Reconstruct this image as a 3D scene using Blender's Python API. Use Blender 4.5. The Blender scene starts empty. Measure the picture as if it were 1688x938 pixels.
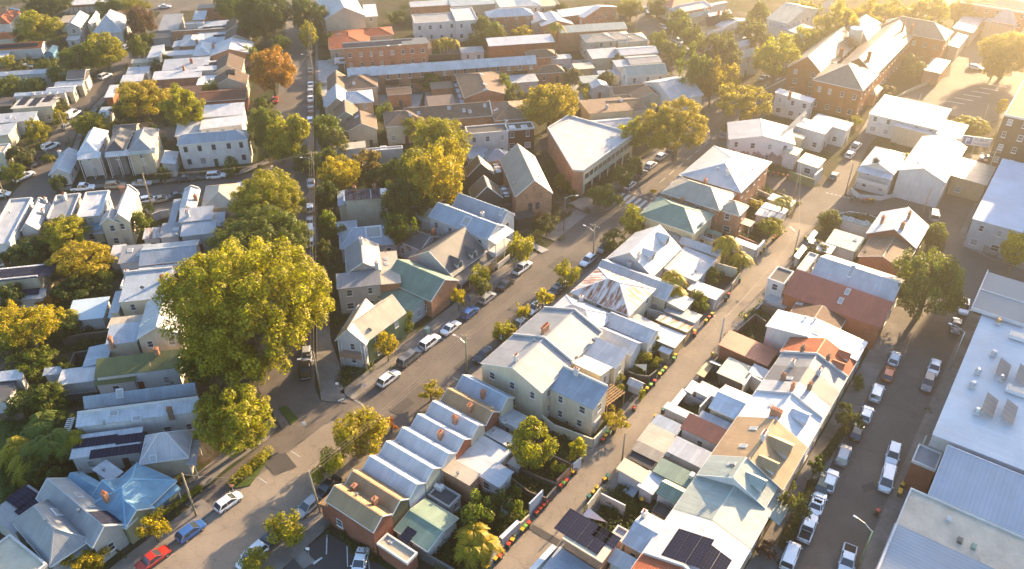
import bpy, math, random
import numpy as np
from mathutils import Vector, Matrix
R = random.Random(7)
scene = bpy.context.scene
COL = scene.collection
# ------------------------------------------------------------------ camera
FOC, YH, HC = 1350.0, -490.0, 95.0                 # focal length in px of a 1688 px wide frame, horizon row, height above street
TH = math.atan((469 - YH) / FOC)
cd = bpy.data.cameras.new('camera'); cam = bpy.data.objects.new('camera', cd); COL.objects.link(cam)
cd.sensor_width = 36.0; cd.lens = FOC / 1688 * 36.0; cd.clip_end = 4000; cd.clip_start = 1
cam.location = (0, 0, HC); cam.rotation_euler = (math.pi / 2 - TH, 0, 0)
scene.camera = cam
# ------------------------------------------------------------------ light
SUN_AZ, SUN_EL = math.radians(39.3), math.radians(17.0)
sv = Vector((math.sin(SUN_AZ) * math.cos(SUN_EL), math.cos(SUN_AZ) * math.cos(SUN_EL), math.sin(SUN_EL)))
w = bpy.data.worlds.new('World'); scene.world = w; w.use_nodes = True
nt = w.node_tree; sky = nt.nodes.new('ShaderNodeTexSky'); sky.sky_type = 'NISHITA'; sky.sun_disc = False
sky.sun_elevation = SUN_EL; sky.sun_rotation = SUN_AZ; sky.dust_density = 0.7; sky.ozone_density = 2.5; sky.altitude = 50
bg = nt.nodes['Background']; bg.inputs[1].default_value = 0.09
nt.links.new(sky.outputs[0], bg.inputs[0])
sl = bpy.data.lights.new('sun', 'SUN'); sl.energy = 5.0; sl.angle = math.radians(0.6); sl.color = (1.0, 0.70, 0.40)
so = bpy.data.objects.new('sun', sl); COL.objects.link(so); so.rotation_euler = (-sv).to_track_quat('-Z', 'Y').to_euler()
so.location = (200, 240, 150)
vs = scene.view_settings; vs.view_transform = 'Standard'; vs.look = 'None'; vs.exposure = 2.62; vs.gamma = 1; vs.use_curve_mapping = False
cy = scene.cycles; cy.max_bounces = 5; cy.diffuse_bounces = 3; cy.glossy_bounces = 2; cy.transmission_bounces = 3; cy.transparent_max_bounces = 4; cy.volume_bounces = 0
cy.use_denoising = True; cy.sample_clamp_indirect = 6; cy.caustics_reflective = False; cy.caustics_refractive = False

HAZE_DENS, HAZE_G = 0.0009, 0.9
# ------------------------------------------------------------------ pixel -> world
CT, ST = math.cos(TH), math.sin(TH)
def ray(px, py):
    u = (px - 844) / FOC; v = (py - 469) / FOC
    return Vector((u, CT - v * ST, -ST - v * CT))
def at(px, py, z=0.0):
    d = ray(px, py); t = (z - HC) / d.z
    return Vector((d.x * t, d.y * t, z))
def scale_at(p):                                    # px (of the 1688 frame) per metre at a world point
    return FOC / (p.y * CT - (p.z - HC) * ST)
TXO = [0, 340, 680, 1020, 1348]; TYO = [0, 235, 470, 703]
TC = [0, 0]
def tile(c, r): TC[0], TC[1] = TXO[c], TYO[r]
def tp(X, Y): return TC[0] + X / 3.991, TC[1] + Y / 3.991
UAZ = math.atan(1192 / (FOC / CT))
def uv(u, v, z=0.0):                                # street grid: u along the streets, v across them
    return Vector((u * math.sin(UAZ) - v * math.cos(UAZ), u * math.cos(UAZ) + v * math.sin(UAZ), z))
ROTU = math.pi / 2 - UAZ                            # z rotation that turns +x into the street direction

# ------------------------------------------------------------------ materials
MATS = {}
class N:
    def __init__(s, name):
        s.m = bpy.data.materials.new(name); s.m.use_nodes = True; s.t = s.m.node_tree
        s.b = s.t.nodes['Principled BSDF']; MATS[name] = s.m
    def n(s, typ, **k):
        x = s.t.nodes.new(typ)
        for a, b in k.items():
            if a.startswith('i_'): x.inputs[int(a[2:])].default_value = b
            else: setattr(x, a, b)
        return x
    def l(s, a, b): s.t.links.new(a, b)
    def coord(s, kind='UV'): return s.n('ShaderNodeTexCoord').outputs[kind]
    def mapping(s, src, sc=(1, 1, 1)):
        m = s.n('ShaderNodeMapping'); m.inputs['Scale'].default_value = sc; s.l(src, m.inputs[0]); return m.outputs[0]
    def noise(s, src, scale, detail=3, rough=.55):
        n = s.n('ShaderNodeTexNoise'); n.inputs['Scale'].default_value = scale; n.inputs['Detail'].default_value = detail
        n.inputs['Roughness'].default_value = rough; s.l(src, n.inputs['Vector']); return n.outputs[0]
    def ramp(s, src, a, b, lo=0.0, hi=1.0):
        r = s.n('ShaderNodeMapRange'); r.inputs[1].default_value = a; r.inputs[2].default_value = b
        r.inputs[3].default_value = lo; r.inputs[4].default_value = hi; s.l(src, r.inputs[0]); return r.outputs[0]
    def mix(s, fac, a, b, mode='MIX'):
        m = s.n('ShaderNodeMix', data_type='RGBA', blend_type=mode)
        for i, v in ((0, fac), (6, a), (7, b)):
            if hasattr(v, 'is_output'): s.l(v, m.inputs[i])
            else: m.inputs[i].default_value = v if i == 0 else (*v, 1) if len(v) == 3 else v
        return m.outputs[2]
    def mul(s, col, fac):                           # colour times a scalar
        m = s.n('ShaderNodeVectorMath', operation='SCALE'); s.l(col, m.inputs[0]); s.l(fac, m.inputs['Scale']); return m.outputs[0]
    def objcol(s): return s.n('ShaderNodeObjectInfo').outputs['Color']
    def bump(s, h, strength=.4, dist=.02):
        b = s.n('ShaderNodeBump'); b.inputs['Strength'].default_value = strength; b.inputs['Distance'].default_value = dist
        s.l(h, b.inputs['Height']); s.l(b.outputs[0], s.b.inputs['Normal'])
    def base(s, c):
        if hasattr(c, 'is_output'): s.l(c, s.b.inputs['Base Color'])
        else: s.b.inputs['Base Color'].default_value = (*c, 1)
    def set(s, rough=.6, metal=0.0, spec=.4):
        s.b.inputs['Roughness'].default_value = rough; s.b.inputs['Metallic'].default_value = metal
        s.b.inputs['Specular IOR Level'].default_value = spec
def math_(s, op, a, b=None):
    m = s.n('ShaderNodeMath', operation=op)
    for i, v in enumerate((a, b)):
        if v is None: continue
        if hasattr(v, 'is_output'): s.l(v, m.inputs[i])
        else: m.inputs[i].default_value = v
    return m.outputs[0]

def make_mats():
    s = N('paint'); oc = s.objcol(); g = s.coord('Object')
    s.base(s.mul(oc, s.ramp(s.noise(g, .9, 5, .65), .3, .75, .8, 1.08))); s.set(.6)
    s = N('plain'); s.base(s.objcol()); s.set(.5)
    s = N('render_wall'); oc = s.objcol(); u = s.coord('UV')
    streak = s.noise(s.mapping(u, (1.2, .22, 1)), 1.6, 5, .7); blot = s.noise(u, .35, 4)
    c = s.mul(oc, s.ramp(streak, .3, .75, .78, 1.06)); c = s.mul(c, s.ramp(blot, .3, .7, .9, 1.05)); s.base(c); s.set(.85, 0, .2)
    s.bump(s.noise(u, 9, 3), .25, .02)
    s = N('brick_wall'); oc = s.objcol(); u = s.coord('UV')
    b = s.n('ShaderNodeTexBrick'); s.l(u, b.inputs['Vector']); b.inputs['Scale'].default_value = 1
    b.inputs['Brick Width'].default_value = .46; b.inputs['Row Height'].default_value = .16; b.inputs['Mortar Size'].default_value = .018
    b.inputs['Color1'].default_value = (1.1, 1.05, 1.0, 1); b.inputs['Color2'].default_value = (.7, .66, .62, 1); b.inputs['Mortar'].default_value = (1.25, 1.35, 1.4, 1); b.inputs['Bias'].default_value = -.1
    c = s.mix(1.0, oc, b.outputs[0], 'MULTIPLY'); c = s.mul(c, s.ramp(s.noise(u, .5, 5, .65), .3, .72, .72, 1.15)); s.base(c); s.set(.9, 0, .15)
    s.bump(b.outputs[1], -.3, .02)
    s = N('board_wall'); oc = s.objcol(); u = s.coord('UV')
    w_ = s.n('ShaderNodeTexWave', wave_type='BANDS', bands_direction='Y', wave_profile='SAW'); w_.inputs['Scale'].default_value = 1.6; s.l(u, w_.inputs['Vector'])
    s.base(s.mul(oc, s.ramp(w_.outputs[1], 0, 1, .82, 1.03))); s.bump(w_.outputs[1], .5, .04); s.set(.6)
    s = N('corrugated_roof'); oc = s.objcol(); u = s.coord('UV')
    w_ = s.n('ShaderNodeTexWave', wave_type='BANDS', bands_direction='X', wave_profile='SIN'); w_.inputs['Scale'].default_value = 1.25; s.l(u, w_.inputs['Vector'])
    w2 = s.n('ShaderNodeTexBrick'); w2.offset = .35; s.l(u, w2.inputs['Vector']); w2.inputs['Scale'].default_value = 1; w2.inputs['Brick Width'].default_value = .82; w2.inputs['Row Height'].default_value = 3.1; w2.inputs['Mortar Size'].default_value = .022
    w2.inputs['Color1'].default_value = (1.05, 1.05, 1.05, 1); w2.inputs['Color2'].default_value = (.86, .87, .88, 1); w2.inputs['Mortar'].default_value = (.72, .72, .72, 1)
    blot = s.noise(u, .45, 6, .68); st = s.noise(s.mapping(u, (2.2, .25, 1)), 1.3, 5, .7)
    oi = s.n('ShaderNodeObjectInfo').outputs['Random']
    rust = math_(s, 'MULTIPLY', s.ramp(st, .60, .78, 0, 1), s.ramp(oi, .45, 1.0, 0, .55))
    c = s.mul(oc, s.ramp(blot, .28, .75, .78, 1.08)); c = s.mul(c, s.ramp(st, .3, .7, .88, 1.05)); c = s.mix(1, c, w2.outputs[0], 'MULTIPLY'); c = s.mul(c, s.ramp(w_.outputs[1], 0, 1, .86, 1.04))
    c = s.mix(rust, c, (.22, .14, .09)); s.base(c); s.bump(w_.outputs[1], .45, .03); s.set(.5, .05, .4)
    s = N('matt_roof'); oc = s.objcol(); u = s.coord('UV')
    w_ = s.n('ShaderNodeTexWave', wave_type='BANDS', bands_direction='X', wave_profile='SIN'); w_.inputs['Scale'].default_value = .55; s.l(u, w_.inputs['Vector'])
    c = s.mul(oc, s.ramp(s.noise(u, .12, 6, .65), .3, .72, .82, 1.06)); c = s.mul(c, s.ramp(s.noise(s.mapping(u, (1.5, .08, 1)), 1.0, 4, .6), .3, .7, .93, 1.03)); c = s.mul(c, s.ramp(w_.outputs[1], 0, .25, .9, 1)); s.base(c); s.bump(w_.outputs[1], .4, .03); s.set(.85, 0, .15)
    s = N('rusty_roof'); oc = s.objcol(); u = s.coord('UV')
    w_ = s.n('ShaderNodeTexWave', wave_type='BANDS', bands_direction='X', wave_profile='SIN'); w_.inputs['Scale'].default_value = 1.25; s.l(u, w_.inputs['Vector'])
    st = s.noise(s.mapping(u, (1.0, .16, 1)), 1.1, 6, .72)
    c = s.mix(s.ramp(st, .46, .56), oc, (.23, .085, .035)); c = s.mul(c, s.ramp(w_.outputs[1], 0, 1, .85, 1.0)); s.base(c); s.bump(w_.outputs[1], .5, .03); s.set(.6)
    s = N('tiled_roof'); oc = s.objcol(); u = s.coord('UV')
    b = s.n('ShaderNodeTexBrick'); s.l(u, b.inputs['Vector']); b.inputs['Scale'].default_value = 1; b.offset = .5
    b.inputs['Brick Width'].default_value = .34; b.inputs['Row Height'].default_value = .36; b.inputs['Mortar Size'].default_value = .03
    b.inputs['Color1'].default_value = (1.15, 1.12, 1.1, 1); b.inputs['Color2'].default_value = (.75, .74, .72, 1); b.inputs['Mortar'].default_value = (.45, .45, .45, 1)
    c = s.mix(1.0, oc, b.outputs[0], 'MULTIPLY'); c = s.mul(c, s.ramp(s.noise(u, .6, 6, .68), .3, .72, .68, 1.15)); s.base(c); s.bump(b.outputs[1], -.5, .04); s.set(.75, 0, .25)
    s = N('membrane'); oc = s.objcol(); u = s.coord('UV')
    c = s.mul(oc, s.ramp(s.noise(u, .3, 6, .7), .3, .72, .68, 1.1)); c = s.mul(c, s.ramp(s.noise(u, 3.5, 4, .7), .3, .7, .9, 1.05)); s.base(c); s.set(.8, 0, .2)
    s = N('glass'); s.base((.035, .045, .055)); s.set(.08, 0, .8)
    s = N('blind_glass'); s.base((.3, .3, .28)); s.set(.15, 0, .8)
    s = N('solar'); u = s.coord('UV'); b = s.n('ShaderNodeTexBrick'); s.l(u, b.inputs['Vector']); b.inputs['Scale'].default_value = 1; b.offset = 0
    b.inputs['Brick Width'].default_value = .5; b.inputs['Row Height'].default_value = .42; b.inputs['Mortar Size'].default_value = .012
    b.inputs['Color1'].default_value = (.012, .014, .03, 1); b.inputs['Color2'].default_value = (.014, .018, .04, 1); b.inputs['Mortar'].default_value = (.09, .1, .12, 1)
    s.base(b.outputs[0]); s.set(.45, 0, .1); s.b.inputs['IOR'].default_value = 1.12
    s = N('lattice_panel'); s.base(s.objcol()); s.set(.6)
    for nm, ca, cb in (('asphalt', (.082, .073, .066), (.135, .118, .10)), ('sunlit_old_asphalt', (.165, .14, .112), (.24, .205, .16))):
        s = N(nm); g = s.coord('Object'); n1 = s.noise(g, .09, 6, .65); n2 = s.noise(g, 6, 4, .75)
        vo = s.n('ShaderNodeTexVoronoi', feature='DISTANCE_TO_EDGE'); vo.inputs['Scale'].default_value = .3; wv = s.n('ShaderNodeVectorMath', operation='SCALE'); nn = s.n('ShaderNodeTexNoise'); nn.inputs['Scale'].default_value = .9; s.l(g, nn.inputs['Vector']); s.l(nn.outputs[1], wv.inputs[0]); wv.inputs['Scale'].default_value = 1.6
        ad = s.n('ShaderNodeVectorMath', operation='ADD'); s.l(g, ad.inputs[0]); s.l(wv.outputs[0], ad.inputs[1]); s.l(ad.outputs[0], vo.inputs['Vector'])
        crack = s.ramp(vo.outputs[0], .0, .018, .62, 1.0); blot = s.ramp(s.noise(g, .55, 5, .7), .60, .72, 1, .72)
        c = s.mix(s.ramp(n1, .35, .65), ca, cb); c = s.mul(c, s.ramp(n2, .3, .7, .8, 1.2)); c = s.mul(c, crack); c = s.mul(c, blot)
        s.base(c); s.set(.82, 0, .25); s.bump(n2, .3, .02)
    s = N('patch_asphalt'); g = s.coord('Object'); c = s.mul(s.mix(0, (.06, .057, .055), (.06, .06, .06)), s.ramp(s.noise(g, 6, 5, .7), .3, .7, .7, 1.2)); s.base(c); s.set(.85, 0, .25)
    s = N('pavement'); g = s.coord('Object'); c = s.mix(s.ramp(s.noise(g, .25, 5, .65), .35, .65), (.13, .12, .105), (.23, .21, .19)); c = s.mul(c, s.ramp(s.noise(g, 5, 4, .7), .3, .7, .8, 1.15)); s.base(c); s.set(.9, 0, .15)
    s = N('concrete'); oc = s.objcol(); g = s.coord('Object'); c = s.mul(oc, s.ramp(s.noise(g, .5, 6, .7), .3, .7, .72, 1.1)); s.base(c); s.set(.9, 0, .2)
    s = N('soil'); g = s.coord('Object'); n1 = s.noise(g, .13, 5, .65); n2 = s.noise(g, 1.7, 5, .75)
    c = s.mix(s.ramp(n1, .42, .6), (.055, .043, .030), (.032, .046, .014)); c = s.mix(s.ramp(s.noise(g, .07, 4, .6), .55, .62), c, (.10, .09, .078)); c = s.mul(c, s.ramp(n2, .3, .7, .6, 1.3)); s.base(c); s.set(.95, 0, .1); s.bump(n2, .6, .15)
    s = N('lawn'); g = s.coord('Object'); n2 = s.noise(g, 3, 5, .75); c = s.mix(s.ramp(n2, .35, .68), (.03, .055, .012), (.075, .1, .025)); s.base(c); s.set(.95, 0, .1); s.bump(n2, .8, .1)
    s = N('deck'); u = s.coord('UV'); w_ = s.n('ShaderNodeTexWave', wave_type='BANDS', bands_direction='X', wave_profile='SAW'); w_.inputs['Scale'].default_value = 2; s.l(u, w_.inputs['Vector'])
    oc = s.objcol(); c = s.mul(oc, s.ramp(w_.outputs[1], 0, .3, .6, 1)); c = s.mul(c, s.ramp(s.noise(s.mapping(u, (3, .4, 1)), 1.5, 5), .3, .7, .75, 1.15)); s.base(c); s.bump(w_.outputs[1], .5, .03); s.set(.8, 0, .2)
    s = N('paintline'); g = s.coord('Object'); c = s.mul(s.mix(0, (.62, .62, .6), (1, 1, 1)), s.ramp(s.noise(g, 4, 5, .75), .35, .6, .5, 1.0)); s.base(c); s.set(.7)
    s = N('carpaint'); s.base(s.objcol()); s.set(.28, .15, .5); s.b.inputs['Coat Weight'].default_value = .6; s.b.inputs['Coat Roughness'].default_value = .08
    s = N('rubber'); s.base((.018, .018, .018)); s.set(.8)
    s = N('alloy'); s.base((.42, .42, .44)); s.set(.35, .7)
    s = N('metal'); s.base(s.objcol()); s.set(.4, .6)
    s = N('timber'); oc = s.objcol(); g = s.coord('Object'); c = s.mul(oc, s.ramp(s.noise(s.mapping(g, (6, 6, .6)), 1.2, 5, .7), .3, .7, .65, 1.2)); s.base(c); s.set(.85, 0, .2)
    s = N('bark'); g = s.coord('Object'); c = s.mix(s.ramp(s.noise(s.mapping(g, (3, 3, .8)), 1.4, 5, .7), .4, .65), (.09, .068, .045), (.24, .2, .155)); s.base(c); s.set(.95, 0, .1)
    s = N('mural'); u = s.coord('UV'); vo = s.n('ShaderNodeTexVoronoi'); vo.inputs['Scale'].default_value = .8; s.l(u, vo.inputs['Vector'])
    sx = s.n('ShaderNodeSeparateXYZ'); s.l(u, sx.inputs[0]); wav = s.ramp(s.noise(s.mapping(u, (.5, .1, 1)), 1.2, 3), .35, .65, -1.1, 1.1)
    h = math_(s, 'ADD', sx.outputs[1], wav); m = s.ramp(h, 2.6, 2.75)
    hs = s.n('ShaderNodeHueSaturation'); s.l(vo.outputs[1], hs.inputs['Color']); hs.inputs['Saturation'].default_value = .25
    c2 = s.mix(.5, s.mix(1, hs.outputs[0], (.4, .36, .4), 'MULTIPLY'), (.22, .12, .09)); c = s.mix(m, c2, s.objcol()); s.base(c); s.set(.85, 0, .2)
    for nm in ('leaves', 'leaves_fine'):
        s = N(nm); oc = s.objcol(); isl = s.n('ShaderNodeNewGeometry').outputs['Random Per Island']; g = s.coord('Object')
        c = s.mul(oc, s.ramp(isl, 0, 1, .6, 1.45)); c = s.mul(c, s.ramp(s.noise(g, .5, 3), .35, .65, .78, 1.25))
        c = s.mix(s.ramp(s.noise(g, .23, 3), .5, .72, 0, .45), c, s.mix(.6, s.mix(0, (0, 0, 0), (0, 0, 0)), (.16, .135, .02)))
        tr = s.n('ShaderNodeBsdfTranslucent'); s.l(s.mix(1, c, (1.45, 1.7, .5), 'MULTIPLY'), tr.inputs[0]); ms = s.n('ShaderNodeMixShader'); ms.inputs[0].default_value = .42
        s.base(c); s.set(.55, 0, .25); s.l(s.b.outputs[0], ms.inputs[1]); s.l(tr.outputs[0], ms.inputs[2])
        s.l(ms.outputs[0], s.t.nodes['Material Output'].inputs[0])
make_mats()

# ------------------------------------------------------------------ mesh helpers
class MB:
    def __init__(s): s.v = []; s.f = []
    def poly(s, pts):
        i = len(s.v); s.v += [tuple(p) for p in pts]; s.f.append(tuple(range(i, i + len(pts))))
    def box(s, x0, y0, z0, x1, y1, z1, tx=0, ty=0):          # tx, ty: taper of the top
        i = len(s.v)
        s.v += [(x0, y0, z0), (x1, y0, z0), (x1, y1, z0), (x0, y1, z0), (x0 + tx, y0 + ty, z1), (x1 - tx, y0 + ty, z1), (x1 - tx, y1 - ty, z1), (x0 + tx, y1 - ty, z1)]
        for q in ((3, 2, 1, 0), (4, 5, 6, 7), (0, 1, 5, 4), (1, 2, 6, 5), (2, 3, 7, 6), (3, 0, 4, 7)): s.f.append(tuple(i + k for k in q))
        return s
    def tube(s, pts, r0, r1=None, n=6, cap=True):
        r1 = r0 if r1 is None else r1; pts = [Vector(p) for p in pts]; rings = []
        for k, p in enumerate(pts):
            d = (pts[min(k + 1, len(pts) - 1)] - pts[max(k - 1, 0)]).normalized()
            a = d.orthogonal().normalized() if abs(d.z) < .99 else Vector((1, 0, 0)); a = (a - d * a.dot(d)).normalized(); b = d.cross(a)
            r = r0 + (r1 - r0) * k / max(1, len(pts) - 1); i = len(s.v); rings.append(i)
            s.v += [tuple(p + a * r * math.cos(2 * math.pi * j / n) + b * r * math.sin(2 * math.pi * j / n)) for j in range(n)]
        for a, b in zip(rings, rings[1:]):
            for j in range(n): s.f.append((a + j, a + (j + 1) % n, b + (j + 1) % n, b + j))
        if cap: s.f.append(tuple(rings[0] + j for j in reversed(range(n)))); s.f.append(tuple(rings[-1] + j for j in range(n)))
        return s
    def bar(s, a, b, wd, hg):
        a, b = Vector(a), Vector(b); d = (b - a).normalized(); up = Vector((0, 0, 1)) if abs(d.z) < .9 else Vector((1, 0, 0))
        x = d.cross(up).normalized(); y = x.cross(d).normalized(); i = len(s.v)
        for p in (a, b):
            for q in ((-1, -1), (1, -1), (1, 1), (-1, 1)): s.v.append(tuple(p + x * q[0] * wd / 2 + y * q[1] * hg / 2))
        for q in ((3, 2, 1, 0), (4, 5, 6, 7), (0, 1, 5, 4), (1, 2, 6, 5), (2, 3, 7, 6), (3, 0, 4, 7)): s.f.append(tuple(i + k for k in q))
        return s
    def mesh(s, name, mats, uvs=True, smooth=False, fm=None):
        me = bpy.data.meshes.new(name); me.from_pydata(s.v, [], s.f)
        for m in (mats if isinstance(mats, (list, tuple)) else [mats]): me.materials.append(MATS[m])
        if fm: me.polygons.foreach_set('material_index', fm)
        if uvs: auto_uv(me)
        if smooth: me.polygons.foreach_set('use_smooth', [True] * len(me.polygons))
        me.update(); return me
def auto_uv(me):
    l = me.uv_layers.new(name='uv'); buf = [0.0] * (2 * len(me.loops))
    for p in me.polygons:
        n = p.normal
        if abs(n.z) > .998: t = Vector((1, 0, 0)); b = Vector((0, 1, 0))
        else: t = Vector((-n.y, n.x, 0)).normalized(); b = n.cross(t)
        if b.z < 0 and abs(n.z) < .998: b = -b
        for li in p.loop_indices:
            c = me.vertices[me.loops[li].vertex_index].co; buf[2 * li] = c.dot(t); buf[2 * li + 1] = c.dot(b)
    l.data.foreach_set('uv', buf)
def ob(name, me, parent=None, col=None, loc=None, rz=None, sc=None, label=None):
    o = bpy.data.objects.new(name, me); COL.objects.link(o)
    if parent: o.parent = parent
    if col: o.color = (*col, 1)
    if loc is not None: o.location = loc
    if rz is not None: o.rotation_euler[2] = rz
    if sc: o.scale = sc
    if label: o['label'] = label
    return o
def tag(o, label, cat, group=None):
    o['label'] = label; o['category'] = cat
    if group: o['group'] = group
    return o
def struct(o, kind='structure'): o['kind'] = kind; return o
def thing(name, label, cat, loc, rz=0, group=None):
    o = ob(name, None, loc=loc, rz=rz); o.empty_display_size = .5; return tag(o, label, cat, group)
def copy_thing(src, loc, rz, label=None, cat=None, group=None, cols=None, parent=None):
    def rec(o, par):
        c = o.copy(); COL.objects.link(c)
        if par: c.parent = par
        if cols:
            k = o.name.split('.')[0]
            if k in cols: c.color = (*cols[k], 1)
        for ch in KIDS.get(o.name, ()): rec(ch, c)
        return c
    KIDS = _kids(); r = rec(src, parent); r.location = loc; r.rotation_euler[2] = rz
    if label: r['label'] = label
    if cat: r['category'] = cat
    if group: r['group'] = group
    return r
_KC = {}
def _kids(): return _KC
def index_kids(o):
    ks = [c for c in COL.objects if c.parent == o]; _KC[o.name] = ks
    for k in ks: index_kids(k)

C = dict(W=(.54, .56, .58), W2=(.47, .49, .51), LG=(.44, .46, .48), G=(.27, .285, .30), DG=(.085, .088, .092), BG=(.30, .35, .40), PB=(.16, .31, .42), PG=(.34, .39, .35), GR=(.19, .27, .21),
         OG=(.15, .16, .055), TR=(.42, .12, .055), RD=(.34, .075, .035), RB=(.15, .085, .06), TB=(.11, .078, .06), BR=(.20, .14, .10), TN=(.36, .24, .125), BE=(.46, .40, .31), CR=(.55, .50, .38), SA=(.40, .34, .26),
         BK=(.30, .115, .065), BK2=(.36, .19, .12), BK3=(.22, .09, .06), YB=(.42, .31, .17), WW=(.58, .57, .55), LW=(.47, .47, .47), GW=(.36, .36, .35), KW=(.06, .06, .06), BW=(.36, .42, .48), PK=(.5, .36, .3), GN=(.12, .17, .08), BU=(.05, .13, .22))
# ------------------------------------------------------------------ buildings
UNIT = {}
def unit_meshes():
    m = MB(); f = .07                                 # window frame, unit width x height, facing -y, origin at its bottom centre
    for a in ((-.5, 0, -.5 + f, 1), (.5 - f, 0, .5, 1), (-.5 + f, 0, .5 - f, f), (-.5 + f, 1 - f, .5 - f, 1), (-.5 + f, .48, .5 - f, .53)): m.box(a[0], -.06, a[1], a[2], .03, a[3])
    UNIT['frame'] = m.mesh('window_frame', 'plain', False)
    UNIT['sill'] = MB().box(-.58, -.15, -.07, .58, -.02, -.002).mesh('sill', 'plain', False)
    UNIT['pane'] = MB().box(-.44, -.035, .06, .44, .02, .94).mesh('pane', 'glass', False)
    UNIT['pane2'] = MB().box(-.44, -.035, .06, .44, .02, .94).mesh('pane', 'blind_glass', False)
    m = MB(); m.box(-.45, -.06, 0, .45, .03, 1).box(-.32, -.09, .08, .32, -.061, .44).box(-.32, -.09, .54, .32, -.061, .92); UNIT['door'] = m.mesh('door', 'plain', False)
    UNIT['roller'] = MB().box(-.5, -.05, 0, .5, .03, 1).mesh('roller_door', 'board_wall')
    UNIT['pot'] = MB().tube([(0, 0, 0), (0, 0, .42)], .15, .11, 7).mesh('chimney_pot', 'plain', False)
    m = MB(); m.box(-.36, -.28, -1.2, .36, .28, .95).box(-.43, -.35, .95, .43, .35, 1.12); UNIT['chimney'] = m.mesh('chimney', 'brick_wall')
    m = MB(); m.box(-.36, -.28, -1.2, .36, .28, .95).box(-.43, -.35, .95, .43, .35, 1.12); UNIT['chimney_r'] = m.mesh('chimney', 'render_wall')
    m = MB(); m.box(-.5, -.5, -.1, .5, .5, .0); UNIT['vent'] = MB().tube([(0, 0, -.3), (0, 0, .35)], .12, .12, 7).tube([(0, 0, .35), (0, 0, .5)], .28, .2, 8).mesh('roof_vent', 'metal', False)
    UNIT['panel'] = MB().box(-.5, -.83, .06, .5, .83, .11).mesh('solar_panel', 'solar')
    UNIT['sky_frame'] = MB().box(-.5, -.5, -.05, .5, .5, .12).mesh('skylight', 'plain', False)
    UNIT['sky_glass'] = MB().box(-.4, -.4, .121, .4, .4, .135).mesh('skylight_glass', 'blind_glass', False)
    m = MB(); m.tube([(0, 0, 0), (0, 0, .6)], .03, n=5)
    for k in range(10):
        a, b = 2 * math.pi * k / 10, 2 * math.pi * (k + 1) / 10
        m.poly([(0, .05, .7), (.4 * math.cos(a), -.1, .7 + .4 * math.sin(a)), (.4 * math.cos(b), -.1, .7 + .4 * math.sin(b))])
    UNIT['dish'] = m.mesh('satellite_dish', 'metal', False)
    m = MB(); m.box(-.45, -.3, 0, .45, .3, .7); m.box(-.3, -.33, .08, .3, -.301, .62); UNIT['aircon'] = m.mesh('air_conditioner', 'plain', False)
unit_meshes()

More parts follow.
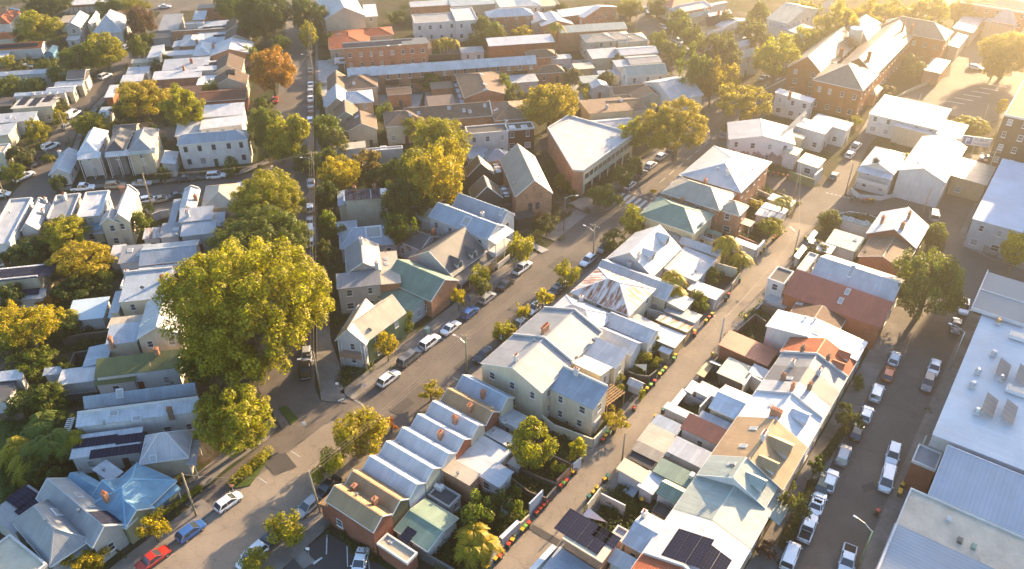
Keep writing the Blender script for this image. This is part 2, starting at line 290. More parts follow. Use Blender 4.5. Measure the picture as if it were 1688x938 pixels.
class Roof:
    """Height field of one roof over a rectangle L x W with its corner at (0,0); e = eave height, h = rise."""
    def __init__(s, kind, L, W, e, h, k=.5): s.kind, s.L, s.W, s.e, s.h, s.k = kind, L, W, e, h, k
    def z(s, x, y):
        L, W, e, h, k = s.L, s.W, s.e, s.h, s.k
        if s.kind == 'gx': return e + h * (y / (k * W) if y < k * W else (W - y) / ((1 - k) * W))
        if s.kind == 'gy': return e + h * (x / (k * L) if x < k * L else (L - x) / ((1 - k) * L))
        if s.kind == 'hip': return e + h * min(x, L - x, y, W - y) / (min(L, W) / 2)
        if s.kind == 'hgx': return e + h * min(y, W - y, (L - x)) / (W / 2)          # gable at x=0, hip at x=L
        if s.kind == 'hgy': return e + h * min(x, L - x, (W - y)) / (L / 2)
        if s.kind == 's0': return e + h * (1 - y / W)
        if s.kind == 's1': return e + h * x / L
        if s.kind == 's2': return e + h * y / W
        if s.kind == 's3': return e + h * (1 - x / L)
        return e
    def breaks(s, side):                             # where the wall top bends along a side
        L, W = s.L, s.W
        if s.kind in ('gx', 'hgx') and side in ('x0', 'x1'): return [] if (s.kind == 'hgx' and side == 'x1') else [s.k * W]
        if s.kind in ('gy', 'hgy') and side in ('y0', 'y1'): return [] if (s.kind == 'hgy' and side == 'y1') else [s.k * L]
        return []
    def faces(s, o, og):
        """top faces; o = overhang at eaves, og = at gable ends"""
        L, W, k = s.L, s.W, s.k; K = s.kind
        def P(x, y, f=None): return (x, y, f(x, y) if f else s.z(x, y))
        e, h = s.e, s.h
        if K == 'gx':
            a = lambda x, y: e + h * y / (k * W); b = lambda x, y: e + h * (W - y) / ((1 - k) * W)
            return [[P(-og, -o, a), P(L + og, -o, a), P(L + og, k * W, a), P(-og, k * W, a)], [P(-og, k * W, b), P(L + og, k * W, b), P(L + og, W + o, b), P(-og, W + o, b)]]
        if K == 'gy':
            a = lambda x, y: e + h * x / (k * L); b = lambda x, y: e + h * (L - x) / ((1 - k) * L)
            return [[P(-o, W + og, a), P(-o, -og, a), P(k * L, -og, a), P(k * L, W + og, a)], [P(k * L, W + og, b), P(k * L, -og, b), P(L + o, -og, b), P(L + o, W + og, b)]]
        if K in ('hip', 'hgx', 'hgy'):
            q = min(L, W) / 2 if K == 'hip' else (W / 2 if K == 'hgx' else L / 2); p = h / q; zo = e - o * p; zr = e + h
            c = [(-o, -o, zo), (L + o, -o, zo), (L + o, W + o, zo), (-o, W + o, zo)]
            if K == 'hgx': r0, r1 = (-o, q, zr), (max(L - q, .1), q, zr); return [[c[0], c[1], r1, r0], [c[1], c[2], r1], [c[2], c[3], r0, r1]]
            if K == 'hgy': r0, r1 = (q, -o, zr), (q, max(W - q, .1), zr); return [[c[0], r0, r1, c[3]], [c[2], c[3], r1], [r0, c[1], c[2], r1]]
            if abs(L - W) < .3: r = (L / 2, W / 2, zr); return [[c[i], c[(i + 1) % 4], r] for i in range(4)]
            if L > W: r0, r1 = (q, q, zr), (L - q, q, zr); return [[c[0], c[1], r1, r0], [c[1], c[2], r1], [c[2], c[3], r0, r1], [c[3], c[0], r0]]
            r0, r1 = (q, q, zr), (q, W - q, zr); return [[c[0], c[1], r0], [c[1], c[2], r1, r0], [c[2], c[3], r1], [c[3], c[0], r0, r1]]
        if K[0] == 's':
            ax = {'s0': lambda x, y: e + h * (1 - y / W), 's1': lambda x, y: e + h * x / L, 's2': lambda x, y: e + h * y / W, 's3': lambda x, y: e + h * (1 - x / L)}[K]
            return [[P(-o, -o, ax), P(L + o, -o, ax), P(L + o, W + o, ax), P(-o, W + o, ax)]]
        return [[(0, 0, e), (L, 0, e), (L, W, e), (0, W, e)]]
def slab(faces, t, name, mat):
    m = MB(); key = {}; idx = []
    def vi(p):
        q = tuple(round(c, 4) for c in p)
        if q not in key: key[q] = len(m.v); m.v.append(q)
        return key[q]
    idx = [[vi(p) for p in f] for f in faces]; n = len(m.v); m.v += [(x, y, z - t) for x, y, z in m.v[:n]]
    edges = {}
    for f in idx:
        for a, b in zip(f, f[1:] + f[:1]): edges[(a, b)] = 1
    for f in idx: m.f.append(tuple(f)); m.f.append(tuple(n + i for i in reversed(f)))
    for (a, b) in edges:
        if (b, a) not in edges: m.f.append((a, n + a, n + b, b))
    return m.mesh(name, mat)

GRID = [UAZ]
def grid(deg=None): GRID[0] = UAZ if deg is None else math.radians(deg)   # compass direction of the x sides; the y sides are 90 deg anticlockwise of it
BLD = []; FR = []
class B:
    """A building. pts: three eave corners a,b,c in tile pixels at the eave height (a-b = x side, b-c = y side)."""
    def __init__(s, label, pts, e, h, kind, rc='LG', wc='WW', rm='corrugated_roof', wm='render_wall', cat='house', name=None, k=.5, group=None, win=True, door=True, over=.25, par='', st=None, world=None, base=0.0, wcol='W', fas='WW'):
        s.first = True; s.e = e; s.base = base
        s._frame(pts, e, world)
        s.root = thing(name or ('shed' if cat == 'shed' else 'terrace_house' if 'terrace' in label else 'house'), label, cat, (s.o.x, s.o.y, base), s.rz, group)
        s.ox, s.oy = 0, 0; BLD.append(s); s.wcol = wcol
        s.block(kind, e, h, rc, wc, rm, wm, k, win, door, over, par, st, fas)
    def _frame(s, pts, e, world=None):
        if pts[0] == 'uv' or len(pts) == 4:           # a rectangle on the district's grid
            if pts[0] == 'uv': q = [uv(pts[1], pts[2]), uv(pts[3], pts[4])]; X = UAZ
            else: q = [at(*tp(pts[i], pts[i + 1]), e) for i in (0, 2)]; X = GRID[0]
            ex = Vector((math.sin(X), math.cos(X), 0)); ey = Vector((-ex.y, ex.x, 0)); xs = sorted(p.dot(ex) for p in q); ys = sorted(p.dot(ey) for p in q)
            o = ex * xs[0] + ey * ys[0]; s.o = Vector((o.x, o.y, 0)); s.rz = math.atan2(ex.y, ex.x); s.L, s.W = xs[1] - xs[0], ys[1] - ys[0]
        else:
            a, b, c = (uv(pts[i], pts[i + 1], e) for i in (1, 3, 5)) if pts[0] == 'uv6' else (at(*tp(pts[i], pts[i + 1]), e) for i in (0, 2, 4)); d = b - a; s.L = d.length; ex = d.normalized(); ey = Vector((-ex.y, ex.x, 0)); wd = (c - b).dot(ey)
            if wd < 0: a, ex, ey, wd = b, -ex, -ey, -wd
            s.o = Vector((a.x, a.y, 0)); s.rz = math.atan2(ex.y, ex.x); s.W = wd
        FR.append((s.o.x, s.o.y, s.L, s.W, s.rz)); s.ex = Vector((math.cos(s.rz), math.sin(s.rz), 0)); s.ey = Vector((-s.ex.y, s.ex.x, 0))
    def wing(s, pts, e, h, kind, rc='LG', wc='WW', rm='corrugated_roof', wm='render_wall', k=.5, win=True, door=False, over=.22, par='', st=None, walls=True, posts=False, base=0, name='wing', fas='WW'):
        """another block of the same building, its own walls and roof"""
        p = s.root; o2 = object.__new__(B); o2._frame(pts, e); d = o2.o - s.o
        rel = Vector((d.dot(s.ex), d.dot(s.ey), 0)); g = o2
        g.root = p; g.off = Matrix.Translation(rel) @ Matrix.Rotation(o2.rz - s.rz, 4, 'Z'); g.base = base; g.e = e; g.wcol = s.wcol
        g.block(kind, e, h, rc, wc, rm, wm, k, win, door, over, par, st, fas, walls, posts); return g
    off = Matrix.Identity(4)
    def put(s, name, me, x=0, y=0, z=0, rz=0, col=None, sc=None, parent=None, tilt=None):
        o = ob(name, me, parent or s.root, col)
        if parent: o.location = (x, y, z)
        else:
            M = s.off @ Matrix.Translation((x, y, z)) @ Matrix.Rotation(rz, 4, 'Z')
            if tilt is not None: M = M @ tilt
            if sc: M = M @ Matrix.Diagonal((*sc, 1))
            o.matrix_local = M; return o
        if sc: o.scale = sc
        return o
    def block(s, kind, e, h, rc, wc, rm, wm, k, win, door, over, par, st, fas, walls=True, posts=False):
        rc, wc = (C[q] if isinstance(q, str) else q for q in (rc, wc)); j = R.uniform(.94, 1.05); rc = tuple(q * j for q in rc)
        L, W = s.L, s.W; b = s.base; s.R = Roof(kind, L, W, e - b, h, k); rf = s.R; gi = R.uniform(.03, .09); s.rc, s.wc = rc, wc
        if L < .5 or W < .5: print('TINY', s.root.get('label'), L, W)
        if kind == 'flat':
            m = MB(); m.box(gi, gi, e - b - .35, L - gi, W - gi, e - b - .15); s.put('roof', m.mesh('roof', rm if rm != 'corrugated_roof' else 'membrane'), col=rc)
            t = .18 + gi; m = MB(); pc = wc if fas is None else (C[fas] if isinstance(fas, str) else fas)
            for q in ((0, 0, L, t), (0, W - t, L, W), (0, t, t, W - t), (L - t, t, L, W - t)): m.box(q[0], q[1], e - b - .34, q[2], q[3], e - b + .12)
            s.put('parapet', m.mesh('parapet', 'render_wall'), col=pc)
        else:
            ov = over; F = rf.faces(ov, min(ov, .18)); s.put('roof', slab(F, .1, 'roof', rm), col=rc)
            if kind in ('gx', 'gy', 'hip', 'hgx', 'hgy') and min(L, W) > 3:
                m = MB(); seen = {}
                for f in F:
                    for p, q in zip(f, f[1:] + f[:1]):
                        key = tuple(sorted((tuple(round(v, 3) for v in p), tuple(round(v, 3) for v in q)))); seen[key] = seen.get(key, 0) + 1
                for (p, q), n in seen.items():
                    if n > 1: m.bar((p[0], p[1], p[2] + .02), (q[0], q[1], q[2] + .02), .22, .07)
                if m.v: s.put('ridge_cap', m.mesh('ridge_cap', 'plain', False), col=tuple(min(.8, q * 1.08) for q in rc))
                gm = MB(); zo = lambda x, y: max(0, 0)
                for f in F:
                    for p, q in zip(f, f[1:] + f[:1]):
                        key = tuple(sorted((tuple(round(v, 3) for v in p), tuple(round(v, 3) for v in q))))
                        if seen[key] == 1: gm.bar((p[0], p[1], p[2] - .09), (q[0], q[1], q[2] - .09), .1, .16)
                s.put('gutter', gm.mesh('gutter', 'plain', False), col=C[fas] if isinstance(fas, str) else fas)
        if walls:
            g = gi; x0, x1, y0, y1 = g, L - g, g, W - g; tz = (lambda x, y: e - b - .05) if kind == 'flat' else (lambda x, y: rf.z(min(max(x, 0), L), min(max(y, 0), W)) - .06)
            if kind == 'flat': x0 += .02; y0 += .02; x1 -= .02; y1 -= .02; tz = lambda x, y: e - b - .25
            m = MB()
            def side(pts): m.poly([(pts[0][0], pts[0][1], -.3), (pts[-1][0], pts[-1][1], -.3)] + [(x, y, tz(x, y)) for x, y in reversed(pts)])
            side([(x0, y0)] + [(q, y0) for q in rf.breaks('y0')] + [(x1, y0)]); side([(x1, y0)] + [(x1, q) for q in rf.breaks('x1')] + [(x1, y1)])
            side([(x1, y1)] + [(q, y1) for q in rf.breaks('y1')] + [(x0, y1)]); side([(x0, y1)] + [(x0, q) for q in rf.breaks('x0')] + [(x0, y0)])
            s.put('wall', m.mesh('wall', wm), col=wc)
        if posts:
            pm = MB().box(-.06, -.06, 0, .06, .06, 1).mesh('post', 'plain', False); n = max(1, round(L / 3)); m_ = max(1, round(W / 3))
            for i in range(n + 1):
                for jj in ((0, m_) if posts is True else (0,)): x, y = .1 + (L - .2) * i / n, .1 + (W - .2) * jj / m_; s.put('post', pm, x, y, 0, sc=(1, 1, max(.5, rf.z(x, y) - .08)), col=C['WW'])
        for q in par:                                  # party walls rising above the roof
            t = .14; m = MB(); ax = q in '02'; fix = {'0': 0, '1': L, '2': W, '3': 0}[q]; ln = L if ax else W
            br = [0] + sorted(rf.breaks({'0': 'y0', '1': 'x1', '2': 'y1', '3': 'x0'}[q])) + [ln]
            for a, c2 in zip(br, br[1:]):
                if ax: m.bar((a, fix, rf.z(a, fix) + .12), (c2, fix, rf.z(c2, fix) + .12), .26, .5)
                else: m.bar((fix, a, rf.z(fix, a) + .12), (fix, c2, rf.z(fix, c2) + .12), .26, .5)
            s.put('parapet', m.mesh('parapet', 'render_wall'), col=C['WW'] if wm != 'brick_wall' else C['WW'])
        if walls and win:
            nst = st or max(1, int((e - b) / 2.75)); sh = (e - b) / nst
            sides = (('y0', 0, L, (0, -1)), ('x1', math.pi / 2, W, (1, 0)), ('y1', math.pi, L, (0, 1)), ('x0', -math.pi / 2, W, (-1, 0)))
            Mw = s.root.matrix_basis @ s.off; first = True
            for nm, ang, ln, nrm in sides:
                if win not in (True, 1) and nm not in str(win): continue
                mid = {'y0': (L / 2, 0), 'x1': (L, W / 2), 'y1': (L / 2, W), 'x0': (0, W / 2)}[nm]
                P = Matrix.Translation((s.root.location.x, s.root.location.y, 0)) @ Matrix.Rotation(s.root.rotation_euler[2], 4, 'Z') @ s.off
                wp = P @ Vector((*mid, 0)); wn = (P.to_3x3() @ Vector((*nrm, 0)))
                if wn.dot(Vector((0, 0, 0)) - wp) < 6 or ln < 2.4: continue
                n = max(1, int((ln - .6) / 3.1)); big = R.random() < .3
                for lv in range(nst):
                    for i in range(n):
                        x = ln * (i + .5) / n + R.uniform(-.25, .25); z0 = lv * sh + (.95 if sh < 3.4 else 1.1); hh = min(1.45, sh - 1.45); ww = R.choice((.85, .95, 1.1)) * (1.5 if big and lv == 0 else 1)
                        px_, py_ = {'y0': (x, g), 'x1': (L - g, x), 'y1': (L - x, W - g), 'x0': (g, W - x)}[nm]
                        if kind == 'flat': px_ += (nm == 'x0') * .02 - (nm == 'x1') * .02; py_ += (nm == 'y0') * .02 - (nm == 'y1') * .02
                        if door and first and lv == 0 and i == n // 2:
                            s.put('door', UNIT['door'], px_, py_, 0.02, ang, col=R.choice(((.08, .05, .04), (.05, .09, .12), (.3, .3, .28), (.16, .05, .03), (.04, .07, .05))), sc=(1, 1, 2.05)); first = False; continue
                        if R.random() < .12 and lv == 0: continue
                        if hh < .5: continue
                        f = s.put('window', UNIT['frame'], px_, py_, z0, ang, col=C[s.wcol] if isinstance(s.wcol, str) else s.wcol, sc=(ww, 1, hh))
                        s.put('pane', UNIT['pane' if R.random() < .75 else 'pane2'], parent=f); s.put('sill', UNIT['sill'], parent=f, col=C['WW'], z=0)
    # things on the roof, by tile pixel
    def hit(s, X, Y, abs_px=False):
        px, py = (X, Y) if abs_px else tp(X, Y); d = ray(px, py); rt = s.root.location
        P = (Matrix.Translation((rt.x, rt.y, 0)) @ Matrix.Rotation(s.root.rotation_euler[2], 4, 'Z') @ s.off).inverted()
        z = 22.0
        while z > 0:
            t = (z - HC) / d.z; q = P @ Vector((d.x * t, d.y * t, 0))
            if 0 <= q.x <= s.L and 0 <= q.y <= s.W and z <= s.R.z(q.x, q.y) + s.base - (.15 if s.R.kind == 'flat' else 0): return q.x, q.y, s.R.z(q.x, q.y) - (.15 if s.R.kind == 'flat' else 0)
            z -= .04
        q = P @ Vector((d.x * (s.e - HC) / d.z, d.y * (s.e - HC) / d.z, 0)); x = min(max(q.x, .3), s.L - .3); y = min(max(q.y, .3), s.W - .3)
        return x, y, s.R.z(x, y) - (.15 if s.R.kind == 'flat' else 0)
    def tilt(s, x, y):
        e = .05; zx = (s.R.z(x + e, y) - s.R.z(x - e, y)) / (2 * e); zy = (s.R.z(x, y + e) - s.R.z(x, y - e)) / (2 * e)
        n = Vector((-zx, -zy, 1)).normalized(); return n, Vector((0, 0, 1)).rotation_difference(n).to_matrix().to_4x4()
    def ch(s, *xy, n=2, r=0, col='BK2', hh=1.0):
        for i in range(0, len(xy), 2):
            x, y, z = s.hit(xy[i], xy[i + 1]); c = s.put('chimney', UNIT['chimney_r' if r else 'chimney'], x, y, z + .15, R.choice((0, 0, 1.5708)), col=C['WW'] if r else C[col], sc=(1 if n < 3 else n * .45, 1, hh))
            for k in range(n): s.put('chimney_pot', UNIT['pot'], (k - (n - 1) / 2) * (.36 if n < 3 else .62 / n * 1.15), 0, 1.1, parent=c, col=(.36, .12, .06), sc=(1 if n < 3 else .45 * 2 / n, 1, 1))
        return s
    def sk(s, *xy, w=.8, l=1.2):
        for i in range(0, len(xy), 2):
            x, y, z = s.hit(xy[i], xy[i + 1]); n, T = s.tilt(x, y); f = s.put('skylight', UNIT['sky_frame'], x, y, z, 0, tilt=T, col=C['W'], sc=(w, l, 1) if abs(n.y) > abs(n.x) else (l, w, 1)); s.put('pane', UNIT['sky_glass'], parent=f)
        return s
    def vent(s, *xy):
        for i in range(0, len(xy), 2): x, y, z = s.hit(xy[i], xy[i + 1]); s.put('roof_vent', UNIT['vent'], x, y, z, 0, col=(.3, .3, .3))
        return s
    def dish(s, *xy):
        for i in range(0, len(xy), 2): x, y, z = s.hit(xy[i], xy[i + 1]); s.put('satellite_dish', UNIT['dish'], x, y, z, R.uniform(-.5, 2), col=(.2, .2, .2))
        return s
    def ac(s, *xy):
        for i in range(0, len(xy), 2): x, y, z = s.hit(xy[i], xy[i + 1]); s.put('air_conditioner', UNIT['aircon'], x, y, z, R.choice((0, 1.57)), col=C['WW'])
        return s
    def pv(s, X, Y, nx, ny, along='y', dx=1.03, dy=1.7):
        """array of panels centred at a tile pixel; nx by ny panels; along: which local axis the long side follows"""
        x, y, z = s.hit(X, Y); n, T = s.tilt(x, y); tx, ty = T @ Vector((1, 0, 0)), T @ Vector((0, 1, 0))
        for i in range(nx):
            for j in range(ny):
                a, b_ = (i - (nx - 1) / 2), (j - (ny - 1) / 2); o = (tx * a * dx + ty * b_ * dy) if along == 'y' else (tx * a * dy + ty * b_ * dx)
                M = T if along == 'y' else T @ Matrix.Rotation(math.pi / 2, 4, 'Z')
                s.put('solar_panel', UNIT['panel'], x + o.x, y + o.y, z + o.z, 0, tilt=M)
        return s
    def dorm(s, X, Y, w=1.6, d=2.4, h=1.5, face='y0', rc=None, wc='WW'):
        """gabled dormer standing on the roof, its front towards `face`"""
        x, y, z = s.hit(X, Y); ang = {'y0': 0, 'x1': math.pi / 2, 'y1': math.pi, 'x0': -math.pi / 2}[face]; m = MB()
        m.poly([(-w / 2, 0, -.9), (w / 2, 0, -.9), (w / 2, 0, h * .6), (0, 0, h), (-w / 2, 0, h * .6)]); m.poly([(-w / 2, d, -.9), (-w / 2, 0, -.9), (-w / 2, 0, h * .6), (-w / 2, d, h * .6)]); m.poly([(w / 2, 0, -.9), (w / 2, d, -.9), (w / 2, d, h * .6), (w / 2, 0, h * .6)])
        dd = s.put('dormer', m.mesh('dormer', 'render_wall'), x, y, z, ang, col=C[wc])
        F = [[(-w / 2 - .15, -.15, h * .6 - .06), (0, -.15, h + .04), (0, d, h + .04), (-w / 2 - .15, d, h * .6 - .06)][::-1], [(0, -.15, h + .04), (w / 2 + .15, -.15, h * .6 - .06), (w / 2 + .15, d, h * .6 - .06), (0, d, h + .04)][::-1]]
        s.put('roof', slab(F, .07, 'roof', 'corrugated_roof'), parent=dd, col=C[rc] if rc else s.rc)
        s.put('window', MB().box(-w * .28, -.05, -.05, w * .28, .02, h * .62).mesh('window', 'glass', False), parent=dd); return s

# ------------------------------------------------------------------ cars
def loft(m, rings, close=True):
    """rings of equal length -> skin"""
    st = len(m.v); n = len(rings[0])
    for r in rings: m.v += [tuple(p) for p in r]
    for k in range(len(rings) - 1):
        for j in range(n - 1 if not close else n):
            a = st + k * n + j; b = st + k * n + (j + 1) % n; m.f.append((a, b, b + n, a + n))
    m.f.append(tuple(st + j for j in reversed(range(n)))); m.f.append(tuple(st + (len(rings) - 1) * n + j for j in range(n)))
CARS = {}
def car_proto(kind):
    L, Wd, H = dict(hatch=(4.2, 1.76, 1.48), sedan=(4.65, 1.8, 1.45), suv=(4.65, 1.86, 1.72), ute=(5.3, 1.88, 1.78), van=(4.9, 1.9, 1.95), wagon=(4.75, 1.8, 1.5))[kind]
    r = thing('parked_car', kind, 'car', (0, 0, 0)); hw = Wd / 2; hl = L / 2; belt = {'suv': .98, 'ute': 1.02, 'van': 1.05}.get(kind, .86)
    # hull: (x, half width, z bottom, z top)
    hood = belt - (.02 if kind != 'suv' else .04); tail = {'sedan': belt + .06, 'ute': 1.02}.get(kind, belt + .02)
    st = [(-hl, hw * .78, .42, tail - .22), (-hl + .08, hw * .92, .3, tail - .04), (-hl + .45, hw * .99, .26, tail), (-hl + 1.3, hw, .24, belt), (0, hw, .24, belt), (hl - 1.55, hw, .24, belt), (hl - 1.1, hw * .99, .24, hood), (hl - .35, hw * .93, .26, hood - .1), (hl - .08, hw * .84, .3, hood - .2), (hl, hw * .66, .38, hood - .34)]
    if kind == 'ute': st = [(-hl, hw * .9, .45, 1.0), (-hl + .06, hw * .96, .4, 1.03), (-hl + 1.6, hw, .35, 1.03), (-hl + 1.75, hw, .35, 1.03), (0, hw, .32, belt), (hl - 1.6, hw, .32, belt), (hl - 1.2, hw * .99, .32, 1.0), (hl - .3, hw * .94, .34, .95), (hl - .06, hw * .86, .38, .84), (hl, hw * .7, .42, .7)]
    rings = [[(x, -w_ * .9, zb), (x, -w_, zb + .12), (x, -w_, zt - .16), (x, -w_ * .9, zt), (x, -w_ * .4, zt + .035), (x, w_ * .4, zt + .035), (x, w_ * .9, zt), (x, w_, zt - .16), (x, w_, zb + .12), (x, w_ * .9, zb)] for x, w_, zb, zt in st]
    m = MB(); loft(m, rings)
    # cabin: glass band with painted roof
    cb = dict(hatch=(-hl + .12, -hl + .62, .25, 1.15), sedan=(-hl + .85, -hl + 1.55, .2, 1.05), suv=(-hl + .08, -hl + .4, .35, 1.1), ute=(-hl + 1.75, -hl + 2.0, .6, 1.3), van=(-hl + .06, -hl + .22, .95, 1.75), wagon=(-hl + .15, -hl + .7, .2, 1.1))[kind]
    xb, xrb, xrf, xf = cb; rt = H - .05; tw = hw * .76; bw = hw * .93
    g = MB(); g.v = [(xb, -bw, belt), (xf, -bw * .95, belt - .02), (xf, bw * .95, belt - .02), (xb, bw, belt), (xrb, -tw, rt), (xrf, -tw, rt), (xrf, tw, rt), (xrb, tw, rt)]
    g.f = [(0, 1, 5, 4), (1, 2, 6, 5), (2, 3, 7, 6), (3, 0, 4, 7)]; g.v = [(x, y, z) for x, y, z in g.v]
    ob('window_glass', g.mesh('window_glass', 'glass', False), r)
    q = .012
    m.box(xrb - .03, -tw - .02, rt - .01, xrf + .02, tw + .02, rt + .035, .06, .06)          # roof skin
    for sy in (-1, 1):
        m.bar((xb, sy * bw, belt), (xrb, sy * (tw + q), rt), .09, .1); m.bar((xf, sy * bw * .95, belt - .02), (xrf, sy * (tw + q), rt), .07, .08)
        xm = (xrb + xrf) / 2; m.bar((xm + .05, sy * (bw + .005), belt), (xm, sy * (tw + q), rt), .08, .05)
        m.bar((xf - .15, sy * bw, belt + .06), (xf - .15, sy * (hw + .17), belt + .1), .1, .13)   # mirrors
        if kind in ('van',): m.box(xb + .1, sy * bw * .99 - .02, belt, xm - .1, sy * bw * .9 + .02, rt)
    if kind == 'ute':                                                                       # open tray, dark inside
        ob('tray', MB().box(-hl + .12, -hw * .78, 1.05, -hl + 1.66, hw * .78, 1.075).mesh('tray', 'rubber', False), r)
    ob('body', m.mesh('body', 'carpaint', False, smooth=False), r)
    tm = MB(); n = 14; tr = .33 if kind not in ('suv', 'ute') else .37; 
    for yy in ((-.11, .11),):
        tm.tube([(0, yy[0], 0), (0, yy[1], 0)], tr, tr, n)
    rm = MB().tube([(0, -.118, 0), (0, .118, 0)], tr * .6, tr * .6, 10); tmesh = tm.mesh('wheel', 'rubber', False); rmesh = rm.mesh('rim', 'alloy', False)
    for sx in (-hl + .85, hl - .88):
        for sy in (-1, 1): wh = ob('wheel', tmesh, r, loc=(sx, sy * (hw - .1), tr)); ob('rim', rmesh, wh)
    hm = MB().box(-.12, -.17, -.07, .06, .17, .07, .02, .02).mesh('headlight', 'alloy', False); bm_ = MB().box(-.06, -.15, -.09, .06, .15, .09).mesh('tail_light', 'plain', False)
    hz = hood - .22
    for sy in (-1, 1): ob('headlight', hm, r, loc=(hl - .12, sy * hw * .64, hz)); ob('tail_light', bm_, r, loc=(-hl + .05, sy * hw * .74, tail - .2), col=(.35, .02, .015))
    ob('number_plate', MB().box(-.01, -.19, -.05, .012, .19, .05).mesh('number_plate', 'plain', False), r, loc=(-hl - .008, 0, .55), col=(.6, .55, .2))
    index_kids(r); CARS[kind] = [r, False]
CC = dict(w=(.74, .75, .76), s=(.36, .37, .38), g=(.13, .135, .14), k=(.02, .021, .024), b=(.03, .10, .30), db=(.02, .05, .10), r=(.42, .03, .02), o=(.45, .09, .02), gn=(.02, .06, .05), be=(.36, .31, .22), y=(.5, .42, .1))
def car(label, X, Y, az, kind='hatch', c='w', group=None, z=.02):
    """X,Y: tile pixel of the car's centre at roof-line height .7; az: compass heading (deg, 0 = away from the camera, clockwise)"""
    if kind not in CARS: car_proto(kind)
    p = at(*tp(X, Y), .75); rz = math.pi / 2 - math.radians(az); src, used = CARS[kind]
    cat = {'ute': 'pickup', 'van': 'van'}.get(kind, 'car'); cols = {'body': CC[c], 'headlight': (.6, .6, .6)}
    if not used:
        CARS[kind][1] = True; src.location = (p.x, p.y, z); src.rotation_euler[2] = rz; tag(src, label, cat, group or 'cars parked at the kerbs'); src['category'] = cat
        for k in _KC[src.name]:
            if k.name.split('.')[0] == 'body': k.color = (*CC[c], 1)
        return src
    return copy_thing(src, (p.x, p.y, z), rz, label, cat, group or 'cars parked at the kerbs', cols)
UA = math.degrees(UAZ)

# ------------------------------------------------------------------ vegetation
def leaf_mesh(name, clumps, nleaf, size, seed, mat='leaves', flat=.0, jitter=.35):
    """leaf-sized faces scattered over the shells of many clumps; clumps: (x, y, z, r)"""
    g = np.random.default_rng(seed); cl = np.array(clumps); wgt = cl[:, 3] ** 2; wgt /= wgt.sum(); idx = g.choice(len(cl), nleaf, p=wgt); c = cl[idx]
    d = g.normal(size=(nleaf, 3)); d[:, 2] = d[:, 2] * .8 + .25; d /= np.linalg.norm(d, axis=1)[:, None]
    rr = c[:, 3] * (1 - jitter * g.random(nleaf) ** 1.5) * (1 + .08 * g.normal(size=nleaf)); pos = c[:, :3] + d * rr[:, None]
    nrm = d + g.normal(size=(nleaf, 3)) * (.38 if jitter < .5 else .6); nrm[:, 2] += flat; nrm /= np.linalg.norm(nrm, axis=1)[:, None]
    a = np.cross(nrm, g.normal(size=(nleaf, 3))); a /= np.linalg.norm(a, axis=1)[:, None]; b = np.cross(nrm, a)
    sz = size * (.45 + 1.0 * g.random(nleaf) ** 1.4); a *= sz[:, None]; b *= (sz * .62)[:, None]
    v = np.stack([pos - a, pos - b * .9, pos + a, pos + b * .9], 1).reshape(-1, 3)
    return raw_quads(name, v, mat)
def raw_quads(name, v, mat, extra=None):
    n = len(v) // 4; me = bpy.data.meshes.new(name); me.vertices.add(len(v)); me.vertices.foreach_set('co', v.astype(np.float32).ravel())
    me.loops.add(len(v)); me.loops.foreach_set('vertex_index', np.arange(len(v), dtype=np.int32)); me.polygons.add(n)
    me.polygons.foreach_set('loop_start', np.arange(0, len(v), 4, dtype=np.int32)); me.polygons.foreach_set('loop_total', np.full(n, 4, np.int32))
    me.materials.append(MATS[mat]); me.update(calc_edges=True); me.validate(); return me
def make_clumps(seed, Rr, V, n, cr, low=-.8, flatten=0, hole=.0):
    g = random.Random(seed); out = []; lob = [(g.uniform(0, 6.28), g.uniform(-.5, .9), g.uniform(.14, .3)) for _ in range(7)]
    for i in range(n):
        th = g.uniform(0, 6.283); zc = g.uniform(low, 1); rad = math.sqrt(max(0, 1 - zc * zc)); k = g.uniform(.62, .92) if g.random() < .8 else g.uniform(.2, .6)
        s_ = .74
        for a, z_, amp in lob: s_ = max(s_, .74 + amp * 1.15 * math.exp(-((math.cos(th - a) - 1) ** 2) * 5 - (zc - z_) ** 2 * 2.2))
        k *= s_; out.append((rad * math.cos(th) * k * Rr, rad * math.sin(th) * k * Rr, zc * k * V, cr * g.uniform(.65, 1.25)))
    return out
CROWN = {}
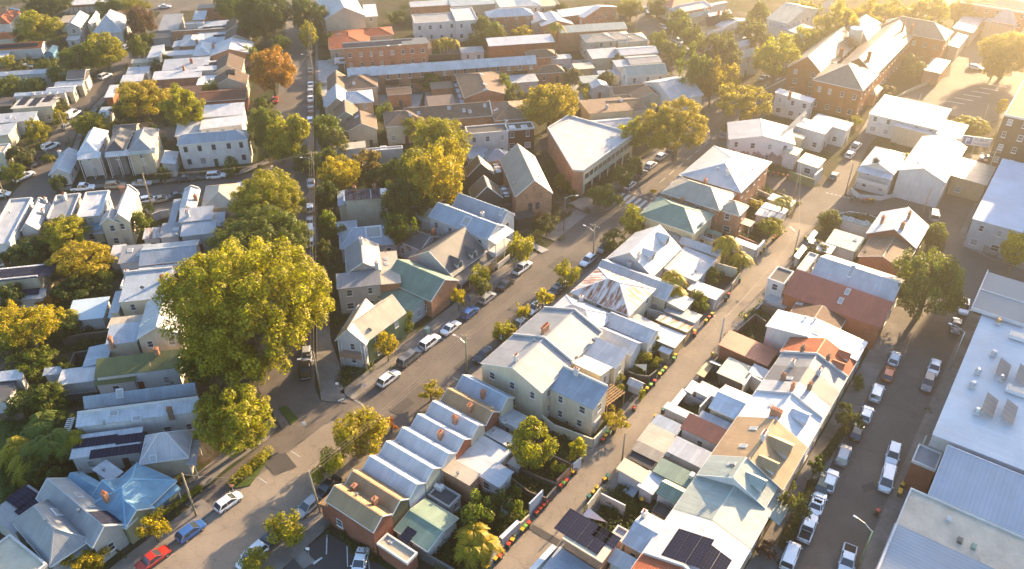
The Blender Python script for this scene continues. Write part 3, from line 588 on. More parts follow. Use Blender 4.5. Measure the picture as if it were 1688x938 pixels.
def crown(kind, size, seed):
    """unit-ish crown meshes built at a real radius so that leaves keep their size; returns (mesh, R, V)"""
    key = (kind, size, seed)
    if key in CROWN: return CROWN[key]
    Rr = {'xs': 1.1, 's': 2.1, 'm': 4.0, 'l': 6.5, 'xl': 12.5}[size]; nl = {'xs': 800, 's': 2200, 'm': 6500, 'l': 18000, 'xl': 90000}[size]; sd = hash_(key)
    ls = {'xs': .12, 's': .16, 'm': .21, 'l': .22, 'xl': .205}[size]
    if kind == 'dense': V = Rr * .85; cl = make_clumps(sd, Rr, V, {'xs': 9, 's': 22, 'm': 60, 'l': 130, 'xl': 460}[size], {'xs': .42, 's': .62, 'm': .85, 'l': 1.0, 'xl': 1.2}[size]); me = leaf_mesh('crown', cl, nl, ls, sd, flat=.35)
    elif kind == 'loose': V = Rr * .8; cl = make_clumps(sd, Rr, V, {'xs': 9, 's': 20, 'm': 42, 'l': 75, 'xl': 150}[size], {'xs': .35, 's': .55, 'm': .8, 'l': 1.05, 'xl': 1.4}[size], low=-.85); me = leaf_mesh('crown', cl, int(nl * .8), ls, sd, jitter=.8, flat=.1)
    elif kind == 'smooth': V = Rr * .75; cl = make_clumps(sd, Rr, V, {'xs': 12, 's': 40, 'm': 110, 'l': 220, 'xl': 400}[size], {'xs': .4, 's': .45, 'm': .6, 'l': .75, 'xl': .9}[size], low=-.7); me = leaf_mesh('crown', cl, int(nl * 1.2), ls * .85, sd, flat=.5)
    else: V = Rr; cl = make_clumps(sd, Rr, V, 30, .5); me = leaf_mesh('crown', cl, nl, ls, sd)
    CROWN[key] = (me, Rr, V, cl); return CROWN[key]
def hash_(k): return sum((i + 3) * ord(c) for i, c in enumerate(str(k))) % 99991
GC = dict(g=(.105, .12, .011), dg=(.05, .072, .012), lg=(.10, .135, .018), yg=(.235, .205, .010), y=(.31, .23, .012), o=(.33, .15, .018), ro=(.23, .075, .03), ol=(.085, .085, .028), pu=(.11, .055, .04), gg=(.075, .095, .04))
NT = [0]
def tree(label, X, Y, w, h, under=1.5, c='g', kind='dense', cat='tree', name='tree', group=None, abs_=None, trunk=True, bare=False, maxv=1.5):
    """X,Y: tile pixel of the middle of the crown; w,h: its size in tile pixels"""
    w *= 1.1 / 3.991; h *= 1.1 / 3.991; px, py = tp(X, Y); V = w / 2 / 7; under = under * (.6 if kind == 'loose' else .25)
    zc = under + 2
    for _ in range(3):
        p = at(px, py, zc); s = scale_at(p); Rr = w / 2 / s; el = math.atan2(HC - zc, math.hypot(p.x, p.y)); hv = h / 2 / s
        V = math.sqrt(max((hv ** 2 - (Rr * math.sin(el)) ** 2), .0)) / math.cos(el); V = min(max(V, .5 * Rr), maxv * Rr); zc = under + V
    p = at(px, py, zc); size = min((('xs', 1.1), ('s', 2.1), ('m', 4.0), ('l', 6.5), ('xl', 12.5)), key=lambda q: abs(math.log(q[1] / Rr)))[0]
    NT[0] += 1; seed = NT[0] % (3 if size in ('m', 'l', 's') else 2); me, R0, V0, cl = crown(kind, size, seed)
    rz = R.uniform(0, 6.28); t = thing(name, label, cat, (p.x, p.y, 0), rz, group); col = GC[c] if isinstance(c, str) else c; jj = R.uniform(.88, 1.12); col = (col[0] * jj * R.uniform(.94, 1.06), col[1] * jj, col[2] * jj)
    sc = (Rr / R0 * 1.0, Rr / R0 * 1.0, V / V0); ob('crown', me, t, col, (0, 0, zc), sc=sc)
    if trunk:
        g = random.Random(NT[0]); m = MB(); tr = max(.09, Rr * .055); top = zc - V * .25
        m.tube([(0, 0, -.3), (g.uniform(-.1, .1), g.uniform(-.1, .1), top * .5), (0, 0, top)], tr * 1.25, tr * .8, 8)
        for i in range(7 if Rr > 2 else 4):
            q = cl[g.randrange(len(cl))]; q = (q[0] * sc[0] * .8, q[1] * sc[1] * .8, zc + q[2] * sc[2] * .7); z0 = top * g.uniform(.55, .98)
            m.tube([(0, 0, z0), (q[0] * .5, q[1] * .5, z0 + (q[2] - z0) * .35), q], tr * .5, tr * .14, 5)
        ob('trunk', m.mesh('trunk', 'bark', False), t)
    return t
PALM = {}
def palm(label, X, Y, hgt, r=2.4, c='gg', group=None, trunk_r=.16, name='palm_tree'):
    """X,Y: tile pixel of the head; hgt: trunk height"""
    p = at(*tp(X, Y), hgt); t = thing(name, label, 'palm tree', (p.x, p.y, 0), R.uniform(0, 6), group); col = GC[c]
    if 'f' not in PALM:
        for s_ in range(2):
            g = random.Random(40 + s_); q = []
            nf = 15
            for i in range(nf):
                a = 6.283 * i / nf * 2.39 + g.uniform(-.2, .2); up = g.uniform(.1, 1.15); ln = g.uniform(.85, 1.1); pts = []
                for k in range(11):
                    t_ = k / 10; x = ln * t_; z = up * t_ - (up * .75 + .75) * t_ ** 2.1; pts.append((x, z))
                ca, sa = math.cos(a), math.sin(a)
                for k in range(1, 11):
                    (x0, z0), (x1, z1) = pts[k - 1], pts[k]; lw = .26 * math.sin(math.pi * (.12 + .85 * k / 10)) + .02
                    for sd in (-1, 1):
                        for hf in (0, .5):
                            xx = x0 + (x1 - x0) * hf; zz = z0 + (z1 - z0) * hf; tx = xx + .12; dr = -.10 - g.uniform(0, .08)
                            A = (xx, 0, zz); Bp = (xx + .045, 0, zz + (z1 - z0) * .5); Cc = (tx + .02, sd * lw, zz + dr); D = (tx - .02, sd * lw, zz + dr)
                            for P_ in (A, Bp, Cc, D): q.append((P_[0] * ca - P_[1] * sa, P_[0] * sa + P_[1] * ca, P_[2]))
            PALM['f' if s_ == 0 else 'f2'] = raw_quads('fronds', np.array(q), 'leaves')
    ob('fronds', PALM[R.choice(('f', 'f2'))], t, col, (0, 0, hgt), sc=(r * 1.2, r * 1.2, r * 1.2))
    m = MB().tube([(0, 0, -.3), (.1, .05, hgt * .5), (0, 0, hgt)], trunk_r * 1.3, trunk_r, 8); ob('trunk', m.mesh('trunk', 'bark', False), t); return t
# ------------------------------------------------------------------ street furniture
def pole(label, X, Y, h=8.6, arms=(), lamp=None, cross=True, c=(.30, .25, .17), lean=0, cat='pole', name='utility_pole', r=.16):
    """X,Y: tile pixel of the foot; arms: azimuth of the crossarm; lamp: azimuth of the lamp arm"""
    p = at(*tp(X, Y), 0); t = thing(name, label, cat, (p.x, p.y, 0))
    ob('post', MB().tube([(0, 0, -.3), (lean * .5, 0, h * .5), (lean, 0, h)], r, r * .7, 9).mesh('post', 'timber' if name == 'utility_pole' else 'metal', False, True), t, c)
    d = lambda a: Vector((math.sin(math.radians(a)), math.cos(math.radians(a)), 0))
    for k, a in enumerate(arms):
        q = d(a); z = h - .45 - k * 1.1; m = MB().bar((lean + q.x * -1.15, q.y * -1.15, z), (lean + q.x * 1.15, q.y * 1.15, z), .11, .12); am = ob('crossarm', m.mesh('crossarm', 'timber', False), t, (.24, .2, .15))
        im = MB().tube([(0, 0, 0), (0, 0, .2)], .05, .035, 6).mesh('insulator', 'plain', False)
        for u in (-1.05, -.55, .55, 1.05): ob('insulator', im, am, (.55, .5, .45), (lean + q.x * u, q.y * u, z + .06))
    if lamp is not None:
        q = d(lamp); z = h * .8 if name == 'utility_pole' else h; ln = 2.3
        arm = ob('lamp_arm', MB().tube([(lean, 0, z - .2), (lean + q.x * ln * .5, q.y * ln * .5, z + .45), (lean + q.x * ln, q.y * ln, z + .6)], .045, .04, 6).mesh('lamp_arm', 'metal', False), t, (.5, .5, .48))
        ob('lamp_head', MB().box(-.32, -.13, -.07, .32, .13, .06, .06, .04).mesh('lamp_head', 'plain', False), t, (.7, .7, .68), (lean + q.x * (ln + .2), q.y * (ln + .2), z + .6), rz=math.radians(90 - lamp))
    t['top'] = (p.x + lean, p.y, h - .2); return t
def wires(label, a, b, n=2, sag=1.0, off=.9):
    """cables between two poles (or a pole and a point)"""
    A = Vector(a['top'] if hasattr(a, 'name') else a); Bv = Vector(b['top'] if hasattr(b, 'name') else b); d = (Bv - A); sd = Vector((-d.y, d.x, 0)).normalized(); m = MB()
    for k in range(n):
        o = sd * (k - (n - 1) / 2) * off; m.tube([A + o + d * t - Vector((0, 0, 4 * sag * t * (1 - t))) - A for t in [i / 10 for i in range(11)]], .022, .022, 4, False)
    o = ob('power_line', m.mesh('power_line', 'plain', False), None, (.25, .2, .14), A); return tag(o, label, 'power line', None)
BINM = {}
def bin_(label, X, Y, lid='r', rz=None, group='wheelie bins put out along the lane'):
    p = at(*tp(X, Y), .5)
    if not BINM:
        BINM['body'] = MB().box(-.22, -.26, .06, .22, .26, .92, 0, 0).mesh('body', 'plain', False); m = MB(); m.v = []; m.f = []
        m.box(-.24, -.27, .06, .24, .3, .95); me = m.mesh('body', 'plain', False)
        for v in me.vertices:
            if v.co.z < .1: v.co.x *= .82; v.co.y *= .8
        BINM['body'] = me; BINM['lid'] = MB().box(-.28, -.33, .955, .28, .33, 1.05, .03, .05).mesh('lid', 'plain', False); BINM['wheel'] = MB().tube([(-.27, .24, .1), (.27, .24, .1)], .1, .1, 9).mesh('wheel', 'rubber', False)
        BINM['handle'] = MB().tube([(-.2, .37, .93), (.2, .37, .93)], .02, n=5).mesh('handle', 'rubber', False)
    t = thing('wheelie_bin', label, 'wheelie bin', (p.x, p.y, 0.02), ROTU + R.choice((-1, 1)) * 1.57 + R.uniform(-.25, .25) if rz is None else rz, group)
    ob('body', BINM['body'], t, R.choice(((.035, .06, .04), (.05, .07, .055), (.03, .035, .035)))); ob('lid', BINM['lid'], t, {'r': (.5, .045, .02), 'y': (.72, .40, .02), 'g': (.16, .36, .06), 'gn': (.02, .16, .10), 'k': (.03, .04, .035)}[lid]); ob('wheel', BINM['wheel'], t); ob('handle', BINM['handle'], t); return t
def bins(label, pts, lids):
    """bins standing side by side; every lid colour in the group keeps its own label"""
    nm = {'r': 'red', 'y': 'yellow', 'g': 'lime green', 'gn': 'dark green', 'k': 'dark'}; n = len(lids)
    seen = {}
    for i, l in enumerate(lids):
        t = i / max(1, n - 1); seen[l] = seen.get(l, 0) + 1; tot = list(lids).count(l)
        which = '' if tot < 2 else ', %s such from left,' % ('first', 'second', 'third', 'fourth')[seen[l] - 1]
        bin_(f'{nm[l]}-lidded wheelie bin{which} {label}', pts[0] + (pts[2] - pts[0]) * t, pts[1] + (pts[3] - pts[1]) * t, l, group='wheelie bins ' + label)
def wall(label, pts, h=1.8, c='LW', m='render_wall', t=.16, cat=None, name=None, cap=None, z=None, kind=None):
    """a wall or fence along tile pixels given at its top"""
    q = [at(*tp(pts[i], pts[i + 1]), h) for i in range(0, len(pts), 2)]; name = name or ('fence' if m in ('deck', 'board_wall', 'timber') else 'garden_wall'); cat = cat or name.replace('_', ' ')
    th = thing(name, label, cat, (q[0].x, q[0].y, 0)); o = q[0]; mb = MB(); cp = MB()
    for a, b in zip(q, q[1:]):
        a, b = a - o, b - o; ln = (b - a).length
        mb.bar((a.x, a.y, h / 2 - .1), (b.x, b.y, h / 2 - .1), t, h + .2)
        cp.bar((a.x, a.y, h + .03), (b.x, b.y, h + .03), t + .08, .06)
    panel = ob('panel' if name == 'fence' else 'masonry', mb.mesh('panel', m), th, C[c] if isinstance(c, str) else c)
    if cap is not False: ob('coping' if name != 'fence' else 'rail', cp.mesh('coping', 'plain', False), th, C[cap or c] if isinstance(cap or c, str) else c)
    if name == 'fence' and kind != 'noposts':
        pm = MB().box(-.06, -.06, 0, .06, .06, h + .1).mesh('post', 'timber', False)
        for a, b in zip(q, q[1:]):
            n = min(12, max(1, int((b - a).length / 2.4)))
            for i in range(n + 1): p = a + (b - a) * i / n - o; ob('post', pm, th, (.2, .17, .13), (p.x, p.y, 0))
    return th
def rail_fence(label, pts, h=1.1, c=(.3, .3, .3), sp=.14, cat='fence'):
    q = [at(*tp(pts[i], pts[i + 1]), h) for i in range(0, len(pts), 2)]; th = thing('metal_fence', label, cat, (q[0].x, q[0].y, 0)); o = q[0]; m = MB(); r_ = MB()
    for a, b in zip(q, q[1:]):
        a, b = a - o, b - o; n = min(260, max(2, int((b - a).length / sp))); r_.bar((a.x, a.y, h), (b.x, b.y, h), .05, .06); r_.bar((a.x, a.y, .15), (b.x, b.y, .15), .05, .06)
        for i in range(n): p = a + (b - a) * i / n; m.bar((p.x, p.y, 0), (p.x, p.y, h), .03, .03)
    ob('palings', m.mesh('palings', 'plain', False), th, c); ob('rail', r_.mesh('rail', 'plain', False), th, c); return th
def sheet(name, pts, z, mat, col=None, kind='structure', abs_px=False, hgt=0, nx=None):
    """a flat sheet (or a low raised slab) from tile pixels on the ground"""
    q = [at(*(tp(pts[i], pts[i + 1]) if not abs_px else (pts[i], pts[i + 1])), z) for i in range(0, len(pts), 2)]
    return sheet_w(name, [(p.x, p.y) for p in q], z, mat, col, kind, hgt)
PAVED = []
def sheet_w(name, q, z, mat, col=None, kind='structure', hgt=0):
    if name in ('road', 'footpath', 'car_park', 'lane_edge', 'driveway'): PAVED.append(q)
    ar = sum(a[0] * b[1] - b[0] * a[1] for a, b in zip(q, q[1:] + q[:1]))
    if ar < 0: q = q[::-1]
    import bmesh
    m = MB(); m.poly([(x, y, z) for x, y in q])
    if hgt:
        for a, b in zip(q, q[1:] + q[:1]): m.poly([(a[0], a[1], z - hgt), (b[0], b[1], z - hgt), (b[0], b[1], z), (a[0], a[1], z)])
    me = m.mesh(name, mat, False); bm = bmesh.new(); bm.from_mesh(me); bmesh.ops.triangulate(bm, faces=[f for f in bm.faces if len(f.verts) > 4]); bm.to_mesh(me); bm.free(); auto_uv(me)
    o = ob(name, me, None, col); o['kind'] = kind; return o
def uvr(name, u0, v0, u1, v1, z, mat, col=None, hgt=0): return sheet_w(name, [tuple(uv(*p)[:2]) for p in ((u0, v0), (u1, v0), (u1, v1), (u0, v1))], z, mat, col, 'structure', hgt)
def sign(label, X, Y, h=2.3, w=.45, hh=.6, c=(.75, .75, .75), az=180, txt=None, tc=(.02, .1, .4)):
    p = at(*tp(X, Y), h); t = thing('street_sign', label, 'sign', (p.x, p.y, 0), math.radians(180 - az)); ob('post', MB().tube([(0, 0, -.2), (0, 0, h)], .035, n=6).mesh('post', 'metal', False), t, (.4, .4, .4))
    pl = ob('plate', MB().box(-w / 2, -.03, h - hh, w / 2, .0, h).mesh('plate', 'plain', False), t, c, loc=(0, -.04, 0))
    if txt: text('lettering', txt, t, (0, -.075, h - hh * .8), hh * .7, tc, (math.pi / 2, 0, 0), 'CENTER')
    return t
def text(name, s, parent, loc, size, col, rot, align='LEFT'):
    cu = bpy.data.curves.new(name, 'FONT'); cu.body = s; cu.size = size; cu.extrude = .012; cu.align_x = align; cu.materials.append(MATS['plain'])
    tmp = bpy.data.objects.new('tmp', cu); COL.objects.link(tmp); bpy.context.view_layer.update(); me = bpy.data.meshes.new_from_object(tmp.evaluated_get(bpy.context.evaluated_depsgraph_get())); bpy.data.objects.remove(tmp)
    me.materials.clear(); me.materials.append(MATS['plain']); o = bpy.data.objects.new(name, me); COL.objects.link(o); o.parent = parent; o.location = loc; o.rotation_euler = rot; o.color = (*col, 1); return o
def solid(label, cat, name, X, Y, parts, rz=0, z=0, group=None, h0=0.0):
    """small thing from boxes/tubes: parts = [(part name, MB, material, colour)]"""
    p = at(*tp(X, Y), h0); t = thing(name, label, cat, (p.x, p.y, z), rz, group)
    for n, m, mat, c in parts: ob(n, m.mesh(n, mat, mat in ('deck', 'brick_wall')), t, c)
    return t
def pergola(label, pts, h=2.7, c='TN', cat='pergola'):
    o2 = object.__new__(B); o2._frame(pts, h); t = thing('pergola', label, cat, o2.o, o2.rz); L, W = o2.L, o2.W; m = MB()
    for i in range(int(W / .45) + 1): m.box(0, i * .45, h, L, i * .45 + .2, h + .06)
    for i in range(int(L / .8) + 1): m.box(i * .8, -.1, h - .16, i * .8 + .08, W + .1, h - .01)
    ob('beams', m.mesh('beams', 'timber', False), t, C[c]); pm = MB().box(-.06, -.06, 0, .06, .06, h - .17).mesh('post', 'timber', False)
    for x in (.1, L - .1):
        for y in (.1, W - .1): ob('post', pm, t, C[c], (x, y, 0))
    return t
# ------------------------------------------------------------------ setting
g = MB(); g.poly([(-900, -60, 0), (900, -60, 0), (900, 1500, 0), (-900, 1500, 0)]); o = ob('ground', g.mesh('ground', 'soil', False)); struct(o)
uvr('road', -70, 68.0, 232, 80.0, .02, 'asphalt')
uvr('road', -60, 36.5, 176, 41.6, .024, 'sunlit_old_asphalt'); uvr('road', -70, 68.02, 60.5, 79.98, .026, 'sunlit_old_asphalt')  # old cracked seal, its colour also paler and warmer to carry golden sunlight
uvr('road', -70, 1.8, 176, 10.7, .028, 'asphalt')
TC[0] = TC[1] = 0
def S(name, pts, z, mat, **k): return sheet(name, pts, z, mat, abs_px=True, **k)
S('road', (1165, 230, 1205, 232, 1212, 270, 1300, 291, 1343, 309, 1358, 306, 1405, 240, 1425, 205, 1440, 170, 1475, 175, 1455, 215, 1432, 240, 1391, 323, 1416, 329, 1453, 330, 1498, 318, 1573, 280, 1595, 252, 1640, 262, 1625, 300, 1604, 340, 1581, 385, 1589, 408, 1644, 430, 1688, 445, 1800, 480, 1690, 458, 1622, 462, 1590, 560, 1500, 560, 1548, 440, 1560, 400, 1530, 372, 1470, 352, 1420, 356, 1365, 352, 1347, 372, 1303, 366, 1316, 335, 1258, 305, 1250, 288, 1176, 266), .032, 'asphalt')
S('road', (516, -30, 519, 640, 530, 664, 565, 678, 500, 708, 470, 716, 455, 690, 425, 640, 448, 400, 455, 175, 470, 58, 476, -30), .036, 'asphalt')
S('road', (-60, 337, 113, 318, 286, 303, 395, 291, 450, 272, 470, 268, 472, 298, 440, 322, 253, 345, 0, 370, -60, 377), .040, 'asphalt')
S('road', (10, 332, 45, 290, 70, 245, 98, 205, 105, 180, 140, 150, 170, 118, 200, 95, 215, 80, 250, 40, 268, 15, 300, 12, 290, 40, 255, 75, 222, 105, 185, 140, 140, 185, 127, 215, 118, 240, 102, 272, 92, 322), .044, 'asphalt')
S('road', (90, 8, 110, 24, 190, 25, 250, 20, 420, 14, 520, 6, 520, -12, 90, -8), .048, 'asphalt')
S('road', (1005, -40, 1030, 20, 1062, 65, 1100, 112, 1150, 165, 1170, 200, 1225, 180, 1178, 122, 1145, 90, 1105, 50, 1075, 20, 1052, -40), .052, 'asphalt')
S('road', (1165, 200, 1180, 186, 1275, 121, 1328, 98, 1400, 62, 1480, 22, 1560, -16, 1640, -16, 1500, 36, 1400, 90, 1320, 135, 1262, 168, 1215, 228), .056, 'asphalt')
S('car_park', (1452, 172, 1565, 125, 1573, 75, 1650, 60, 1720, 110, 1665, 190, 1626, 203, 1568, 190), .02, 'asphalt')
S('car_park', (478, 925, 538, 878, 650, 945, 640, 970, 440, 970), .03, 'patch_asphalt')
S('yard_paving', (1604, 372, 1688, 385, 1710, 430, 1644, 428, 1600, 400), .034, 'concrete', col=C['GW'])
uvr('road', 36, 79.5, 67, 84.5, .016, 'asphalt')
# raised footpaths with kerbs
K = .13
def path(u0, v0, u1, v1): uvr('footpath', u0, v0, u1, v1, K, 'pavement', None, K + .05)
path(-70, 80.15, 38, 83.4); path(66, 80.15, 120.6, 83.4); path(127, 80.15, 141, 83.4); path(146, 80.15, 205, 83.2)
path(-70, 64.6, 176, 67.85); path(-70, 10.85, 146, 14.0); path(-70, -1.3, 152, 1.65)
for a in ((-70, 80, 38), (66, 80, 120.6), (127, 80, 141), (146, 80, 205)): uvr('kerb', a[0], 80.0, a[2], 80.15, K + .012, 'concrete', (.17, .16, .15), K)
uvr('kerb', -70, 67.85, 176, 68.0, K + .012, 'concrete', (.17, .16, .15), K); uvr('kerb', -70, 10.7, 146, 10.85, K + .012, 'concrete', (.17, .16, .15), K); uvr('kerb', -70, 1.65, 152, 1.8, K + .012, 'concrete', (.17, .16, .15), K)
uvr('lane_edge', -60, 41.6, 166, 42.9, .05, 'pavement'); uvr('lane_edge', -60, 35.2, 164, 36.5, .05, 'pavement')
S('footpath', (519, -30, 522, 620, 530, 660, 572, 664, 566, 640, 560, 600, 545, 560, 534, 400, 524, 100, 522, -30), K, 'pavement', hgt=K)
S('footpath', (113, 313, 286, 299, 395, 287, 445, 268, 440, 262, 392, 282, 286, 294, 110, 307, 100, 312), K, 'pavement', hgt=K)
S('footpath', (0, 383, 253, 356, 445, 332, 440, 322, 253, 345, 0, 370), K, 'pavement', hgt=K)
S('footpath', (120, 242, 140, 190, 185, 142, 190, 148, 146, 196, 128, 246, 112, 290, 98, 312, 93, 305), .09, 'pavement', hgt=K)
S('footpath', (1394, 320, 1416, 326, 1453, 328, 1498, 315, 1573, 277, 1568, 268, 1496, 306, 1452, 320, 1420, 318, 1399, 312), K, 'pavement', hgt=K)
S('footpath', (1640, 262, 1625, 300, 1604, 340, 1581, 385, 1589, 408, 1644, 430, 1688, 445, 1760, 470, 1770, 462, 1690, 436, 1648, 421, 1600, 400, 1594, 385, 1618, 340, 1640, 300, 1665, 262), K, 'pavement', hgt=K)
S('footpath', (1604, 300, 1619, 313, 1640, 300, 1650, 262, 1620, 285), K + .01, 'pavement', hgt=K)
S('footpath', (938, 335, 961, 348, 985, 352, 1006, 345, 1022, 331, 1000, 318, 960, 325), K + .004, 'pavement', hgt=K)
S('traffic_island', (378, 806, 412, 800, 446, 752, 444, 742, 420, 752, 384, 786), K, 'lawn', hgt=K)
S('traffic_island', (459, 672, 472, 668, 492, 690, 480, 700), K, 'lawn', hgt=K)
S('footpath', (150, 938, 340, 800, 372, 772, 440, 725, 458, 702, 444, 690, 420, 705, 360, 752, 300, 800, 230, 850, 110, 938), .06, 'pavement', hgt=.1)
S('driveway', (866, 393, 905, 412, 893, 417, 868, 402, 850, 410, 838, 400), .145, 'concrete', col=C['GW'])
S('driveway', (520, 100, 560, 98, 556, 118, 560, 160, 530, 165, 521, 165), .10, 'concrete', col=C['GW'])
S('patio', (480, 915, 500, 905, 520, 925, 500, 938), .05, 'pavement')
# painted markings
def mark(u0, v0, u1, v1, z=.06): uvr('road_marking', u0, v0, u1, v1, z, 'paintline')
for i in range(7): mark(150.2 + 0, 69.0 + i * 1.5, 154.4, 69.75 + i * 1.5)
for v in range(8): mark(148.6, 68.7 + v * 1.45, 149.0, 69.2 + v * 1.45); mark(155.6, 68.7 + v * 1.45, 156.0, 69.2 + v * 1.45)
for u in (45.5, 52, 66, 73, 80, 87, 94, 101, 108): mark(u, 77.8, u + .12, 79.9)
for u in (20, 27, 34, 48, 55, 80, 87): mark(u, 68.1, u + .12, 70.3)
for i in range(0, 8): mark(164 + i * 5, 73.9, 167 + i * 5, 74.05)
def mk(*p): S('road_marking', p, .062, 'paintline')
mk(20, 347, 65, 343, 65, 344, 20, 348); mk(1365, 355, 1400, 348, 1430, 352, 1455, 362, 1454, 363, 1430, 353.4, 1400, 349.4, 1366, 356.4)
for i in range(6): mk(1362 + i * 7, 317 + i * 1.6, 1366 + i * 7, 318 + i * 1.6, 1366 + i * 7, 319 + i * 1.6, 1362 + i * 7, 318 + i * 1.6)
mk(538, 882, 540, 882, 539, 914, 537, 914); mk(571, 900, 573, 901, 574, 934, 572, 934); mk(607, 922, 608, 922, 610, 940, 608, 940); mk(515, 928, 530, 918, 532, 920, 517, 931)
for i in range(6): mk(1560 + i * 14, 166 - i * 5.5, 1590 + i * 14, 171 - i * 5.5, 1590 + i * 14, 172 - i * 5.5, 1560 + i * 14, 167 - i * 5.5)
for i in range(7): mk(1258 + i * 11, 142 - i * 5.4, 1264 + i * 11, 139 - i * 5.4, 1264 + i * 11, 140 - i * 5.4, 1258 + i * 11, 143 - i * 5.4)
mk(1240, 156, 1330, 112, 1331, 113, 1241, 157)
for i in range(3): mk(448 - 1.5, 273 + i * 4, 450, 272.5 + i * 4, 450, 274.5 + i * 4, 448 - 1.5, 275 + i * 4)
for q in ((700, 760, 740, 740, 760, 755, 720, 778), (640, 676, 672, 655, 684, 664, 655, 684), (748, 606, 775, 584, 790, 596, 762, 618), (432, 760, 470, 745, 490, 770, 452, 784), (1420, 800, 1440, 795, 1444, 806, 1424, 812), (1090, 600, 1100, 596, 1106, 602, 1094, 606)): S('asphalt_patch', q, .058, 'patch_asphalt')
uvr('asphalt_patch', 61.5, 36.7, 62.6, 41.4, .058, 'patch_asphalt'); uvr('asphalt_patch', 118, 69, 123, 76, .058, 'patch_asphalt')
# lawns and paved yards
for q in ((952, 860, 985, 842, 1010, 862, 975, 885), (1245, 524, 1268, 519, 1272, 530, 1250, 536), (1415, 610, 1432, 590, 1440, 600, 1420, 634), (556, 595, 575, 612, 602, 606, 600, 595)): S('lawn', q, .07, 'lawn')
S('lawn', (-40, 620, 110, 640, 120, 760, 60, 860, -60, 800), .03, 'lawn')
for q in ((700, 120, 800, 108, 812, 165, 700, 190), (560, 150, 700, 148, 690, 178, 560, 170), (930, 100, 1010, 95, 1010, 160, 950, 170), (1000, 505, 1060, 540, 1100, 490, 1040, 455), (1250, 640, 1300, 600, 1330, 640, 1290, 680), (1030, 790, 1090, 740, 1140, 780, 1090, 830)): S('yard_paving', q, .03, 'concrete', col=C['GW'])
# ------------------------------------------------------------------ terraces between the main road and the lane
grid()
V0, V1 = 55.7, 64.6
tile(2, 3)
def gable_terrace(label, k, rc, wc, wm='render_wall', n=1, e=5.0, h=1.35, w0=45.9, st=3.5, **kw):
    u0 = w0 + k * st; b = B(label, ('uv', u0 + .02, V0, u0 + st - .02, V1), e, h, 'gy', rc, wc, wm=wm, over=.08, group='saw-tooth row of gabled terraces', **kw)
    return b
b = gable_terrace('tan-roofed gabled end terrace with red brick side wall by the corner car park', 0, 'TN', 'BK3', 'brick_wall', st=3.7, w0=45.8, e=5.2); tile(1, 3); b.ch(1130, 505, n=1).vent(990, 455)
b.wing((1120, 770, 1392, 832), 2.9, 0, 'flat', 'BE', 'BK3', wm='brick_wall', win=False).sk(1218, 755, w=.7, l=.7); b.wing(('uv', 45.9, 64.6, 49.5, 66.3), 3.4, .7, 's0', 'TN', 'BK3', posts=False, wm='brick_wall')
b = gable_terrace('tan-roofed gabled terrace with dark olive rear wall, second in the saw-tooth row', 1, 'TN', (.10, .095, .06)); b.ch(985, 460, n=1)
tile(2, 3); b.wing((-110, 672, 292, 605), 2.9, .7, 'gy', 'GR', 'LW').pv(-30, 715, 2, 1)
b = gable_terrace('white-roofed gabled terrace with pale blue rear wall beside the tan pair', 2, 'W', 'BW'); b.wing((98, 450, 320, 455), 2.7, 0, 'flat', 'DG', 'GW', fas='GW').ac(150, 395, 190, 415)
b = gable_terrace('white-roofed gabled terrace with cream rear wall and small round vent', 3, 'W', 'CR'); b.vent(25, 25)
w_ = b.wing((180, 270, 437, 318), 4.3, .1, 's0', 'BE', 'BK2', wm='brick_wall', win=False); w_.vent(300, 315)
b = gable_terrace('white-roofed gabled terrace with plain white rear wall in the middle of the row', 4, 'W', 'WW')
b = gable_terrace('white-roofed gabled terrace with orange brick rear wall and one brick chimney', 5, 'W', 'BK', 'brick_wall'); b.ch(185, 75, n=2)
b.wing((270, 225, 655, 300), 3.1, .3, 's2', 'W', 'WW'); b.wing((345, 160, 640, 165), 2.9, .25, 's2', 'W', 'WW').vent(420, 95)
b = gable_terrace('white-roofed gabled terrace with cream rear wall and red brick chimney near its ridge', 6, 'W', 'CR'); tile(2, 2); b.ch(280, 905, n=2); tile(2, 3); b.wing((445, 40, 690, 80), 2.8, .4, 's3', 'LG', 'LW').sk(530, 30)
b = gable_terrace('brown-roofed gabled terrace with red brick rear wall and dish beside the blue-white end roof', 7, 'TN', 'BK3', 'brick_wall', st=3.5, w0=46.0); tile(2, 2); b.ch(378, 825, n=2); b.dish(525, 855)
b = gable_terrace('pale blue-roofed gabled terrace nearest the tall cream terrace pair', 8, 'BW', 'CR', st=3.55, w0=46.0); b.ch(465, 735, n=1); b.wing((545, 880, 780, 880), 2.8, .6, 's3', 'LG', 'LW').sk(610, 900)
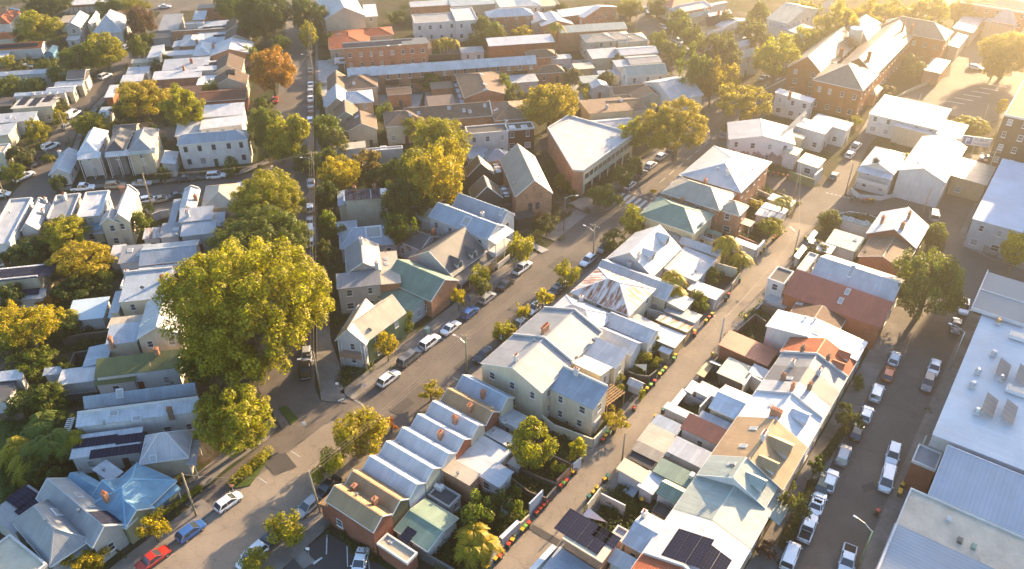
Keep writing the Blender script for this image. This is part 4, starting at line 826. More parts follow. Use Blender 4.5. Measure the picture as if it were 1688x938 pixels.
# the tall cream pair with the long street parapet
b = B('tall cream two-storey terrace with blank gable side wall and twin-pot chimney', ('uv', 79.7, 51.6, 88.6, 63.5), 7.0, 2.3, 'gx', 'G', 'CR', over=.12, par='1', k=.47, win='y0 y1 x0', st=2); b.ch(680, 500, n=2, r=1).vent(800, 370)
b.wing(('uv', 82.0, 43.6, 86.2, 51.7), 6.2, 1.3, 's1', 'BG', 'CR', par='1').ch(1130, 570, n=2, r=1); b.wing((1062, 842, 1242, 862), 2.5, 0, 'flat', 'BE', 'LW', win=False).sk(1140, 850)
b = B('tall cream terrace with long grey roof and five-pot chimney, attached to the blank-sided one', ('uv', 88.7, 51.6, 98.0, 63.5), 7.0, 2.3, 'gx', 'G', 'CR', over=.12, par='1', k=.47, st=2); b.ch(872, 305, n=5)
b.wing(('uv', 88.4, 46.2, 91.9, 51.7), 6.2, .9, 's3', 'LG', 'CR').dish(950, 460); b.wing(('uv', 92.3, 45.6, 96.0, 51.7), 6.2, .9, 's1', 'LG', 'CR').dish(960, 305); b.wing((1077, 470, 1302, 430), 3.4, 1.0, 's2', 'G', 'CR', par='1').ch(1318, 385, n=2)
b = B('white terrace with two rear gabled wings beside the tall cream pair', ('uv', 98.1, 53.5, 105.5, 63.5), 5.4, 1.8, 'hip', 'W', 'WW', over=.15); b.ch(1178, 50, n=1, r=1)
b.wing(('uv', 98.6, 46, 102.4, 53.6), 4.6, 1.2, 'gy', 'W', 'WW'); b.wing(('uv', 103.0, 45.0, 107.0, 53.6), 4.8, 1.3, 'gy', 'W', 'WW'); b.wing((1010, 215, 1215, 240), 4.4, .5, 's0', 'G', 'WW')
tile(3, 2)
B('white-roofed single-storey rear building beside the white garden umbrella', (-110, 260, 205, 238), 3.2, .8, 's2', 'W', 'WW').sk(72, 320, w=1.6, l=1.2)
B('grey-roofed timber back porch beside the curved palm', (10, 120, 218, 55), 3.0, .5, 's2', 'G', 'TN', wm='board_wall', cat='shed', name='porch')
B('rust-striped corrugated lane garage roof', (252, 236, 482, 268), 2.8, .3, 's3', (.55, .5, .45), 'YB', rm='rusty_roof', wm='brick_wall', cat='garage', name='garage', win=False)
B('grey corrugated lane garage next to the rusty one', (303, 176, 541, 198), 2.8, .3, 's3', 'G', 'LW', cat='garage', name='garage', win=False)
B('white flat-roofed lane garage with yellow brick wall below the rusty one', (203, 343, 432, 332), 2.8, 0.1, 's3', 'W', 'YB', wm='brick_wall', cat='garage', name='garage', win=False)
B('small white lean-to roof beside the leafy courtyard on the lane', (270, 425, 345, 432), 2.4, .1, 's1', 'W', 'YB', wm='brick_wall', cat='shed', name='shed', win=False)
B('dark slate garden lean-to between the white garage and white rear roof', (178, 272, 272, 268), 2.4, .2, 's0', 'DG', 'LW', cat='shed', name='shed', win=False)
B('white-roofed lane garage standing beside the courtyard with the tall palm', (458, 32, 685, 38), 2.8, .2, 's3', 'W', 'LW', cat='garage', name='garage', win=False)
B('little white gabled dog-house-like shed by the black courtyard fence', (62, 640, 166, 645), 1.9, .6, 'gy', 'W', 'WW', cat='shed', name='shed', win=False)
tile(2, 1)
b = B('cream hip-roofed house with rust-streaked white iron roof', ('uv', 106.5, 51.0, 116.0, 62.8), 6.0, 2.2, 'hip', (.58, .56, .54), 'CR', rm='rusty_roof', over=.3); tile(3, 1); b.wing(('uv', 107, 46.5, 110, 51), 3.2, .5, 's2', 'LG', 'CR')
B('grey-roofed narrow house between rusty hip roof and attic house', ('uv', 116.3, 48.5, 121.5, 63.6), 4.6, 1.4, 'gy', 'LG', 'CR').ch(105, 790, n=1, r=1).wing(('uv', 116.6, 44.8, 120.5, 48.4), 3.4, .5, 's2', 'LG', 'CR')
b = B('white steep-roofed attic house with two rear dormers', ('uv', 121.8, 54.2, 134.0, 64.4), 4.4, 3.6, 'gx', 'W', 'LW', over=.2); b.dorm(318, 668, w=2.0, d=2.6, h=2.0, face='y0').dorm(225, 768, w=1.8, d=2.4, h=1.8, face='y0').ch(130, 765, n=1, r=1)
b.wing((298, 832, 640, 768), 3.2, .3, 's2', 'W2', 'WW').vent(505, 850)
B('narrow tan and grey ridged rear wing between the flat white roof and green lean-to', (402, 655, 682, 712), 3.6, .9, 'gy', 'LG', 'BE').dish(640, 755)
b = B('weathered green hip-roofed shop house at the pedestrian crossing', ('uv', 139.5, 54.0, 149.2, 66.6), 5.4, 2.1, 'hip', 'GR', (.55, .5, .34), over=.25); b.ch(425, 395, n=1); b.ac(545, 560)
b.wing((195, 575, 508, 545), 3.4, 1.0, 'hip', 'G', 'GW'); b.wing((550, 570, 680, 600), 2.6, .4, 'gy', 'GR', 'GW'); b.wing((480, 600, 625, 640), 2.8, .2, 's2', 'G', 'LW')
b = B('sandstone two-storey house with khaki hip roof and small pyramid wing', ('uv', 149.6, 53.0, 158.2, 66.4), 6.5, 2.2, 'hip', (.36, .34, .28), 'BK2', wm='brick_wall', over=.25); b.ch(580, 265, n=2); b.sk(618, 268)
b.wing((655, 432, 850, 416), 6.0, 1.6, 'hip', 'BE', 'BK2', wm='brick_wall'); b.wing((770, 520, 890, 520), 3.0, .1, 's2', 'BE', 'BK2', posts=True, walls=False)
b = B('large white hip-roofed brick apartment block with rear balconies', ('uv', 159.0, 52.3, 176.5, 66.2), 7.0, 1.9, 'hip', 'W2', 'BK2', wm='brick_wall', over=.4, cat='apartments', name='apartment_block', st=2); b.vent(815, 215, 880, 185, 650, 180).ch(712, 215, n=1, r=1)
b.wing(('uv', 160, 66.3, 176, 67.6), 3.2, .4, 's0', 'LG', 'BK2', walls=False, posts=True)
B('white corrugated garage roof behind the round lane tree', (905, 468, 1112, 440), 2.7, .3, 'gy', 'W', 'WW', cat='garage', name='garage', win=False)
B('pale garage roof beside the corner palm at the lane end', (985, 375, 1160, 385), 2.6, .2, 's2', 'W2', 'BE', cat='garage', name='garage', win=False)
B('white corrugated shed roof behind the red-brown lane wall', (755, 655, 915, 680), 2.6, .2, 's2', 'W', 'LW', cat='shed', name='shed', win=False)
# ------------------------------------------------------------------ terraces between the lane and the right-hand street
tile(3, 3); VA, VB = 14.2, 24.9
b = B('terrace with bright red-orange tiled roof at the near end of its row', ('uv', 55.5, VA, 63.9, VB), 5.0, 1.6, 'gx', 'TR', 'CR', rm='tiled_roof', par='1')
b = B('white corrugated terrace roof carrying two solar arrays', ('uv', 64.1, VA, 72.6, VB), 5.0, 1.5, 'gx', 'W', 'CR', par='3'); b.pv(455, 800, 5, 3).pv(625, 900, 4, 2)
b = B('pale green corrugated terrace roof between the solar one and the white gable end', ('uv', 72.8, VA, 79.9, VB), 5.0, 1.5, 'gx', 'PG', 'CR')
b = B('pale green terrace with white gable end, skylight and side dormer', ('uv', 80.0, VA + .8, 84.3, VB), 5.4, 2.7, 'gx', 'PG', 'WW', over=.15); b.sk(745, 248).dish(740, 285).dorm(950, 410, w=1.9, d=2.8, h=1.6, face='y0')
b.wing(('uv', 80.0, 12.7, 84.3, VA + .9), 3.6, 1.1, 's2', 'PG', 'WW', walls=False)
b = B('tan-roofed terrace pair with big chimney stack and street dormers', ('uv', 84.5, VA, 94.1, VB), 5.4, 2.7, 'gx', 'TN', 'BE', over=.15); b.ch(950, 80, n=4, r=1).sk(820, 130, 888, 15).dorm(1030, 300, w=1.9, d=2.8, h=1.7, face='y0').dorm(1120, 190, w=2.6, d=3.6, h=2.0, face='y0', wc='LW')
tile(3, 2)
b = B('white ridged terrace roof with five-pot chimney beside the tan pair', ('uv', 94.3, VA, 101.5, VB), 5.2, 2.3, 'gx', (.60, .64, .68), 'WW', par='1', over=.15); b.ch(1030, 858, n=5).sk(1010, 795).dorm(1235, 905, w=2.2, d=2.6, h=1.6, face='y0'); b.wing((603, 800, 905, 745), 4.2, .9, 'gy', (.6, .65, .7), 'CR')
b = B('light grey iron terrace roof with white stub chimney, beside the dark slate one', ('uv', 101.7, VA, 105.0, VB), 5.2, 2.2, 'gx', 'LG', 'CR', over=.15); b.ch(1140, 690, n=1)
b = B('dark slate-grey terrace roof with tall stacks and one skylight', ('uv', 105.1, VA, 109.2, VB), 5.2, 2.2, 'gx', (.15, .155, .165), 'CR', over=.15); b.ch(1075, 640, 1248, 705, n=2, r=0, col='BR').sk(1120, 615)
b = B('mid-grey terrace roof with two slim stacks beside the red tiled one', ('uv', 109.3, VA, 113.3, VB), 5.2, 2.2, 'gx', 'G', 'CR', over=.15, par='1'); b.ch(1138, 545, 1312, 590, n=2, r=1)
b = B('red tiled terrace with two small street dormers', ('uv', 113.5, VA, 118.0, VB + .4), 5.2, 2.4, 'gx', 'TR', 'CR', rm='tiled_roof', over=.15); b.ch(1205, 440, n=2, col='BR'); tile(4, 2); b.ch(62, 500, n=2, col='BR').dorm(165, 560, w=1.6, d=2.0, h=1.3, face='y0').dorm(205, 490, w=1.6, d=2.0, h=1.3, face='y0')
tile(3, 2)
b = B('big blue-white iron-roofed house with blank white side wall above a fenced yard', ('uv', 118.2, 14.2, 123.8, 29.8), 5.6, 1.0, 'gx', (.55, .62, .70), 'WW', k=.56, over=.15, win='y0'); b.sk(1300, 310, w=1.6, l=1.2, ).vent(1225, 220, 1290, 230)
b.wing((958, 292, 1030, 180), 5.6, .0, 's2', 'BW', 'WW') if 0 else None
tile(4, 2)
b = B('brown tiled rear roof over red brick court behind the red iron roof', ('uv', 124.5, 19.5, 129.6, 28.0), 4.6, 1.0, 'gx', 'RB', 'BK3', rm='tiled_roof', wm='brick_wall'); b.sk(-75, 55)
b = B('long red iron roof on a bare brick side wall', ('uv', 129.8, 13.6, 135.6, 31.0), 5.4, 1.8, 's1', (.36, .10, .065), 'BK', wm='brick_wall', win=False); b.sk(195, 45, w=.8, l=1.6).sk(150, 105, w=.8, l=1.5)
tile(4, 1)
b = B('wide grey-roofed house with cream slope and street gable next to the red roof', ('uv', 136.2, 13.8, 146.5, 28.5), 6.0, 2.2, 'gy', 'LG', 'WW', over=.2); b.sk(220, 850, w=.8, l=3.0)
b.wing((-330, 895, -155, 850), 6.0, 0, 'flat', 'DG', 'WW'); b.wing((-140, 830, 5, 740), 6.0, 0, 'flat', 'WW', 'WW')
b = B('dark brown-roofed brick house with antennas below the corner gable', ('uv', 151.5, 15.2, 160.0, 23.5), 5.0, 1.6, 'gx', 'BR', 'BK3', wm='brick_wall', rm='tiled_roof'); b.dish(300, 740)
b = B('corner house with tall gable, pale blue slope and three chimneys', ('uv', 160.4, 15.2, 170.8, 24.6), 5.5, 2.7, 'gx', (.5, .56, .62), 'BK3', wm='brick_wall', over=.25); b.ch(420, 530, 595, 500, 552, 570, n=1, hh=1.3)
B('pale green flat-pitched shed with two skylights on the road bend', (160, 500, 350, 545), 2.9, .3, 's1', 'PG', 'LW', cat='shed', name='shed', win=False).sk(225, 497, 320, 530)
B('green-tinted low roof beside the corner gable house', (60, 655, 300, 640), 2.9, .4, 's1', 'PG', 'LW', cat='shed', name='shed', win=False).sk(250, 640)
B('small white lean-to below the green-tinted low roof', (-5, 700, 110, 690), 2.6, .2, 's1', 'W', 'LW', cat='shed', name='shed', win=False)
tile(3, 1)
B('narrow pale green shed roof on the lane edge beside the white terrace deck', (1160, 752, 1232, 690), 2.4, .2, 's2', 'PG', 'LW', cat='shed', name='shed', win=False)
B('short pale green shed roof on the lane, farther up', (1245, 640, 1302, 590), 2.4, .2, 's2', 'PG', 'LW', cat='shed', name='shed', win=False)
B('white yard roof beside the narrow pale green lane shed', (1255, 660, 1357, 665), 2.5, .2, 's2', 'W', 'LW', cat='shed', name='shed', win=False)
tile(3, 2)
B('white-roofed garage beside the brick yard walls on the lane', (978, 100, 1130, 95), 2.7, .2, 's2', 'W2', 'LW', cat='garage', name='garage', win=False)
B('red metal-roofed brick shed standing on the lane by the street light', (665, 402, 1040, 432), 3.2, .4, 's2', (.36, .12, .07), 'BK', wm='brick_wall', cat='shed', name='shed', win='y0', door=False)
B('cream-roofed garden studio with glazed near wall', (655, 577, 885, 546), 2.8, .1, 's2', 'CR', 'DG', cat='shed', name='studio', wcol='LW')
B('grey and white flat extension behind the cream studio', (862, 578, 1045, 590), 3.0, .2, 's2', 'BW', 'WW', cat='shed', name='shed', win=False)
B('tall thin tan-roofed lane box beside the flower pots', (524, 585, 616, 522), 2.2, .1, 's2', 'TN', 'KW', cat='shed', name='shed', win=False)
B('small slanted grey shed by the flower pots', (605, 520, 672, 520), 2.2, .5, 's3', 'BG', 'DG', cat='shed', name='shed', win=False)
B('little white flat shed between the lane and the grey terrace roofs', (443, 692, 520, 650), 2.3, .1, 's2', 'W', 'LW', cat='shed', name='shed', win=False)
B('light grey carport roof in front of the cream-walled wing', (508, 702, 662, 690), 2.6, .2, 's2', 'LG', 'LW', cat='carport', name='carport', win=False)
B('narrow white lane awning roof above a dark courtyard', (355, 778, 440, 702), 2.3, .1, 's2', 'W', 'KW', cat='shed', name='shed', win=False)
B('long white lane roof beside the dark courtyard', (303, 805, 535, 872), 2.5, .1, 's2', 'W2', 'LW', cat='shed', name='shed', win=False)
B('pale blue corrugated lane carport', (218, 912, 412, 932), 2.5, .2, 's1', 'BW', 'LW', cat='carport', name='carport', win=False)
B('blue-grey lean-to roof beside the red-brown one', (518, 888, 765, 938), 3.2, .3, 's1', 'BG', 'LW', cat='shed', name='shed')
tile(3, 3)
B('low outbuilding with red-brown corrugated roof and white windows', (418, 5, 710, 50), 3.6, .6, 's1', (.25, .09, .06), 'LW', cat='outbuilding', name='outbuilding')
B('beige ribbed double carport at the lane edge', (128, 92, 402, 84), 2.8, .2, 's1', 'BE', 'LW', cat='carport', name='carport', win=False)
B('cream and green striped lane roof in front of the beige carport', (98, 148, 292, 190), 2.6, .2, 's1', 'SA', 'LW', cat='carport', name='carport', win=False)
B('black flat lane roof with two square openings', (45, 205, 268, 224), 2.4, 0, 'flat', 'KW', 'KW', cat='carport', name='carport', win=False, fas='KW')
B('light grey corrugated outbuilding with flue beside the terrace backs', (330, 162, 597, 182), 3.2, .3, 's1', 'LG', 'GW', cat='outbuilding', name='outbuilding', win=False)
B('peach-coloured sunlit lane roof', (-5, 285, 192, 300), 2.8, .3, 's2', 'BE', 'LW', cat='carport', name='carport', win=False)
B('white corrugated shade roof beside the peach-coloured one', (135, 395, 286, 346), 2.5, .2, 's2', 'W', 'LW', cat='carport', name='carport', win=False)
B('long narrow green shed roof with wall-hung air conditioners', (235, 290, 492, 322), 3.0, .2, 's1', 'GR', 'LW', cat='shed', name='shed').ac(480, 335)
B('small green gabled shed with white walls', (255, 430, 458, 425), 3.4, .9, 'gy', 'GR', 'WW', cat='shed', name='shed')
B('black flat-roofed store behind the green gabled shed', (213, 555, 368, 548), 2.6, 0, 'flat', 'KW', 'LW', cat='shed', name='shed', win=False, fas='KW')
b = B('pale blue and grey gabled rear cottage with white parapet stack', (40, 755, 312, 638), 4.0, 1.1, 'gy', 'W2', 'CR', cat='house', name='cottage'); b.ch(140, 600, n=1, r=1)
B('plain grey flat roof beside the gabled rear cottage', (-60, 720, 72, 690), 2.9, 0, 'flat', 'LG', 'LW', cat='shed', name='shed', win=False)
B('white ribbed roof at the bottom picture edge beside the brick solar house', (-60, 880, 190, 945), 3.4, .5, 's1', 'W', 'WW')
tile(2, 3)
b = B('brick-sided house with cream flat roof covered by solar panels', (1000, 742, 1345, 745), 5.2, .25, 's2', 'CR', 'BK2', wm='brick_wall'); b.pv(1125, 690, 4, 4).pv(1275, 730, 2, 2)
B('blue-grey ribbed roof at the lane beside the curved white wall', (868, 945, 1200, 950), 3.0, .4, 's2', 'BG', 'LW')
# big sheds along the far right street side
tile(4, 2)
b = B('huge white factory roof with tilted solar racks', ('uv', 104.6, -48.0, 150.8, -.3), 8.0, .8, 's0', (.60, .63, .66), 'LW', cat='factory', name='factory', win=False, over=.05, par='0', rm='matt_roof')
tile(4, 3)
b = B('blue-grey ribbed warehouse roof with brick light well', ('uv', 93.6, -48.0, 104.4, -2.6), 7.2, 1.5, 'gy', (.34, .38, .44), 'BK3', wm='brick_wall', cat='warehouse', name='warehouse', win=False, over=.05, k=.85, rm='matt_roof')
b = B('cream membrane-roofed warehouse with raised parapet edge', ('uv', 85.6, -48.0, 93.4, -.3), 7.0, 0, 'flat', (.52, .47, .38), 'BE', cat='warehouse', name='warehouse', win=False)
b = B('pale grey ribbed warehouse in the bottom right corner', ('uv', 50, -48.0, 85.4, -.4), 6.6, .8, 's1', 'BG', 'WW', cat='warehouse', name='warehouse', win=False, par='2', rm='matt_roof')
B('small grey flat roof wedged in the brick light well', ('uv', 100.2, -2.4, 104.3, .9), 5.6, 0, 'flat', 'G', 'BK3', wm='brick_wall', cat='annex', name='annex', win=False)
tile(4, 1)
b = B('white rendered factory with square windows and pale blue roof above the paved yard', (1020, 500, 1700, 250), 7.0, 1.0, 's1', (.55, .60, .68), 'LW', cat='factory', name='factory', st=2, over=.1, rm='matt_roof'); 
# ------------------------------------------------------------------ left of the main road, facing it
grid(); tile(0, 3)
b = B('grey hip-roofed house with white arched triple window in its street gable', (330, 897, 575, 735, 330, 470), 4.2, 2.6, 'hip', 'G', 'GW', over=.3); b.vent(300, 620).sk(430, 560, w=1.8, l=2.6)
w_ = b.wing((610, 780, 800, 640, 440, 338), 4.3, 1.9, 'gy', 'G', 'GW', win='y0'); w_.pv(690, 600, 3, 2).sk(515, 455, 590, 520, w=1.2, l=.9).vent(520, 560)
b.wing((100, 690, 230, 600, 25, 530), 3.6, .2, 's2', 'G', 'GW').pv(75, 610, 1, 1) if 0 else None
w_ = b.wing((95, 692, 345, 500, 190, 400), 3.8, .3, 's2', 'G', 'GW'); w_.pv(150, 470, 3, 2).pv(235, 530, 4, 2).sk(370, 440)
b.wing((345, 925, 610, 800, 570, 745), 3.0, .6, 's2', 'G', 'GW', walls=False, posts=True)
B('cream flat-roofed building cut by the lower left picture corner', (110, 1060, 312, 905, 75, 703), 4.4, 0, 'flat', 'CR', 'CR', win=False)
b = B('bright blue iron-roofed cottage with timber-green front gable', (825, 655, 1145, 355, 905, 240), 4.0, 2.2, 'hip', 'PB', (.27, .27, .17), over=.25); b.ch(705, 490, n=2, hh=1.3)
b.wing((825, 655, 1000, 530, 700, 400), 4.0, 1.5, 'gy', 'PB', (.27, .27, .17)); b.wing((632, 482, 722, 408, 575, 258), 3.7, .9, 'gy', 'PB', 'LW').dish(580, 285) ; b.wing((725, 355, 800, 300, 685, 236), 3.2, .1, 's2', 'LG', 'LW').vent(685, 290)
b.wing((1000, 545, 1175, 408, 1140, 368), 3.0, .7, 's2', 'PB', 'LW', walls=False, posts=True)
grid(78.8)
b = B('beige-grey hip-roofed corner house with white skylights under the big round tree', (925, 232, 1255, 20), 4.4, 2.6, 'hip', (.42, .41, .42), 'BE', over=.25); b.sk(1010, 215, 960, 125, w=1.0, l=1.2); b.wing((1240, 255, 1305, 95), 3.0, .4, 's3', (.42, .41, .42), 'BE', walls=False, posts=True)
b = B('white low house with three black solar strips on its roof', (470, 205, 935, 25), 3.7, .5, 's2', 'W2', 'WW'); b.pv(630, 100, 6, 1).pv(860, 80, 4, 1).pv(785, 165, 8, 1)
pergola('white lattice pergola at the end of the white houses, over the palm garden', (400, 75, 495, -60), 3.0, 'WW')
tile(0, 2)
b = B('long white-roofed terrace with raised white box and brick chimney', (500, 932, 1310, 765), 5.0, .7, 's2', 'W', 'WW', over=.1, par='2'); b.sk(750, 845, 910, 905, w=1.4, l=.9).ch(1135, 885, n=2, col='BR').vent(690, 925)
b = B('blue-grey iron-roofed terrace between the white and the olive roofs', (560, 797, 1290, 655), 4.2, 1.3, 'gx', 'BG', 'LW'); b.sk(790, 715, w=1.1, l=1.5)
b = B('olive green iron-roofed terrace with brick chimney', (630, 600, 1180, 455), 4.4, .9, 's2', 'OG', 'WW'); b.ch(1035, 455, n=1, r=0).dish(990, 540); b.wing((632, 652, 890, 590), 3.2, .4, 's2', 'OG', 'LW')
B('white ribbed carport roof at the back of the olive terrace', (383, 652, 640, 535), 2.8, .1, 's2', 'W', 'LW', cat='carport', name='carport', win=False)
B('small white shed roof among the shrubs behind the white carport', (290, 588, 402, 545), 2.5, .2, 's2', 'BW', 'LW', cat='shed', name='shed', win=False)
B('pale blue lean-to with grey slope beside the brick chimney stack', (552, 532, 740, 395), 3.0, .5, 's1', 'BW', 'LW')
b = B('tall beige terrace with wide blank gable wall and white front slope', (905, 348, 1240, 85), 6.6, 2.0, 'gy', 'LG', 'BE', win='y0', over=.12); b.sk(965, 240, w=.7, l=1.6)
b.wing((702, 388, 925, 262), 5.2, .6, 's2', 'BW', 'BE').ch(755, 440, n=2); b.wing((715, 285, 945, 195), 5.2, .2, 's0', 'BE', 'BE', win=False); b.sk(900, 270, w=1.1, l=1.1)
b = B('cream two-storey terrace with pale flat roof and satellite dish', (785, 112, 1140, -95), 6.2, .6, 's2', 'BW', 'CR', over=.1, par='2'); b.dish(942, 35).ch(10, 10, n=1) if 0 else b.dish(942, 35); b.wing((725, 180, 815, 45), 4.8, .2, 's2', 'LG', 'CR')
B('conservatory with pale glass panel roof and timber posts', (442, 235, 715, 88), 2.7, .3, 's2', (.45, .56, .62), 'LW', rm='board_wall', cat='conservatory', name='conservatory', win=False)
B('little glazed lean-to roof beside the cream two-storey terrace', (718, 210, 812, 160), 3.0, .2, 's2', (.45, .56, .62), 'LW', cat='lean-to', name='conservatory', win=False)
B('white house roof with veranda at the left picture edge above the palms', (-120, 640, 152, 570), 3.2, .4, 's2', 'W', 'LW'); B('dark grey garage roof at the left picture edge', (-160, 782, 95, 635), 2.7, .3, 's3', 'DG', 'LW', cat='garage', name='garage', win=False)
B('grey roof peeping out between trees at the upper left edge of the gardens', (100, 100, 300, 40), 3.2, .4, 's2', 'G', 'LW', win=False).pv(170, 20, 6, 1)
# ------------------------------------------------------------------ block south of the cross street
tile(0, 1)
b = B('white-roofed building with a wide solar array behind the yellow trees', (-160, 940, 300, 800), 5.0, .5, 's0', 'W', 'CR', par='0'); b.pv(115, 865, 13, 3)
b = B('big pale grey parapet terrace at the left end of the cross street row', (-90, 672, 216, 385), 5.4, .6, 's2', 'LG', 'WW', par='123'); b.vent(65, 465)
b = B('narrow terrace with white gable, black rear window and tan lean-to', (135, 575, 325, 405), 5.0, 1.6, 'gy', 'LG', 'WW', par='2'); b.ch(315, 400, 290, 480, n=2, r=1); b.wing((108, 645, 285, 580), 3.2, .6, 's2', 'TN', 'WW')
b = B('dull grey-roofed terrace with cream parapet and four red chimney pots', (312, 500, 532, 355), 5.4, .5, 's2', 'G', 'CR', par='123'); b.ch(430, 372, n=4, r=1)
b = B('white-roofed parapet terrace with blue glass lean-to behind the yellow tree', (510, 488, 722, 335), 5.8, .5, 's2', 'W', 'WW', par='123'); b.ch(775, 330, n=4) if 0 else None; b.wing((520, 580, 680, 510), 3.6, .5, 's2', 'PB', 'LW'); b.wing((620, 600, 690, 560), 3.0, .2, 's2', 'LG', 'CR')
b = B('beige corner terrace with L-shaped gabled roof at the end of the cross street row', (740, 515, 905, 325), 6.4, 1.8, 'gy', 'LG', 'CR', par='2'); b.ch(775, 330, n=4); b.wing((662, 532, 800, 460), 6.2, 1.3, 'gy', 'G', 'CR')
b = B('rust-patched low white roof beside a dark hedge', (943, 632, 1062, 562), 3.4, .2, 's2', (.5, .5, .48), 'LW', rm='rusty_roof')
b = B('square grey flat-pitched roof with a boxy skylight', (1055, 622, 1190, 532), 4.2, .3, 's2', 'G', 'LW'); b.sk(1158, 570, w=1.2, l=1.2).vent(1160, 610)
b = B('pale blue-grey roof joined to the square grey one', (1192, 612, 1420, 522), 4.6, .5, 's2', 'LG', 'LW')
b = B('light grey terrace roof with cream double chimney', (1182, 520, 1400, 440), 5.4, .8, 's2', 'LG', 'CR'); b.ch(1237, 485, n=2, r=1)
b = B('white-roofed terrace with chimney and cream parapet facing the angled parking', (1185, 438, 1310, 305), 5.4, .8, 'gy', 'W2', 'CR', par='2'); b.ch(1290, 380, n=1)
b = B('sunlit beige hip-roofed corner house at the junction near the tree street', (1330, 430, 1570, 268), 5.0, 1.8, 'hip', 'BE', 'CR'); b.wing((1300, 560, 1480, 470), 3.8, .5, 's2', 'BW', 'CR'); b.wing((1560, 300, 1620, 262), 3.0, .2, 's2', 'W', 'CR')
b = B('blue-grey roof panel with pale courtyard beside the angled parking', (1112, 530, 1185, 380), 3.4, .3, 's2', 'BG', 'LW')
b = B('wide slate-grey iron roof with broad hip beside the grey skylight roof', (920, 802, 1305, 640), 4.4, 1.0, 'gx', 'BG', 'LW', over=.15)
b = B('grey roof with black skylight and white translucent strip', (782, 792, 985, 678), 3.8, .4, 's2', 'G', 'LW'); b.sk(857, 710, 918, 735, w=1.0, l=1.3)
B('white lean-to roof behind the yellow tree and the skylight roof', (722, 770, 825, 680), 3.2, .3, 's2', 'W', 'LW', win=False)
b = B('white rear roof with black window strip below the slate-grey roof', (922, 838, 1205, 790), 3.8, .3, 's0', 'W', 'WW'); b.sk(1050, 812, w=1.6, l=.7)
b = B('large white parapet roof with stepped end chimney in front of the fig trees', (802, 965, 1140, 842), 6.0, .4, 's0', 'W', 'WW', par='23'); b.ch(1075, 915, n=2).ch(795, 830, n=1, r=1)
# ------------------------------------------------------------------ north side of the cross street
b = B('single-storey white weatherboard cottage with blue-grey gabled roof', (328, 205, 520, 60), 3.3, 1.3, 'gy', 'BW', 'WW', wm='board_wall', over=.35); b.ch(385, 90, n=1, r=1)
def balcony(b, pts, e, rc, wcol):
    b.wing(pts, e, .5, 's2', rc, wcol, walls=False, posts=True)
    o2 = object.__new__(B); o2._frame(pts, 3.2); d = o2.o - b.o; m = MB().box(.02, .05, 2.75, o2.L - .02, o2.W, 2.95); rl = MB()
    for i in range(int(o2.L / .14)): rl.bar((i * .14 + .05, .1, 2.95), (i * .14 + .05, .1, 3.9), .03, .03)
    rl.bar((0, .1, 3.92), (o2.L, .1, 3.92), .06, .06); M = Matrix.Translation((d.dot(b.ex), d.dot(b.ey), 0)) @ Matrix.Rotation(o2.rz - b.rz, 4, 'Z')
    x = ob('balcony_floor', m.mesh('balcony_floor', 'plain', False), b.root, C['WW']); x.matrix_local = M; y = ob('balustrade', rl.mesh('balustrade', 'plain', False), x, C['WW'])
b = B('white two-storey Victorian house with lace balcony and pyramid roof', (512, 70, 705, -80), 6.4, 2.0, 'hip', (.6, .63, .66), 'WW', over=.2); balcony(b, (512, 108, 662, 78), 5.9, 'W', 'WW')
b = B('dark-roofed two-storey Victorian house with black railed balcony and striped awning', (692, 62, 872, -85), 6.4, 1.8, 'hip', 'DG', (.2, .2, .2), over=.2); balcony(b, (695, 92, 848, 62), 5.9, (.5, .5, .5), 'KW')
b = B('cream two-storey Victorian house with arched ground floor windows', (845, 55, 1040, -90), 6.4, 1.8, 'hip', 'G', 'CR', over=.2); balcony(b, (848, 78, 1018, 48), 5.9, 'PG', 'CR')
B('low white lean-to beside the cream Victorian house', (1068, 145, 1170, 60), 3.6, .6, 's3', 'LG', 'LW').vent(1150, 105)
tile(1, 0)
b = B('long white two-storey building with blue-grey hip roof and black sash windows', (-190, 950, 278, 855), 6.8, 1.4, 'hip', 'BG', 'WW', over=.15, wcol='KW', st=2)
b = B('white stepped roofs of the buildings behind the long white one', (-40, 850, 245, 770), 5.6, .5, 's1', 'W', 'WW'); b.wing((-20, 770, 250, 690), 5.6, .7, 's2', 'W', 'WW')
# ------------------------------------------------------------------ upper left: backs and lanes
tile(0, 0)
b = B('cream-walled house with three clusters of roof solar panels', (80, 722, 385, 640), 4.6, .4, 's0', (.42, .39, .34), 'CR', over=.35); b.pv(160, 665, 2, 4).pv(235, 670, 2, 4).pv(320, 650, 2, 3)
B('long pale roof with skylight row behind the solar-clustered house', (95, 632, 430, 598), 4.2, .3, 's2', 'BW', 'LW').sk(220, 615, 270, 615, 320, 615, 370, 615)
B('white gabled lane garage next to the grey ones', (302, 610, 500, 562), 3.6, .5, 'gx', 'W', 'CR', cat='garage', name='garage')
B('pale grey lane garage with white roller door', (360, 570, 560, 525), 3.6, .5, 'gx', 'LG', 'BE', cat='garage', name='garage')
b = B('charcoal-roofed lane garage with tall white roller door', (440, 520, 585, 455), 4.6, 1.2, 'gx', 'DG', 'DG', cat='garage', name='garage', win=False); b.put('roller_door', UNIT['roller'], b.L - .02, b.W / 2, 0, math.pi / 2, C['WW'], (b.W * .6, 1, 3.2))
B('white skillion house with dark window band behind the garden', (-10, 498, 325, 465), 4.4, .5, 's2', 'W2', 'WW'); B('pale blue lean-to between the skillion house and the charcoal garage', (300, 505, 430, 482), 3.2, .2, 's2', 'BW', 'LW', win=False)
B('timber frame pergola at the left edge beside the solar-clustered house', (-30, 700, 110, 640), 3.0, .1, 's2', 'TB', 'KW', cat='pergola', name='pergola', win=False)
